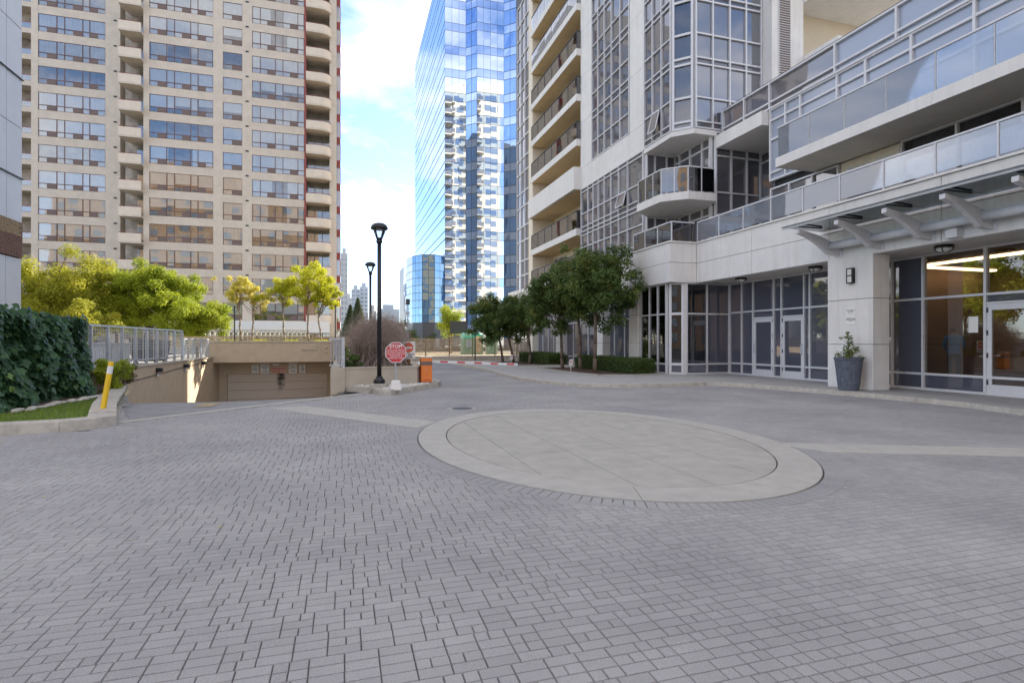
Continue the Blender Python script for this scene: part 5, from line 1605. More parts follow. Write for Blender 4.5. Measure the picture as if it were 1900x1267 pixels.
# =================================================================== ramp walls, fence, portal
rw = thing("ramp_wall", "tan stucco retaining wall along the left of the garage ramp", "wall", (-6.3, 24, -2.4))
mb = MB(); mb.box(-6.42, -6.1, 18.2, 29.98, -2.6, .60); mb.build("wall_face", M['tan'], rw)
mb = MB(); mb.box(-6.40, -6.12, 15.9, 18.2, -.6, .605); mb.build("wall_face", M['tan'], rw)
mb = MB(); mb.box(-6.45, -6.06, 15.9, 29.98, .605, .655); mb.build("wall_cap", M['tan_grey'], rw)
g = MB(); g.path([(-6.085, 17.0, .25), (-6.085, 20.0, .22), (-6.085, 24.0, .36), (-6.085, 29.9, .48)], .012, 5); g.build("cable", M['charcoal'], rw)
for i, (y, lab) in enumerate(((21.6, "black floodlight on the ramp wall next to the bronze shrub end"), (25.0, "black floodlight midway along the ramp wall"), (27.9, "black floodlight on the ramp wall next to the garage portal"))):
    t = thing("flood_light", lab, "lamp", (-6.1, y, .36), "floodlights on the ramp wall")
    mb = MB(); mb.box(-6.098, -5.93, y - .12, y + .12, .36, .50); mb.build("housing", M['black'], t, bevel=.015)
    mb = MB(); mb.hexa([(-6.05, y - .11, .22), (-5.95, y - .11, .28), (-5.95, y + .11, .28), (-6.05, y + .11, .22), (-6.05, y - .11, .36), (-5.93, y - .11, .36), (-5.93, y + .11, .36), (-6.05, y + .11, .36)]); mb.build("lens", M['lamp_glass'], t)
# steel picket fence along the wall, with lattice behind
fe = thing("steel_fence", "grey galvanised steel picket fence standing on the ramp wall", "fence", (-6.25, 20.7, .66))
fy0, fy1 = 15.8, 25.3
for z in (1.80, .78):
    mb = MB(); mb.box(-6.285, -6.215, fy0, fy1, z, z + .05); mb.build("rail", M['galv'], fe)
nb = 9; st = (fy1 - fy0) / nb
for i in range(nb + 1):
    y = fy0 + i * st
    mb = MB(); mb.box(-6.285, -6.215, y - .035, y + .035, .656, 1.80); mb.build("post", M['galv'], fe)
    if i < nb:
        for q in range(1, 8):
            yy = y + st * q / 8
            mb = MB(); mb.box(-6.255, -6.245, yy - .006, yy + .006, .83, 1.80); mb.build("picket", M['galv'], fe)
la = thing("lattice_screen", "beige square lattice screen standing just behind the steel fence", "fence", (-6.6, 20, .66))
for i in range(17):
    y = 15.9 + i * .55
    mb = MB(); mb.box(-6.615, -6.60, y - .012, y + .012, .70, 1.78); mb.build("upright", M['lattice'], la)
for i in range(7):
    z = 1.15 + i * .095
    mb = MB(); mb.box(-6.63, -6.616, 15.8, 25.4, z, z + .016); mb.build("crossbar", M['lattice'], la)
f2 = thing("wire_fence", "low galvanised wire mesh fence between the picket fence and garage portal", "fence", (-6.25, 27.4, .66))
for y in (25.6, 27.0, 28.4, 29.8):
    mb = MB(); mb.tube((-6.25, y, .656), (-6.25, y, 1.50), .03, .03, 8); mb.build("post", M['galv'], f2)
mb = MB(); mb.tube((-6.25, 25.6, 1.50), (-6.25, 29.8, 1.50), .025, .025, 8); mb.build("rail", M['galv'], f2)
for i in range(40):
    y = 25.65 + i * .104
    mb = MB(); mb.tube((-6.25, y, .67), (-6.25, y, 1.48), .006, .006, 4); mb.build("wire", M['galv'], f2)
for i in range(8):
    z = .75 + i * .1
    mb = MB(); mb.tube((-6.255, 25.6, z), (-6.255, 29.8, z), .005, .005, 4); mb.build("wire", M['galv'], f2)
# raised ground behind the fence with a cabinet
g = MB(); g.box(-30.0, -6.46, 18.9, 45, -.03, .45)
o = g.build("terrace", M['walk']); tag(o, kind="structure")
t = thing("utility_cabinet", "grey steel utility cabinet behind the picket fence near the ivy", "cabinet", (-8.0, 22.6, .45))
mb = MB(); mb.box(-8.5, -7.5, 21.8, 23.5, .45, 1.30); mb.build("body", M['grey_panel'], t, bevel=.01)
mb = MB(); mb.box(-8.55, -7.45, 21.75, 23.55, 1.302, 1.36); mb.build("lid", M['grey_panel'], t)
for q in range(2):
    mb = MB(); mb.box(-7.498, -7.48, 21.86 + q * .82, 22.62 + q * .82, .52, 1.26); d_ = mb.build("door", M['grey_panel'], t)
    mb = MB(); mb.box(-7.479, -7.46, 22.5 + q * .2, 22.54 + q * .2, .85, .98); mb.build("latch", M['charcoal'], d_)
t = thing("grey_dumpster", "dark grey bin standing behind the steel fence past the cabinet", "bin", (-8.0, 27.6, .45))
mb = MB(); mb.hexa([(-8.5, 27.0, .55), (-7.6, 27.0, .55), (-7.6, 28.4, .55), (-8.5, 28.4, .55), (-8.6, 26.9, 1.4), (-7.45, 26.9, 1.4), (-7.45, 28.5, 1.4), (-8.6, 28.5, 1.4)]); mb.build("tub", M['charcoal'], t)
mb = MB(); mb.hexa([(-8.62, 26.88, 1.402), (-7.43, 26.88, 1.402), (-7.43, 28.52, 1.402), (-8.62, 28.52, 1.402), (-8.62, 26.88, 1.52), (-7.43, 26.88, 1.45), (-7.43, 28.52, 1.45), (-8.62, 28.52, 1.52)]); mb.build("lid", M['black'], t)
for yy in (27.1, 28.3):
    for xx in (-8.4, -7.7):
        mb = MB(); mb.tube((xx, yy - .03, .51), (xx, yy + .03, .51), .06, .06, 8); mb.build("caster", M['black'], t)

# garage portal
po_ = thing("garage_portal", "tan stucco garage entrance portal with a deep header under a roof planter", "garage", (-3.3, 30.5, -2.4))
mb = MB(); mb.box(-6.42, -.36, 30.0, 30.35, .37, 1.36); mb.build("header", M['tan'], po_)
mb = MB(); mb.box(-6.46, -.30, 29.96, 30.40, 1.36, 1.42); mb.build("header_cap", M['tan_grey'], po_)
mb = MB(); mb.box(-6.42, -.36, 30.352, 34.5, .40, 1.0); mb.build("roof_slab", M['tan'], po_)
mb = MB(); mb.box(-6.42, -.36, 31.5, 31.75, -.28, .40); mb.build("lintel", M['tan'], po_)
mb = MB(); mb.box(-6.42, -5.74, 31.5, 31.75, -2.55, -.282); mb.build("jamb", M['tan'], po_)
mb = MB(); mb.box(-6.45, -6.102, 29.985, 31.5, -2.6, .398); mb.build("side_wall", M['tan'], po_)
mb = MB(); mb.box(-.36, -.10, 16.62, 31.6, -2.6, .62); mb.build("side_wall", M['tan_grey'], po_)
mb = MB(); mb.box(-.86, -.362, 31.5, 31.75, -2.55, -.282); mb.build("jamb", M['tan'], po_)
mb = MB(); mb.box(-.361, -.301, 29.94, 30.0, -.1, 1.5); mb.build("corner_strip", M['charcoal'], po_)
g = MB(); g.path([(-2.05, 29.99, .98), (-1.97, 29.93, 1.0), (-1.35, 29.93, 1.0), (-1.33, 29.93, 1.2), (-1.33, 29.99, 1.2)], .022, 6); g.build("wall_pipe", M['tan_grey'], po_)
mb = MB(); mb.box(-.55, -.42, 31.38, 31.498, .18, .30); mb.build("camera_box", M['white'], po_)
# door of four long sections, stained in the middle
m, tt_, b_ = newmat('stained_door_paint')
gN = nd(tt_, "ShaderNodeNewGeometry")
mp_ = nd(tt_, "ShaderNodeMapping"); mp_.inputs['Location'].default_value = (3.18 / 0.40, 0, 0.45 / 1.25); mp_.inputs['Scale'].default_value = (1 / 0.40, 0.0, 1 / 1.25)
gr = nd(tt_, "ShaderNodeTexGradient", gradient_type='SPHERICAL')
ns = nd(tt_, "ShaderNodeTexNoise", Scale=5.0, Detail=6.0, Roughness=0.65)
tt_.links.new(gN.outputs['Position'], mp_.inputs['Vector']); tt_.links.new(mp_.outputs['Vector'], gr.inputs['Vector'])
tt_.links.new(gN.outputs['Position'], ns.inputs['Vector'])
mu = nd(tt_, "ShaderNodeMath", operation='MULTIPLY'); tt_.links.new(gr.outputs['Fac'], mu.inputs[0]); tt_.links.new(ns.outputs['Fac'], mu.inputs[1])
rp = ramp(tt_, (0.60, 0.50, 0.39), (0.035, 0.028, 0.022), 0.16, 0.42)
tt_.links.new(mu.outputs['Value'], rp.inputs['Fac']); tt_.links.new(rp.outputs['Color'], b_.inputs['Base Color']); b_.inputs['Roughness'].default_value = 0.6
M['door'] = m
gd = thing("garage_door", "closed beige sectional garage door with a black soot stain in the middle", "garage door", (-3.3, 31.6, -2.45))
mb = MB(); mb.box(-5.74, -.86, 31.665, 31.74, -2.5, -.285); mb.build("gap_light_block", M['tan'], gd)  # sheet added behind the sections to stop daylight showing through their gaps
dz = [-2.45, -1.60, -1.12, -.70, -.285]
for i in range(4):
    mb = MB(); mb.box(-5.73, -.87, 31.58 - (.05 if i == 0 else 0), 31.66, dz[i] + .006, dz[i + 1] - .006); mb.build("door_section", M['door'], gd, bevel=.01)
# signs over the door
def sign(name, label, x0, x1, z0, z1, y, mat, lines, cat="sign", bord=None):
    t = thing(name, label, cat, ((x0 + x1) / 2, y, z0), "signs above the garage door")
    mb = MB(); mb.box(x0, x1, y - .012, y, z0, z1); mb.build("plate", mat, t)
    cxm = (x0 + x1) / 2
    for (s_, sz, zr, mt) in lines:
        text(s_, sz, (cxm, y - .0135, z0 + (z1 - z0) * zr), (R(90), 0, 0), mt, t, bold=sz * .02)
    return t
ys = 31.498
sign("garage_sign", "narrow white garage sign with small black print, beside the jamb end of the row", -4.57, -4.25, -.24, .18, ys, M['signwhite'], [("PARKING", .055, .80, M['ink']), ("PERMIT", .075, .52, M['ink']), ("HOLDERS", .06, .34, M['ink']), ("7 / 24", .08, .14, M['ink'])])
sign("garage_sign", "tall white garage sign reading AUTHORIZED PARKING ONLY", -4.16, -3.74, -.27, .29, ys, M['signwhite'], [("PRIVATE", .075, .91, M['inkred']), ("AUTHORIZED", .065, .76, M['ink']), ("PARKING", .085, .58, M['ink']), ("ONLY", .085, .42, M['ink']), ("UNAUTHORIZED VEHICLES\nTOWED AT\nOWNERS EXPENSE", .032, .16, M['ink'])])
sign("clearance_sign", "pink CLEARANCE height sign with red letters over the garage door", -3.66, -2.93, -.27, .06, ys, M['signpink'], [("CLEARANCE", .125, .72, M['inkred']), ("2.10 m/6' 11\"", .115, .26, M['inkred'])])
sign("garage_sign", "tall white garage sign with red heading and fine print beside the speed sign", -2.79, -2.38, -.28, .30, ys, M['signwhite'], [("CAUTION", .08, .90, M['inkred']), ("GARAGE DOOR", .055, .70, M['ink']), ("CLOSES\nAUTOMATICALLY", .05, .52, M['ink']), ("ONE VEHICLE\nAT A TIME", .045, .2, M['ink'])])
sign("speed_sign", "small white speed sign with a bold 10", -2.26, -1.97, -.28, .16, ys, M['signwhite'], [("SPEED\nLIMIT", .05, .82, M['ink']), ("10", .20, .45, M['ink']), ("KM/H", .06, .14, M['ink'])])
t = thing("portal_lamp", "small white lamp box on the lintel above the clearance sign", "lamp", (-3.4, 31.45, .14))
mb = MB(); mb.box(-3.55, -3.27, 31.40, 31.497, .13, .25); mb.build("housing", M['white'], t, bevel=.01)
mb = MB(); mb.box(-3.52, -3.30, 31.39, 31.399, .145, .235); mb.build("lens", M['wlamp'], t)
# plants on the garage roof
g = MB(); g.box(-6.42, -.36, 30.41, 34.5, 1.0, 1.38); o = g.build("roof_soil", M['soil'], po_)
rs = np.random.default_rng(12); n = 6000
gx = rs.uniform(-6.4, -.4, n); gy = rs.uniform(30.45, 31.6, n); h = rs.uniform(.03, .16, n) * (0.4 + 0.6 * (np.sin(gx * 4.2) > 0.2)); an = rs.uniform(0, 6.28, n); ln = rs.normal(size=(n, 2)) * .04
V_ = np.stack([np.c_[gx - .008 * np.cos(an), gy - .008 * np.sin(an), np.full(n, 1.37)], np.c_[gx + .008 * np.cos(an), gy + .008 * np.sin(an), np.full(n, 1.37)], np.c_[gx + ln[:, 0], gy + ln[:, 1], 1.38 + h]], 1).reshape(-1, 3)
o = link("roof_grass", npmesh("roof_grass", V_, np.arange(n * 3).reshape(n, 3), M['leaf_yellow'], np.repeat(rs.random(n), 3)))
tag(o, "dry tufts of grass on the garage roof planter", "grass", kind="stuff")
# horizontal wood fence behind them and a pale lattice wall farther back
wf = thing("wood_fence", "low brown fence of horizontal wooden slats on the garage roof", "fence", (-4, 34.6, 1.0))
for i in range(5):
    for q in range(6):
        x0 = -10.0 + q * 1.75
        mb = MB(); mb.box(x0 + .01, x0 + 1.74, 34.56, 34.60, 1.12 + i * .115, 1.12 + i * .115 + .095); mb.build("slat", M['wood'], wf)
for q in range(7):
    x0 = -10.0 + q * 1.75
    mb = MB(); mb.box(x0 - .04, x0 + .04, 34.605, 34.69, .4, 1.72); mb.build("post", M['wood_dark'], wf)
lw = thing("lattice_wall", "pale beige lattice wall in front of the beige apartment tower", "fence", (-8, 52, 0))
mb = MB(); mb.box(-13.5, -3.0, 52.0, 52.2, 0, 1.2); mb.build("base", M['lattice'], lw)
mb = MB(); mb.box(-13.5, -3.0, 51.98, 52.22, 2.25, 2.42); mb.build("top_rail", M['lattice'], lw)
for i in range(29):
    x = -13.4 + i * .36
    mb = MB(); mb.box(x, x + .12, 52.02, 52.18, 1.2, 2.25); mb.build("baluster", M['lattice'], lw)
for z in (1.5, 1.85):
    mb = MB(); mb.box(-13.45, -3.05, 52.05, 52.15, z, z + .1); mb.build("crossbar", M['lattice'], lw)

# five slender trees on the roof planter
specs = [(-5.02, 31.3, 3.7, "golden_tree", "slender sparse golden tree at the fence end of the garage roof planter", 'leaf_gold', 2600, .4), (-4.55, 31.5, 3.0, "golden_tree", "short thin golden tree with bare twigs, second on the garage roof planter", 'leaf_gold', 1600, .45),
         (-2.98, 31.4, 3.6, "golden_green_tree", "slim yellow-green tree in the middle of the garage roof planter", 'leaf_goldgreen', 5200, .2), (-1.75, 31.2, 4.1, "golden_green_tree", "tallest yellow-green tree on the garage roof planter with a broad crown", 'leaf_goldgreen', 9500, .12), (-1.15, 31.4, 3.0, "golden_green_tree", "small yellow-green tree with bare twigs nearest the ramp railing", 'leaf_goldgreen', 3600, .3)]
for i, (x, y, H, nm, lab, lm_, nl, ho) in enumerate(specs):
    wdt = (1.30, 1.05, 1.35, 1.85, 1.30)[i]
    tree(nm, lab, (x, y, 1.38), H * .42, (x + (-.25, .2, -.1, .05, .2)[i], y, 1.38 + H * .72), (wdt, wdt, H * .29), (26, 20, 34, 52, 26)[i], int(nl * 1.5), .042, M[lm_], M['bark_pale'], 40 + i, r0=.045, group=None, lean=((-.12, 0), (.05, 0), (-.1, 0), (-.1, 0), (-.15, 0))[i], holes=ho, clump_r=(.14, .26), nbranch=(22, 20, 16, 22, 18)[i])
for i, (x, y, z1, lab) in enumerate(((-5.3, 31.0, 3.15, "thin dark post rising between the golden trees on the garage roof"), (-.42, 29.85, 3.2, "thin dark post at the corner of the garage portal"))):
    t = thing("dark_post", lab, "post", (x, y, 1.0))
    mb = MB(); mb.box(x - .03, x + .03, y - .03, y + .03, 1.0 if i == 0 else -.5, z1); mb.build("shaft", M['charcoal'], t)
    mb = MB(); mb.box(x - .045, x + .045, y - .045, y + .045, z1, z1 + .05); mb.build("cap", M['charcoal'], t)

# big trees behind the fence
def grad(c0, amp):
    return lambda P: amp * (P[:, 0] - c0)
tree("yellow_tree", "broad yellow-green tree behind the picket fence next to the grey panel building", (-15.3, 36.5, .2), 1.6, (-14.5, 36.5, 3.75), (3.9, 3.0, 2.75), 150, 52000, .062, M['leaf_yellow'], M['bark'], 61, r0=.13, nbranch=26, clump_r=(.12, .21))
tree("lime_tree", "broad lime-green tree behind the picket fence, beside the yellow tree", (-11.0, 37.0, .2), 1.5, (-10.6, 37.0, 3.75), (3.1, 2.6, 2.5), 130, 46000, .060, M['leaf_lime'], M['bark'], 62, r0=.13, nbranch=26, clump_r=(.12, .21))
tree("yellow_tree", "yellow-green tree filling the gap between the broad yellow tree and the lime one", (-12.7, 37.8, .2), 1.5, (-12.5, 37.8, 3.7), (2.4, 2.0, 2.3), 100, 28000, .062, M['leaf_lime'], M['bark'], 65, r0=.11, nbranch=18, clump_r=(.13, .22))
tree("lime_tree", "low lime-green tree spreading down towards the garage roof fence", (-8.1, 36.0, .2), 1.0, (-8.2, 36.0, 2.55), (2.2, 1.8, 1.6), 85, 26000, .058, M['leaf_lime'], M['bark'], 63, r0=.09, nbranch=18, clump_r=(.18, .28))
tree("lime_tree", "small lime-green tree squeezed low between the yellow tree and fence", (-12.8, 33.5, .45), .9, (-12.6, 33.5, 2.3), (1.9, 1.7, 1.3), 60, 18000, .058, M['leaf_yellow'], M['bark'], 64, r0=.08, nbranch=16, clump_r=(.18, .28))
# trees left of the picture, mirrored in the storefront
for i, (x, y, mt) in enumerate(((-14.5, 30.0, 'leaf_lime'), (-13.0, 24.5, 'leaf_yellow'), (-18.0, 35.0, 'leaf_lime'))):
    tree(("lime_tree", "yellow_tree")[i % 2], ("tall lime tree rising past the grey panel building, mirrored in the lobby door", "tall yellow tree at the back of the grey panel building, mirrored in the lobby glass", "tall lime tree farther back than the yellow ones, mirrored in the storefront doors", "lime tree close behind the ivy wall, mirrored in the storefront")[i], (x - 4, y, 0), 1.8, (x - 4, y, 5.2), (3.1, 3.4, 4.0), 80, 16000, .13, M[mt], M['bark'], 70 + i, r0=.15, nbranch=14, clump_r=(.18, .3))
# =================================================================== island with planter, lamp, signs and barrier
g = MB(); g.prism([(0.05, 16.45), (0.78, 15.75), (0.95, 14.98), (1.12, 14.92), (2.58, 16.95), (2.84, 18.2), (2.84, 19.4), (0.05, 19.4)], -.02, .115)
isl = g.build("traffic_island", M['walk']); tag(isl, kind="structure")
ik = [Vector(p) for p in ((0.10, 16.30), (0.72, 15.62), (0.84, 14.92), (1.00, 14.74), (1.18, 14.72), (1.95, 15.80), (2.74, 16.90), (2.98, 17.6), (3.0, 18.6), (3.0, 19.6))]
for i in range(len(ik) - 1):
    a, b = ik[i], ik[i + 1]; d = (b - a).normalized(); nn = Vector((-d.y, d.x)); a2 = a + d * .003; b2 = b - d * .003; ii = nn * .15
    g = MB()
    g.hexa([(a2.x, a2.y, -.03), (b2.x, b2.y, -.03), (b2.x + ii.x, b2.y + ii.y, -.03), (a2.x + ii.x, a2.y + ii.y, -.03), (a2.x + nn.x * .015, a2.y + nn.y * .015, .15), (b2.x + nn.x * .015, b2.y + nn.y * .015, .15), (b2.x + ii.x, b2.y + ii.y, .152), (a2.x + ii.x, a2.y + ii.y, .152)])
    g.build("kerb_stone", M['kerb'], isl, bevel=.014)
# gravel
rg = np.random.default_rng(17); n = 5200
gx = rg.uniform(.1, 2.8, n); gy = rg.uniform(14.9, 18.9, n)
ok = in_poly(np.c_[gx, gy], [(.30, 16.35), (.95, 15.6), (1.08, 14.95), (1.2, 14.98), (2.55, 16.85), (2.8, 17.8), (2.75, 18.8), (2.3, 18.8), (2.15, 16.72), (.3, 16.45)])
gx = gx[ok]; gy = gy[ok]; n = len(gx)
ico = np.array([(0, 0, 1), (.9, 0, .1), (-.45, .8, .15), (-.45, -.8, .05), (.3, .5, -.6), (.1, -.6, -.6)])
icf = np.array([(0, 1, 2), (0, 2, 3), (0, 3, 1), (1, 4, 2), (1, 3, 5), (1, 5, 4), (2, 4, 3), (3, 4, 5)])
an = rg.uniform(0, 6.28, n); sz = rg.uniform(.016, .05, n)
ca, sa = np.cos(an), np.sin(an)
V_ = np.empty((n, 6, 3))
jit = ico[None] * (1 + .25 * rg.normal(size=(n, 6, 1)))
V_[:, :, 0] = gx[:, None] + sz[:, None] * (jit[:, :, 0] * ca[:, None] - jit[:, :, 1] * sa[:, None])
V_[:, :, 1] = gy[:, None] + sz[:, None] * (jit[:, :, 0] * sa[:, None] + jit[:, :, 1] * ca[:, None])
V_[:, :, 2] = .125 + rg.uniform(0, .02, n)[:, None] + sz[:, None] * jit[:, :, 2] * .7
F_ = (icf[None] + (np.arange(n) * 6)[:, None, None]).reshape(-1, 3)
o = link("gravel", npmesh("gravel", V_.reshape(-1, 3), F_, M['stone_pale'])); tag(o, "pale loose gravel filling the traffic island bed", "gravel", kind="stuff")

pw_ = thing("planter_wall", "grey-tan stucco planter wall on the traffic island around the bare bush", "planter", (1.1, 18, .1))
mb = MB(); mb.box(-.36, .03, 16.45, 16.61, -.4, .655); mb.build("wall_face", M['tan_grey'], pw_)
mb = MB(); mb.prism([(.032, 16.50), (2.10, 16.74), (2.10, 16.95), (.032, 16.71)], .05, .62); mb.build("wall_face", M['tan_grey'], pw_)
mb = MB(); mb.prism([(2.102, 16.74), (2.32, 17.4), (2.42, 19.5), (2.46, 29.5), (2.22, 29.5), (2.2, 19.5), (2.12, 17.5), (1.95, 16.96), (2.10, 16.95)], .05, .62); mb.build("wall_face", M['tan_grey'], pw_)
mb = MB(); mb.prism([(.034, 16.48), (2.11, 16.72), (2.34, 17.4), (2.44, 19.5), (2.48, 29.5), (2.18, 29.5), (2.16, 19.5), (2.08, 17.6), (1.9, 16.98), (.034, 16.74)], .622, .662); mb.build("wall_cap", M['tan_grey'], pw_)
mb = MB(); mb.prism([(-.08, 16.76), (1.9, 17.0), (2.08, 17.6), (2.15, 19.5), (2.17, 29.4), (-.08, 29.4)], .05, .60); mb.build("planter_soil", M['mulch'], pw_)
# railing along the ramp, seen almost end-on
ra = thing("ramp_railing", "grey galvanised picket railing running along the top of the ramp's planter wall", "railing", (-.2, 20, .66))
rp0, rp1 = Vector((-.02, 16.62)), Vector((-.42, 29.6))
Lr = (rp1 - rp0).length; dr_ = (rp1 - rp0).normalized()
def rpt(s): q = rp0 + dr_ * s; return q
for z in (.72, 1.47):
    mb = MB(); mb.tube((rp0.x, rp0.y, z), (rp1.x, rp1.y, z), .03, .03, 6); mb.build("rail", M['galv'], ra)
for i in range(8):
    q = rpt(Lr * i / 7); mb = MB(); mb.box(q.x - .045, q.x + .045, q.y - .045, q.y + .045, .60, 1.52); mb.build("post", M['galv'], ra)
for i in range(1, 90):
    q = rpt(Lr * i / 90); mb = MB(); mb.box(q.x - .011, q.x + .011, q.y - .011, q.y + .011, .74, 1.46); mb.build("picket", M['galv'], ra)
for x in (-.40,):
    mb = MB(); mb.box(-.40, -.065, 16.60, 16.64, 1.45, 1.50); mb.box(-.40, -.065, 16.60, 16.64, .70, .74); mb.build("end_rail", M['galv'], ra)
    for q in range(4):
        mb = MB(); mb.box(-.36 + q * .075, -.345 + q * .075, 16.61, 16.63, .742, 1.448); mb.build("picket", M['galv'], ra)

# bare bush: dense arching twigs
def twig_bush(name, label, c, rad, n, seed, h0=.6):
    rg = np.random.default_rng(seed)
    t = thing(name, label, "bush", (c[0], c[1], h0))
    V = []; T = []
    base = np.c_[c[0] + rg.normal(size=n) * rad[0] * .28, c[1] + rg.normal(size=n) * rad[1] * .28, np.full(n, h0)]
    d = rg.normal(size=(n, 3)); d[:, 2] = np.abs(d[:, 2]) * 1.1 + .15; d /= np.linalg.norm(d, axis=1)[:, None]
    tip = np.array([c[0], c[1], c[2]]) + d * np.array(rad) * (rg.random(n) ** .3)[:, None] * (1 + .12 * np.sin(5 * np.arctan2(d[:, 1], d[:, 0])))[:, None]
    prev = base
    side = rg.normal(size=(n, 3)); side /= np.linalg.norm(side, axis=1)[:, None]
    segs = 4
    quads = []
    bend = rg.normal(size=(n, 3)) * .10
    for s in range(1, segs + 1):
        k = s / segs
        p = base + (tip - base) * k + bend * math.sin(k * math.pi)
        p[:, 2] += .15 * math.sin(k * math.pi)
        w0 = .006 * (1 - (s - 1) / segs) + .0018; w1 = .006 * (1 - s / segs) + .0018
        quads.append(np.stack([prev - side * w0, prev + side * w0, p + side * w1, p - side * w1], 1))
        # side twigs
        m_ = 2
        for q in range(m_):
            tp = p + rg.normal(size=(n, 3)) * .13 + np.array([0, 0, .05])
            quads.append(np.stack([p - side * .0022, p + side * .0022, tp + side * .001, tp - side * .001], 1))
        prev = p
    V = np.concatenate(quads).reshape(-1, 3)
    nq = len(V) // 4
    tint = np.repeat(rg.random(nq), 4)
    link("twigs", npmesh("twigs", V, np.arange(nq * 4).reshape(nq, 4), M['twig'], tint), t)
    return t
bb = twig_bush("bare_bush", "large rounded bare brown bush in the planter behind the black lamp post", (1.05, 18.4, 1.15), (1.15, 1.25, 1.15), 4300, 77)
rb = random.Random(2)
leaves("sparse_leaves", bb, [(1.05 + rb.gauss(0, .5), 18.3 + rb.gauss(0, .5), 1.3 + rb.gauss(0, .35)) for _ in range(16)], [.3] * 16, 900, .018, M['leaf_shrub'], 78)
shrub("evergreen_shrub", "low dark evergreen shrub under the bare bush by the railing", (.25, 17.25, .80), (.36, .3, .28), 2600, .022, M['leaf_dark'], 79)
twig_bush("bare_bush", "second bare brown bush farther back in the planter beside the tall grey pole", (1.7, 21.2, 1.05), (.8, 1.3, .95), 2200, 80)

# lamp posts
def lamp_post(label, x, y, z0, H, ped=True, sc=1.0):
    t = thing("lamp_post", label, "lamp post", (x, y, z0), "black lamp posts with domed heads")
    if ped:
        mb = MB(); mb.lathe((x, y, z0 - .02), [(.26, 0), (.26, .12), (.24, .14)], 24); mb.build("footing", M['kerb'], t)
    zb_ = z0 + (.125 if ped else 0)
    mb = MB(); mb.lathe((x, y, zb_), [(.155, 0), (.155, .09), (.12, .12), (.09, .16), (.075, .20)], 20); mb.build("base", M['black'], t, bevel=.006)
    hd = z0 + H
    mb = MB(); mb.lathe((x, y, 0), [(.062, zb_ + .19), (.055, hd - .56)], 18); mb.build("shaft", M['black'], t, smooth=True)
    mb = MB(); mb.lathe((x, y, hd), [(.06, -.57), (.085, -.53), (.085, -.49), (.06, -.46)], 16); mb.build("collar", M['black'], t)
    for q in range(4):
        c_, s_ = math.cos(q * math.pi / 2 + .5), math.sin(q * math.pi / 2 + .5)
        mb = MB(); mb.path([(x + .06 * c_, y + .06 * s_, hd - .50), (x + .12 * c_, y + .12 * s_, hd - .36), (x + .20 * c_, y + .20 * s_, hd - .17)], .012, 6); mb.build("arm", M['black'], t)
    mb = MB(); mb.lathe((x, y, hd), [(.05, -.48), (.10, -.36), (.165, -.20), (.175, -.17)], 18); mb.build("lens", M['lamp_glass'], t, smooth=True)
    mb = MB(); mb.lathe((x, y, hd), [(.225, -.18), (.235, -.15), (.215, -.09), (.16, -.035), (.08, -.008), (.02, 0)], 24); mb.build("dome", M['black'], t, smooth=True)
lamp_post("tall black lamp post on a concrete footing in the island gravel", .93, 15.62, .13, 4.52)
lamp_post("black lamp post rising farther back from the planter bushes by the spruces", 1.10, 24.8, .6, 4.25, ped=False)

# octagonal stop sign in a concrete block
t = thing("stop_sign", "red octagonal STOP! sign with small white print in a white concrete block", "sign", (1.32, 14.98, .12))
sx, sy = 1.32, 15.0
mb = MB(); mb.hexa([(sx - .15, sy - .15, .11), (sx + .15, sy - .15, .11), (sx + .15, sy + .15, .11), (sx - .15, sy + .15, .11), (sx - .105, sy - .105, .37), (sx + .105, sy - .105, .37), (sx + .105, sy + .105, .37), (sx - .105, sy + .105, .37)])
mb.build("concrete_base", M['white_conc'], t, bevel=.025)
mb = MB(); mb.tube((sx, sy, .37), (sx, sy, 1.3), .02, .02, 10); mb.build("pole", M['galv'], t)
face = math.atan2(sx, sy)               # turned to drivers coming up the court
rz = -face
def oct_(r, y0, y1, name, mat):
    mb = MB(); k = 8
    vs = []
    for yy in (y0, y1):
        for i in range(k):
            a = math.pi / 8 + i * math.pi / 4
            vs.append((r * math.cos(a), yy, r * math.sin(a)))
    mb.add(vs, [tuple(range(k)), tuple(range(2 * k - 1, k - 1, -1))] + [(i, k + i, k + (i + 1) % k, (i + 1) % k) for i in range(k)])
    return link(name, mb.mesh(name, mat), t, (sx, sy - .03, 1.11), (0, 0, rz))
oct_(.292, -.004, .004, "sign_border", M['white']); oct_(.272, -.007, -.0045, "sign_face", M['red'])
def onsign(dz): return (sx - .0085 * math.sin(face), sy - .03 - .0085 * math.cos(face), 1.11 + dz)
text("STOP!", .125, onsign(.155), (R(90), 0, rz), M['white'], t, bold=.003)
for i, s_ in enumerate(("PLEASE YOUR REMOTE", "TO OPEN THE GARAGE", "DOOR & PROCEED ONLY", "WHEN DOOR IS", "COMPLETELY OPEN")):
    text(s_, .044, onsign(.062 - i * .053), (R(90), 0, rz), M['white'], t, bold=.0008)

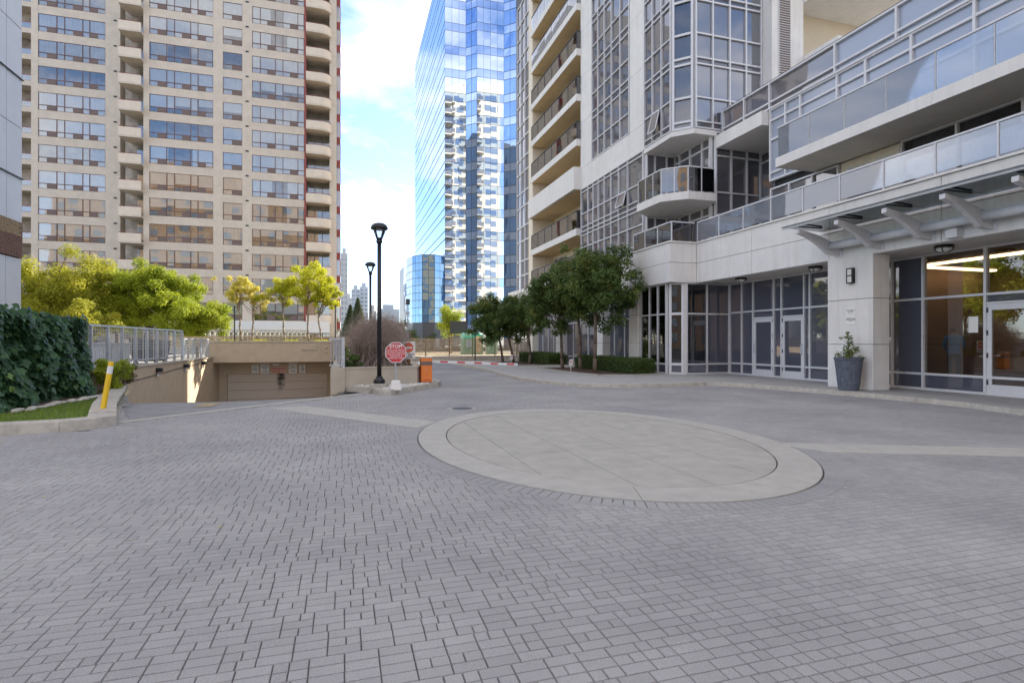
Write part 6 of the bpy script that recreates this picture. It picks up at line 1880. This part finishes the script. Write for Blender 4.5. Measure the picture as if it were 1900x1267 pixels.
# no-entry sign and tall pole behind the planter wall
t = thing("no_entry_sign", "square white DO NOT ENTER sign with a red disc on a brown post", "sign", (2.02, 18.2, .6))
px_, py_ = 2.02, 18.2
mb = MB(); mb.box(px_ - .05, px_ + .05, py_ + .02, py_ + .12, .5, 1.30); mb.build("post", M['wood_dark'], t)
mb = MB(); mb.box(px_ - .24, px_ + .20, py_ - .012, py_, .84, 1.40); mb.build("plate", M['signwhite'], t)
mb = MB(); vs = [(px_ - .02 + .165 * math.cos(a), py_ - .016, 1.20 + .165 * math.sin(a)) for a in [2 * math.pi * i / 28 for i in range(28)]] + [(px_ - .02 + .165 * math.cos(a), py_ - .0125, 1.20 + .165 * math.sin(a)) for a in [2 * math.pi * i / 28 for i in range(28)]]
mb.add(vs, [tuple(range(28)), tuple(range(55, 27, -1))] + [(i, 28 + i, 28 + (i + 1) % 28, (i + 1) % 28) for i in range(28)]); mb.build("red_disc", M['orange_red'], t)
mb = MB(); mb.box(px_ - .145, px_ + .105, py_ - .020, py_ - .0165, 1.17, 1.225); mb.build("white_bar", M['white'], t)
text("DO NOT\nENTER", .085, (px_ - .02, py_ - .014, .93), (R(90), 0, 0), M['ink'], t, bold=.002)
t = thing("camera_pole", "tall thin grey pole with a small camera box behind the no-entry sign", "pole", (2.03, 18.6, .6))
mb = MB(); mb.tube((2.03, 18.6, .6), (2.03, 18.6, 2.62), .022, .022, 8); mb.build("pole", M['galv'], t)
mb = MB(); mb.box(1.97, 2.09, 18.54, 18.66, 2.62, 2.80); mb.build("camera_housing", M['charcoal'], t)
mb = MB(); mb.box(1.975, 2.085, 18.54, 18.65, 2.28, 2.38); mb.build("junction_box", M['galv'], t)

# barrier: orange cabinet and striped arm
t = thing("parking_barrier", "orange barrier cabinet with a lowered red and white striped arm across the lane", "barrier", (2.36, 16.98, .11))
bx_, by_ = 2.40, 16.98
mb = MB(); mb.box(bx_ - .17, bx_ + .17, by_ - .16, by_ + .16, .11, .17); mb.build("plinth", M['charcoal'], t)
mb = MB(); mb.box(bx_ - .165, bx_ + .165, by_ - .155, by_ + .155, .171, .905); mb.build("cabinet", M['orange'], t, bevel=.012)
mb = MB(); mb.box(bx_ - .169, bx_ + .169, by_ - .159, by_ + .159, .68, .795); mb.build("dark_band", M['vent_brown'], t)
mb = MB(); mb.box(bx_ - .175, bx_ + .175, by_ - .165, by_ + .165, .906, .935); mb.build("lid", M['ivory'], t, bevel=.008)
mb = MB(); mb.lathe((0, 0, 0), [(.014, 0), (.014, .006)], 10); o = link("lock", mb.mesh("lock", M['galv']), t, (bx_, by_ - .156, .56), (R(90), 0, 0))
text("parking", .07, (bx_, by_ - .1562, .235), (R(90), 0, 0), M['inkred'], t, bold=.001)
p0 = Vector((2.585, 17.0, .79)); p1 = Vector((5.35, 17.05, .66)); n_ = 10; d = (p1 - p0)
for i in range(11):
    a, b = (i / 11, (i + 1) / 11)
    red_ = i % 2 == 0 and i > 0 or i == 10
    k0 = a + (.25 / 11 if red_ else 0); k1 = b
    q0 = p0 + d * a; q1 = p0 + d * b
    mb = MB(); mb.hexa([(q0.x, q0.y - .015, q0.z - .04), (q1.x, q1.y - .015, q1.z - .04), (q1.x, q1.y + .015, q1.z - .04), (q0.x, q0.y + .015, q0.z - .04), (q0.x, q0.y - .015, q0.z + .04), (q1.x, q1.y - .015, q1.z + .04), (q1.x, q1.y + .015, q1.z + .04), (q0.x, q0.y + .015, q0.z + .04)])
    mb.build("arm_section", M['white'], t)
for i in range(5):
    q0 = p0 + d * (.09 + i * .195); q1 = p0 + d * (.09 + i * .195 + .088)
    mb = MB(); mb.hexa([(q0.x, q0.y - .017, q0.z - .026), (q1.x, q1.y - .017, q1.z - .026), (q1.x, q1.y + .017, q1.z - .026), (q0.x, q0.y + .017, q0.z - .026), (q0.x, q0.y - .017, q0.z + .026), (q1.x, q1.y - .017, q1.z + .026), (q1.x, q1.y + .017, q1.z + .026), (q0.x, q0.y + .017, q0.z + .026)])
    mb.build("red_stripe", M['red'], t)

# =================================================================== sidewalk trees, hedges, small signs
rt = [(10.05, 21.2, 2.35, (10.15, 21.2, 3.75), (1.85, 1.8, 2.05), 110, 22000, "dark green tree nearest the storefront, its trunk in front of the long hedge"),
      (10.25, 23.1, 2.2, (10.1, 23.1, 3.65), (1.75, 1.7, 1.95), 95, 18000, "dark green tree second along the hedge from the storefront"),
      (9.85, 24.3, 2.0, (9.6, 24.3, 3.35), (1.7, 1.6, 1.75), 95, 18000, "dark green tree third along the hedge from the storefront"),
      (10.35, 30.6, 2.0, (10.3, 30.6, 2.95), (1.7, 1.6, 1.85), 80, 15000, "dark green tree at the start of the far hedge"),
      (9.80, 32.0, 1.9, (9.5, 32.0, 2.85), (1.9, 1.7, 1.95), 85, 16000, "dark green leaning tree in the far bed beside the street lamp"),
      (9.3, 32.6, 1.8, (8.7, 32.6, 2.6), (1.75, 1.5, 1.75), 80, 15000, "dark green tree with some yellow leaves at the far end of the bed")]
for i, (x, y, ht, cc, cr_, nc, nl, lab) in enumerate(rt):
    tree("street_tree", lab, (x, y, .12), ht, cc, cr_, nc, nl, .060, M['leaf_dark'], M['bark'], 90 + i, r0=(.075, .075, .07, .08, .07, .07)[i], lean=((.0, 0), (-.12, 0), (-.12, 0), (-.05, 0), (-.35, 0), (-.35, 0))[i], clump_r=(.15, .25), nbranch=20, holes=.25,
         extra=(lambda P: .35 * (np.sin(P[:, 0] * 5 + P[:, 2] * 4) > .93)) if i != 5 else (lambda P: .3 * (P[:, 2] > 3.4)))
hedge("box_hedge", "long clipped dark green hedge along the storefront planter bed", 10.75, 11.75, 19.35, 24.9, .12, .66, 20000, .026, M['leaf_dark'], 101, "clipped hedges")
hedge("box_hedge", "low clipped dark green hedge in the far bed under the trees", 10.6, 11.8, 28.4, 33.4, .12, .68, 14000, .030, M['leaf_dark'], 102, "clipped hedges")
for (x, y, lab) in ((9.25, 21.9, "small white plate sign with red print on a stake beside the tree trunks"), (9.1, 30.2, "small white plate sign on a stake under the far trees")):
    t = thing("lawn_sign", lab, "sign", (x, y, .12), "stake signs in the beds")
    mb = MB(); mb.box(x - .012, x + .012, y, y + .012, .10, .40); mb.build("stake", M['white'], t)
    mb = MB(); mb.hexa([(x - .09, y - .008, .36), (x + .09, y - .008, .38), (x + .09, y, .38), (x - .09, y, .36), (x - .07, y - .008, .63), (x + .11, y - .008, .65), (x + .11, y, .65), (x - .07, y, .63)]); mb.build("plate", M['signwhite'], t)
    for q in (-.03, .05):
        mb = MB(); mb.box(x + q - .02, x + q + .02, y - .0105, y - .009, .50, .57); mb.build("red_mark", M['red'], t)
t = thing("street_lamp", "slim black street post with a plate base at the far kerb", "post", (8.0, 34.5, 0))
mb = MB(); mb.tube((8.0, 34.5, .0), (8.0, 34.5, 2.4), .04, .04, 10); mb.build("shaft", M['charcoal'], t)
mb = MB(); mb.lathe((8.0, 34.5, 0), [(.22, .0), (.2, .08), (.08, .16)], 12); mb.build("base", M['galv'], t)

# planter pot with a climbing plant
t = thing("tall_planter", "tall dark slate planter pot with a leafy plant in front of the entrance pillar", "planter", (12.95, 11.62, .1))
pc = (12.92, 11.60)
mb = MB()
def sq(w_, z): return [(pc[0] - w_, pc[1] - w_, z), (pc[0] + w_, pc[1] - w_, z), (pc[0] + w_, pc[1] + w_, z), (pc[0] - w_, pc[1] + w_, z)]
mb.lathe((pc[0], pc[1], .1), [(.235, 0), (.25, .05), (.335, .80), (.35, .82), (.35, .88), (.31, .885), (.29, .80)], 28)
mb.build("pot", M['pot'], t, smooth=False)
mb = MB(); mb.lathe((pc[0], pc[1], .1), [(.27, .76), (.28, .79)], 18); mb.build("soil", M['soil'], t)
rp_ = random.Random(14)
mb = MB(); cl = []; rd = []
for i in range(9):
    a = rp_.uniform(0, 6.28); L_ = rp_.uniform(.25, .5)
    p = (pc[0] + L_ * math.cos(a) * .7, pc[1] + L_ * math.sin(a) * .9, .98 + rp_.uniform(-.05, .25)); branch_path((pc[0], pc[1], .88), p, rp_, .008, .003, mb, 3)
    cl.append(p); rd.append(.11)
for i in range(8):
    z = 1.0 + i * .075; p = (pc[0] + rp_.uniform(-.05, .05), pc[1] + rp_.uniform(-.05, .05), z); cl.append(p); rd.append(.13 - i * .006)
for i in range(4):
    p = (pc[0] + rp_.uniform(-.18, .18), pc[1] + rp_.uniform(-.2, .2), 1.45 + rp_.uniform(0, .18)); branch_path((pc[0], pc[1], 1.3), p, rp_, .006, .002, mb, 3); cl.append(p); rd.append(.07)
branch_path((pc[0], pc[1], .86), (pc[0], pc[1], 1.5), rp_, .012, .004, mb, 4)
mb.build("stems", M['bark'], t)
leaves("plant_foliage", t, cl, rd, 950, .026, M['leaf_dark'], 15, tint_bias=lambda P: .25 + 0 * P[:, 0])
# notice plate on the pillar
t = thing("pillar_notice", "small white notice with fine print on the entrance pillar", "sign", (13.35, 11.92, 1.87))
mb = MB(); mb.box(13.336, 13.351, 11.76, 12.06, 2.14, 2.32); mb.box(13.336, 13.351, 11.76, 12.06, 1.87, 2.13); mb.build("plate", M['signwhite'], t)
text("PRIVATE PROPERTY\nNO PARKING\nFIRE ROUTE", .032, (13.335, 11.91, 2.23), (R(90), 0, R(-90)), M['ink'], t)
text("VEHICLES WILL BE\nTAGGED AND TOWED\nAT OWNERS EXPENSE\nBY LAW", .029, (13.335, 11.91, 2.0), (R(90), 0, R(-90)), M['ink'], t)

# =================================================================== person in the lobby
def person(label, x, y, z0, rz):
    me = bpy.data.meshes.new("body")
    V = [(0, 0, .93), (0, 0, 1.10), (0, .0, 1.30), (0, 0, 1.44), (0, .01, 1.52), (0, .02, 1.60), (0, .02, 1.70),
         (.10, 0, .88), (.105, .02, .50), (.10, -.01, .10), (.10, .14, .04),
         (-.10, 0, .88), (-.105, -.02, .50), (-.10, -.03, .10), (-.10, .12, .04),
         (.19, 0, 1.40), (.235, -.02, 1.14), (.20, .22, 1.08), (.17, .30, 1.10),
         (-.19, 0, 1.40), (-.235, -.02, 1.14), (-.20, .20, 1.05), (-.16, .28, 1.06)]
    E_ = [(0, 1), (1, 2), (2, 3), (3, 4), (4, 5), (5, 6), (0, 7), (7, 8), (8, 9), (9, 10), (0, 11), (11, 12), (12, 13), (13, 14), (3, 15), (15, 16), (16, 17), (17, 18), (3, 19), (19, 20), (20, 21), (21, 22)]
    # five unequal fingers at each wrist
    for (w0, sgn) in ((18, 1), (22, -1)):
        wv = Vector(V[w0])
        for q, L_ in enumerate((.075, .085, .08, .065)):
            k0 = len(V)
            V.append(tuple(wv + Vector((sgn * (-.025 + .018 * q), .06, .005)))); V.append(tuple(wv + Vector((sgn * (-.025 + .018 * q), .06 + L_ * .6, -.02))))
            E_ += [(w0, k0), (k0, k0 + 1)]
        k0 = len(V); V.append(tuple(wv + Vector((-sgn * .05, .03, .02)))); E_.append((w0, k0))
    me.from_pydata(V, E_, [])
    t = thing("person", label, "person", (x, y, z0))
    o = link("body", me, t, (x, y, z0), (0, 0, rz))
    sk = o.modifiers.new("skin", 'SKIN'); sub = o.modifiers.new("sub", 'SUBSURF'); sub.levels = 2; sub.render_levels = 2
    rad = [(.15, .11), (.145, .105), (.165, .115), (.12, .09), (.052, .055), (.085, .10), (.075, .09), (.088, .09), (.062, .065), (.042, .045), (.04, .03), (.088, .09), (.062, .065), (.042, .045), (.04, .03),
           (.062, .06), (.045, .045), (.034, .034), (.03, .02), (.062, .06), (.045, .045), (.034, .034), (.03, .02)]
    for i, sv in enumerate(me.skin_vertices[0].data):
        r_ = rad[i] if i < len(rad) else (.009, .009)
        sv.radius = r_; sv.use_root = (i == 0)
    # clothes and skin by height on the one body surface
    bpy.context.view_layer.update()
    dg = bpy.context.evaluated_depsgraph_get()
    m2 = bpy.data.meshes.new_from_object(o.evaluated_get(dg)); m2.name = "body"
    o.modifiers.clear(); o.data = m2
    m2.materials.clear()
    for mm in (M['shirt'], M['trousers'], M['skin'], M['hair'], M['black']): m2.materials.append(mm)
    for p in m2.polygons:
        c = p.center; r2 = math.hypot(c.x, c.y)
        if c.z > 1.66 or (c.z > 1.58 and c.y < -.0): k = 3
        elif c.z > 1.485 or (c.y > .25 and c.z > 1.0): k = 2
        elif c.z > .93: k = 0
        elif c.z > .075: k = 1
        else: k = 4
        p.material_index = k; p.use_smooth = True
    mb = MB(); mb.lathe((0, 0, 0), [(.012, 0), (.018, .03), (.006, .05)], 8); 
    nz = link("nose", mb.mesh("nose", M['skin']), t, (x + Vector((0, .115)).rotated(rz).x if False else x - math.sin(rz) * .115, y + math.cos(rz) * .115, z0 + 1.605), (R(20), 0, rz))
    return t
person("person in a blue shirt and dark trousers standing inside the lobby behind the glass", 17.3, 11.95, .11, R(-60))

M['sand'] = surf('sandy_plot', (0.46, 0.37, 0.25), var=0.2, scale=0.5, bump=0.3, bscale=6)
# =================================================================== beyond the lane
sf = thing("street_fence", "weathered horizontal-slat wooden fence along the far side of the street", "fence", (8, 40, 0))
for q in range(8):
    x0 = 2.2 + q * 1.72
    for i in range(13):
        z = .42 + i * .095
        mb = MB(); mb.box(x0 + .02, x0 + 1.70, 40.0, 40.03, z, z + .058); mb.build("slat", M['wood'], sf)
    mb = MB(); mb.box(x0 - .035, x0 + .035, 40.031, 40.09, -.03, 1.72); mb.build("post", M['wood_dark'], sf)
mb = MB(); mb.box(2.2, 15.9, 39.9, 40.15, -.03, .36); mb.build("footing_wall", M['kerb'], sf)
g = MB(); flat(g, [(-.2, 39.02), (60, 39.02), (60, 75), (-.2, 75)], -.014); o = g.build("building_plot", M['sand']); tag(o, kind="structure")
t = thing("fence_notice", "small white notice fixed to the street fence", "sign", (9.0, 39.98, .9))
mb = MB(); mb.box(8.62, 8.98, 39.965, 39.985, 1.02, 1.50); mb.build("plate", M['signwhite'], t)
for q in range(5):
    mb = MB(); mb.box(8.67, 8.93, 39.960, 39.964, 1.08 + q * .08, 1.11 + q * .08); mb.build("print_line", M['ink'], t)
for i, (x, y, nm, m1, lab) in enumerate(((12.9, 60, 0, 'cone2', "pale teal portable toilet cabin behind the street fence"), (14.0, 59.5, 0, 'cone', "green portable toilet cabin with an orange-tan door behind the street fence"), (15.9, 60.5, 1, 'cone2', "teal cabin with a white domed top behind the street fence"))):
    t = thing("portable_toilet", lab, "toilet cabin", (x, y, 0), None)
    mb = MB(); mb.box(x - .55, x + .55, y - .55, y + .55, -.02, 2.1); mb.build("walls", M[m1], t, bevel=.04)
    mb = MB(); mb.box(x - .36, x + .36, y - .575, y - .553, .12, 1.95); dd = mb.build("door", M['cone' if i != 1 else 'wood'], t)
    mb = MB(); mb.box(x + .24, x + .30, y - .59, y - .577, .95, 1.1); mb.build("handle", M['ivory'], dd)
    mb = MB(); mb.lathe((x, y, 2.1), [(.60, 0), (.58, .1), (.45, .22), (.2, .30)] if not nm else [(.72, 0), (.70, .15), (.5, .40), (.2, .5)], 12); mb.build("roof", M['ivory' if nm else m1], t, smooth=True)
t = thing("site_board", "blank dark grey site board on posts in front of the blue tower", "sign board", (13.0, 63, 0))
xa, xb = tX(835, 63), tX(866, 63)
mb = MB(); mb.box(xa, xb, 63, 63.1, 2.3, 3.75); mb.build("board", M['charcoal'], t)
for x in (xa + .2, xb - .2):
    mb = MB(); mb.box(x - .06, x + .06, 63.101, 63.2, -.03, 3.6); mb.build("post", M['wood_dark'], t)
tree("golden_green_tree", "small yellow-green tree in front of the blue tower beside the site board", (11.9, 64.5, 0), 1.6, (11.9, 64.5, 3.6), (1.5, 1.4, 2.3), 40, 5200, .10, M['leaf_lime'], M['bark'], 121, r0=.09)
for i, (u, Y, r_, h_) in enumerate(((757, 75, 1.6, 3.2), (800, 90, 2.0, 2.8), (705, 80, 2.2, 4.2), (725, 95, 2.4, 4.6), (745, 85, 2.0, 4.2))):
    x = tX(u, Y)
    tree("street_tree", ("round green tree by the corner of the mirror-glass block", "low green tree at the foot of the mirror-glass block", "pale autumn tree beyond the bare bush in line with the near lamp post", "pale autumn tree beyond the bush before the distant white block", "pale autumn tree beyond the bush in line with the camera pole")[i], (x, Y, 0), h_ * .3, (x, Y, h_ * .62), (r_, r_, h_ * .42), 26, 3200, .13, M[('leaf_dark', 'leaf_dark', 'leaf_shrub', 'leaf_yellow', 'leaf_shrub')[i]], M['bark'], 130 + i, r0=.1)
# two spruces
def spruce(label, x, y, z0, H, seed):
    rg = np.random.default_rng(seed)
    t = thing("spruce_tree", label, "tree", (x, y, z0), None)
    mb = MB(); mb.tube((x, y, z0), (x, y, z0 + H), .14, .015, 8); mb.build("trunk", M['bark'], t)
    n = 16000
    k = rg.random(n) ** .75                              # 0 bottom .. 1 top
    k = 1 - k * .95
    tier = np.floor(k * 16) / 16
    rmax = (1 - k) * H * .36 * (0.75 + .35 * (1 - (k - tier) * 16))
    an = rg.uniform(0, 6.28, n); an = np.round(an / (6.28 / 11)) * (6.28 / 11) + rg.normal(size=n) * .16 + tier * 9
    rr = rmax * rg.random(n) ** .5
    P = np.c_[x + rr * np.cos(an), y + rr * np.sin(an), z0 + .2 + k * (H - .2) - rr * .28 + rr ** 2 * .06]
    a = np.c_[np.cos(an), np.sin(an), np.full(n, -.25)] + rg.normal(size=(n, 3)) * .35; a /= np.linalg.norm(a, axis=1)[:, None]
    b = np.cross(a, rg.normal(size=(n, 3))); b /= np.linalg.norm(b, axis=1)[:, None]
    s = .13 * rg.uniform(.6, 1.2, n)[:, None]
    V_ = np.stack([P - a * s * .3, P + b * s * .16, P + a * s, P - b * s * .16], 1).reshape(-1, 3)
    link("crown", npmesh("crown", V_, np.arange(n * 4).reshape(n, 4), M['needle'], np.repeat(np.clip(rg.random(n) * .6 + .4 * (rr / (rmax + .01)), 0, 1), 4)), t)
spruce("tall dark spruce beside the beige apartment tower corner", tX(664, 46), 46, 0, 4.9, 141)
spruce("shorter spruce beside the tall one, close to the red side wall", tX(650, 47), 47, 0, 4.4, 142)
shrub("far_shrub", "dark green bush at the foot of the spruces", (tX(640, 43), 43, .9), (1.3, 1.2, .9), 3000, .07, M['leaf_dark'], 143)

# far towers
def far_tower(label, u0, u1, Y, H, mat, depth=14, floors=None):
    x0, x1 = tX(u0, Y), tX(u1, Y)
    t = thing("distant_tower", label, "building", ((x0 + x1) / 2, Y, 0), "distant towers")
    mb = MB(); mb.box(x0, x1, Y, Y + depth, 0, H); mb.build("walls", M[mat], t)
    mb = MB(); mb.box(x0 + (x1 - x0) * .25, x0 + (x1 - x0) * .75, Y + 2, Y + depth - 2, H, H + 3); mb.build("roof_house", M[mat], t)
    nf_ = int(H / 3.0); nc = max(2, int((x1 - x0) / 4.2)); st = (x1 - x0) / nc
    for c_ in range(nc):
        mb = MB()
        for f_ in range(nf_):
            mb.box(x0 + c_ * st + .5, x0 + (c_ + 1) * st - .5, Y - .06, Y - .01, f_ * 3.0 + 1.0, f_ * 3.0 + 2.5)
        mb.build("window_stack", M['farwin'], t)
far_tower("distant slim pale tower at the edge of the red-sided apartment tower", 632, 645, 320, 50, 'fardull')
far_tower("distant grey tower with two stepped blocks behind the spruces", 652, 668, 420, 39.5, 'farblue')
far_tower("distant taller grey block behind the spruces beside the far lamp post", 668, 683, 440, 43.5, 'farblue')
far_tower("distant low tan block between the slim pale tower and grey tower", 641, 653, 380, 30, 'fardull')
far_tower("distant small white block with a flat roof between the two lamp posts", 688, 698, 300, 17.5, 'fardull')
far_tower("distant low white terrace block past the near lamp post", 702, 741, 360, 22, 'farblue')

# brick block behind the camera, mirrored in the apartment windows
bb_ = thing("brick_block", "orange brick apartment block across the court, seen only mirrored in the beige tower windows", "building", (-30, -45, 0))
mb = MB(); mb.box(-75, -8, -60, -45, 0, 42); mb.build("walls", M['orange_brick'], bb_)
mb = MB(); mb.box(-62, -30, -58, -47, 42, 49); mb.build("penthouse", M['orange_brick'], bb_)
for c_ in range(14):
    mb = MB()
    for f_ in range(14):
        mb.box(-74 + c_ * 4.7, -72 + c_ * 4.7, -44.95, -44.9, 1.2 + f_ * 3, 2.9 + f_ * 3)
    mb.build("window_stack", M['farwin'], bb_)

# a few fallen leaves and bits of litter blown against the kerbs
rg = np.random.default_rng(55); n = 260
px2 = np.concatenate([rg.normal(-4.6, 1.3, 90), rg.uniform(-3, 9, 70), rg.normal(8.5, 1.5, 100)]); py2 = np.concatenate([rg.normal(9.7, .35, 90), rg.uniform(4, 16, 70), rg.normal(14.75, .25, 100)])
an = rg.uniform(0, 6.28, n); s_ = rg.uniform(.008, .022, n); zz = np.where(((px2 - EC[0]) / 2.7) ** 2 + ((py2 - EC[1]) / 3.6) ** 2 < 1, .016, .006)
ca, sa = np.cos(an), np.sin(an)
V_ = np.stack([np.c_[px2 - s_ * ca, py2 - s_ * sa, zz], np.c_[px2 + s_ * sa * .5, py2 - s_ * ca * .5, zz + .004], np.c_[px2 + s_ * ca, py2 + s_ * sa, zz + .008], np.c_[px2 - s_ * sa * .5, py2 + s_ * ca * .5, zz + .004]], 1).reshape(-1, 3)
o = link("fallen_leaves", npmesh("fallen_leaves", V_, np.arange(n * 4).reshape(n, 4), M['leaf_gold'], np.repeat(rg.random(n) * .7, 4)))
tag(o, "scattered small yellow fallen leaves on the courtyard paving", "leaves", kind="stuff")
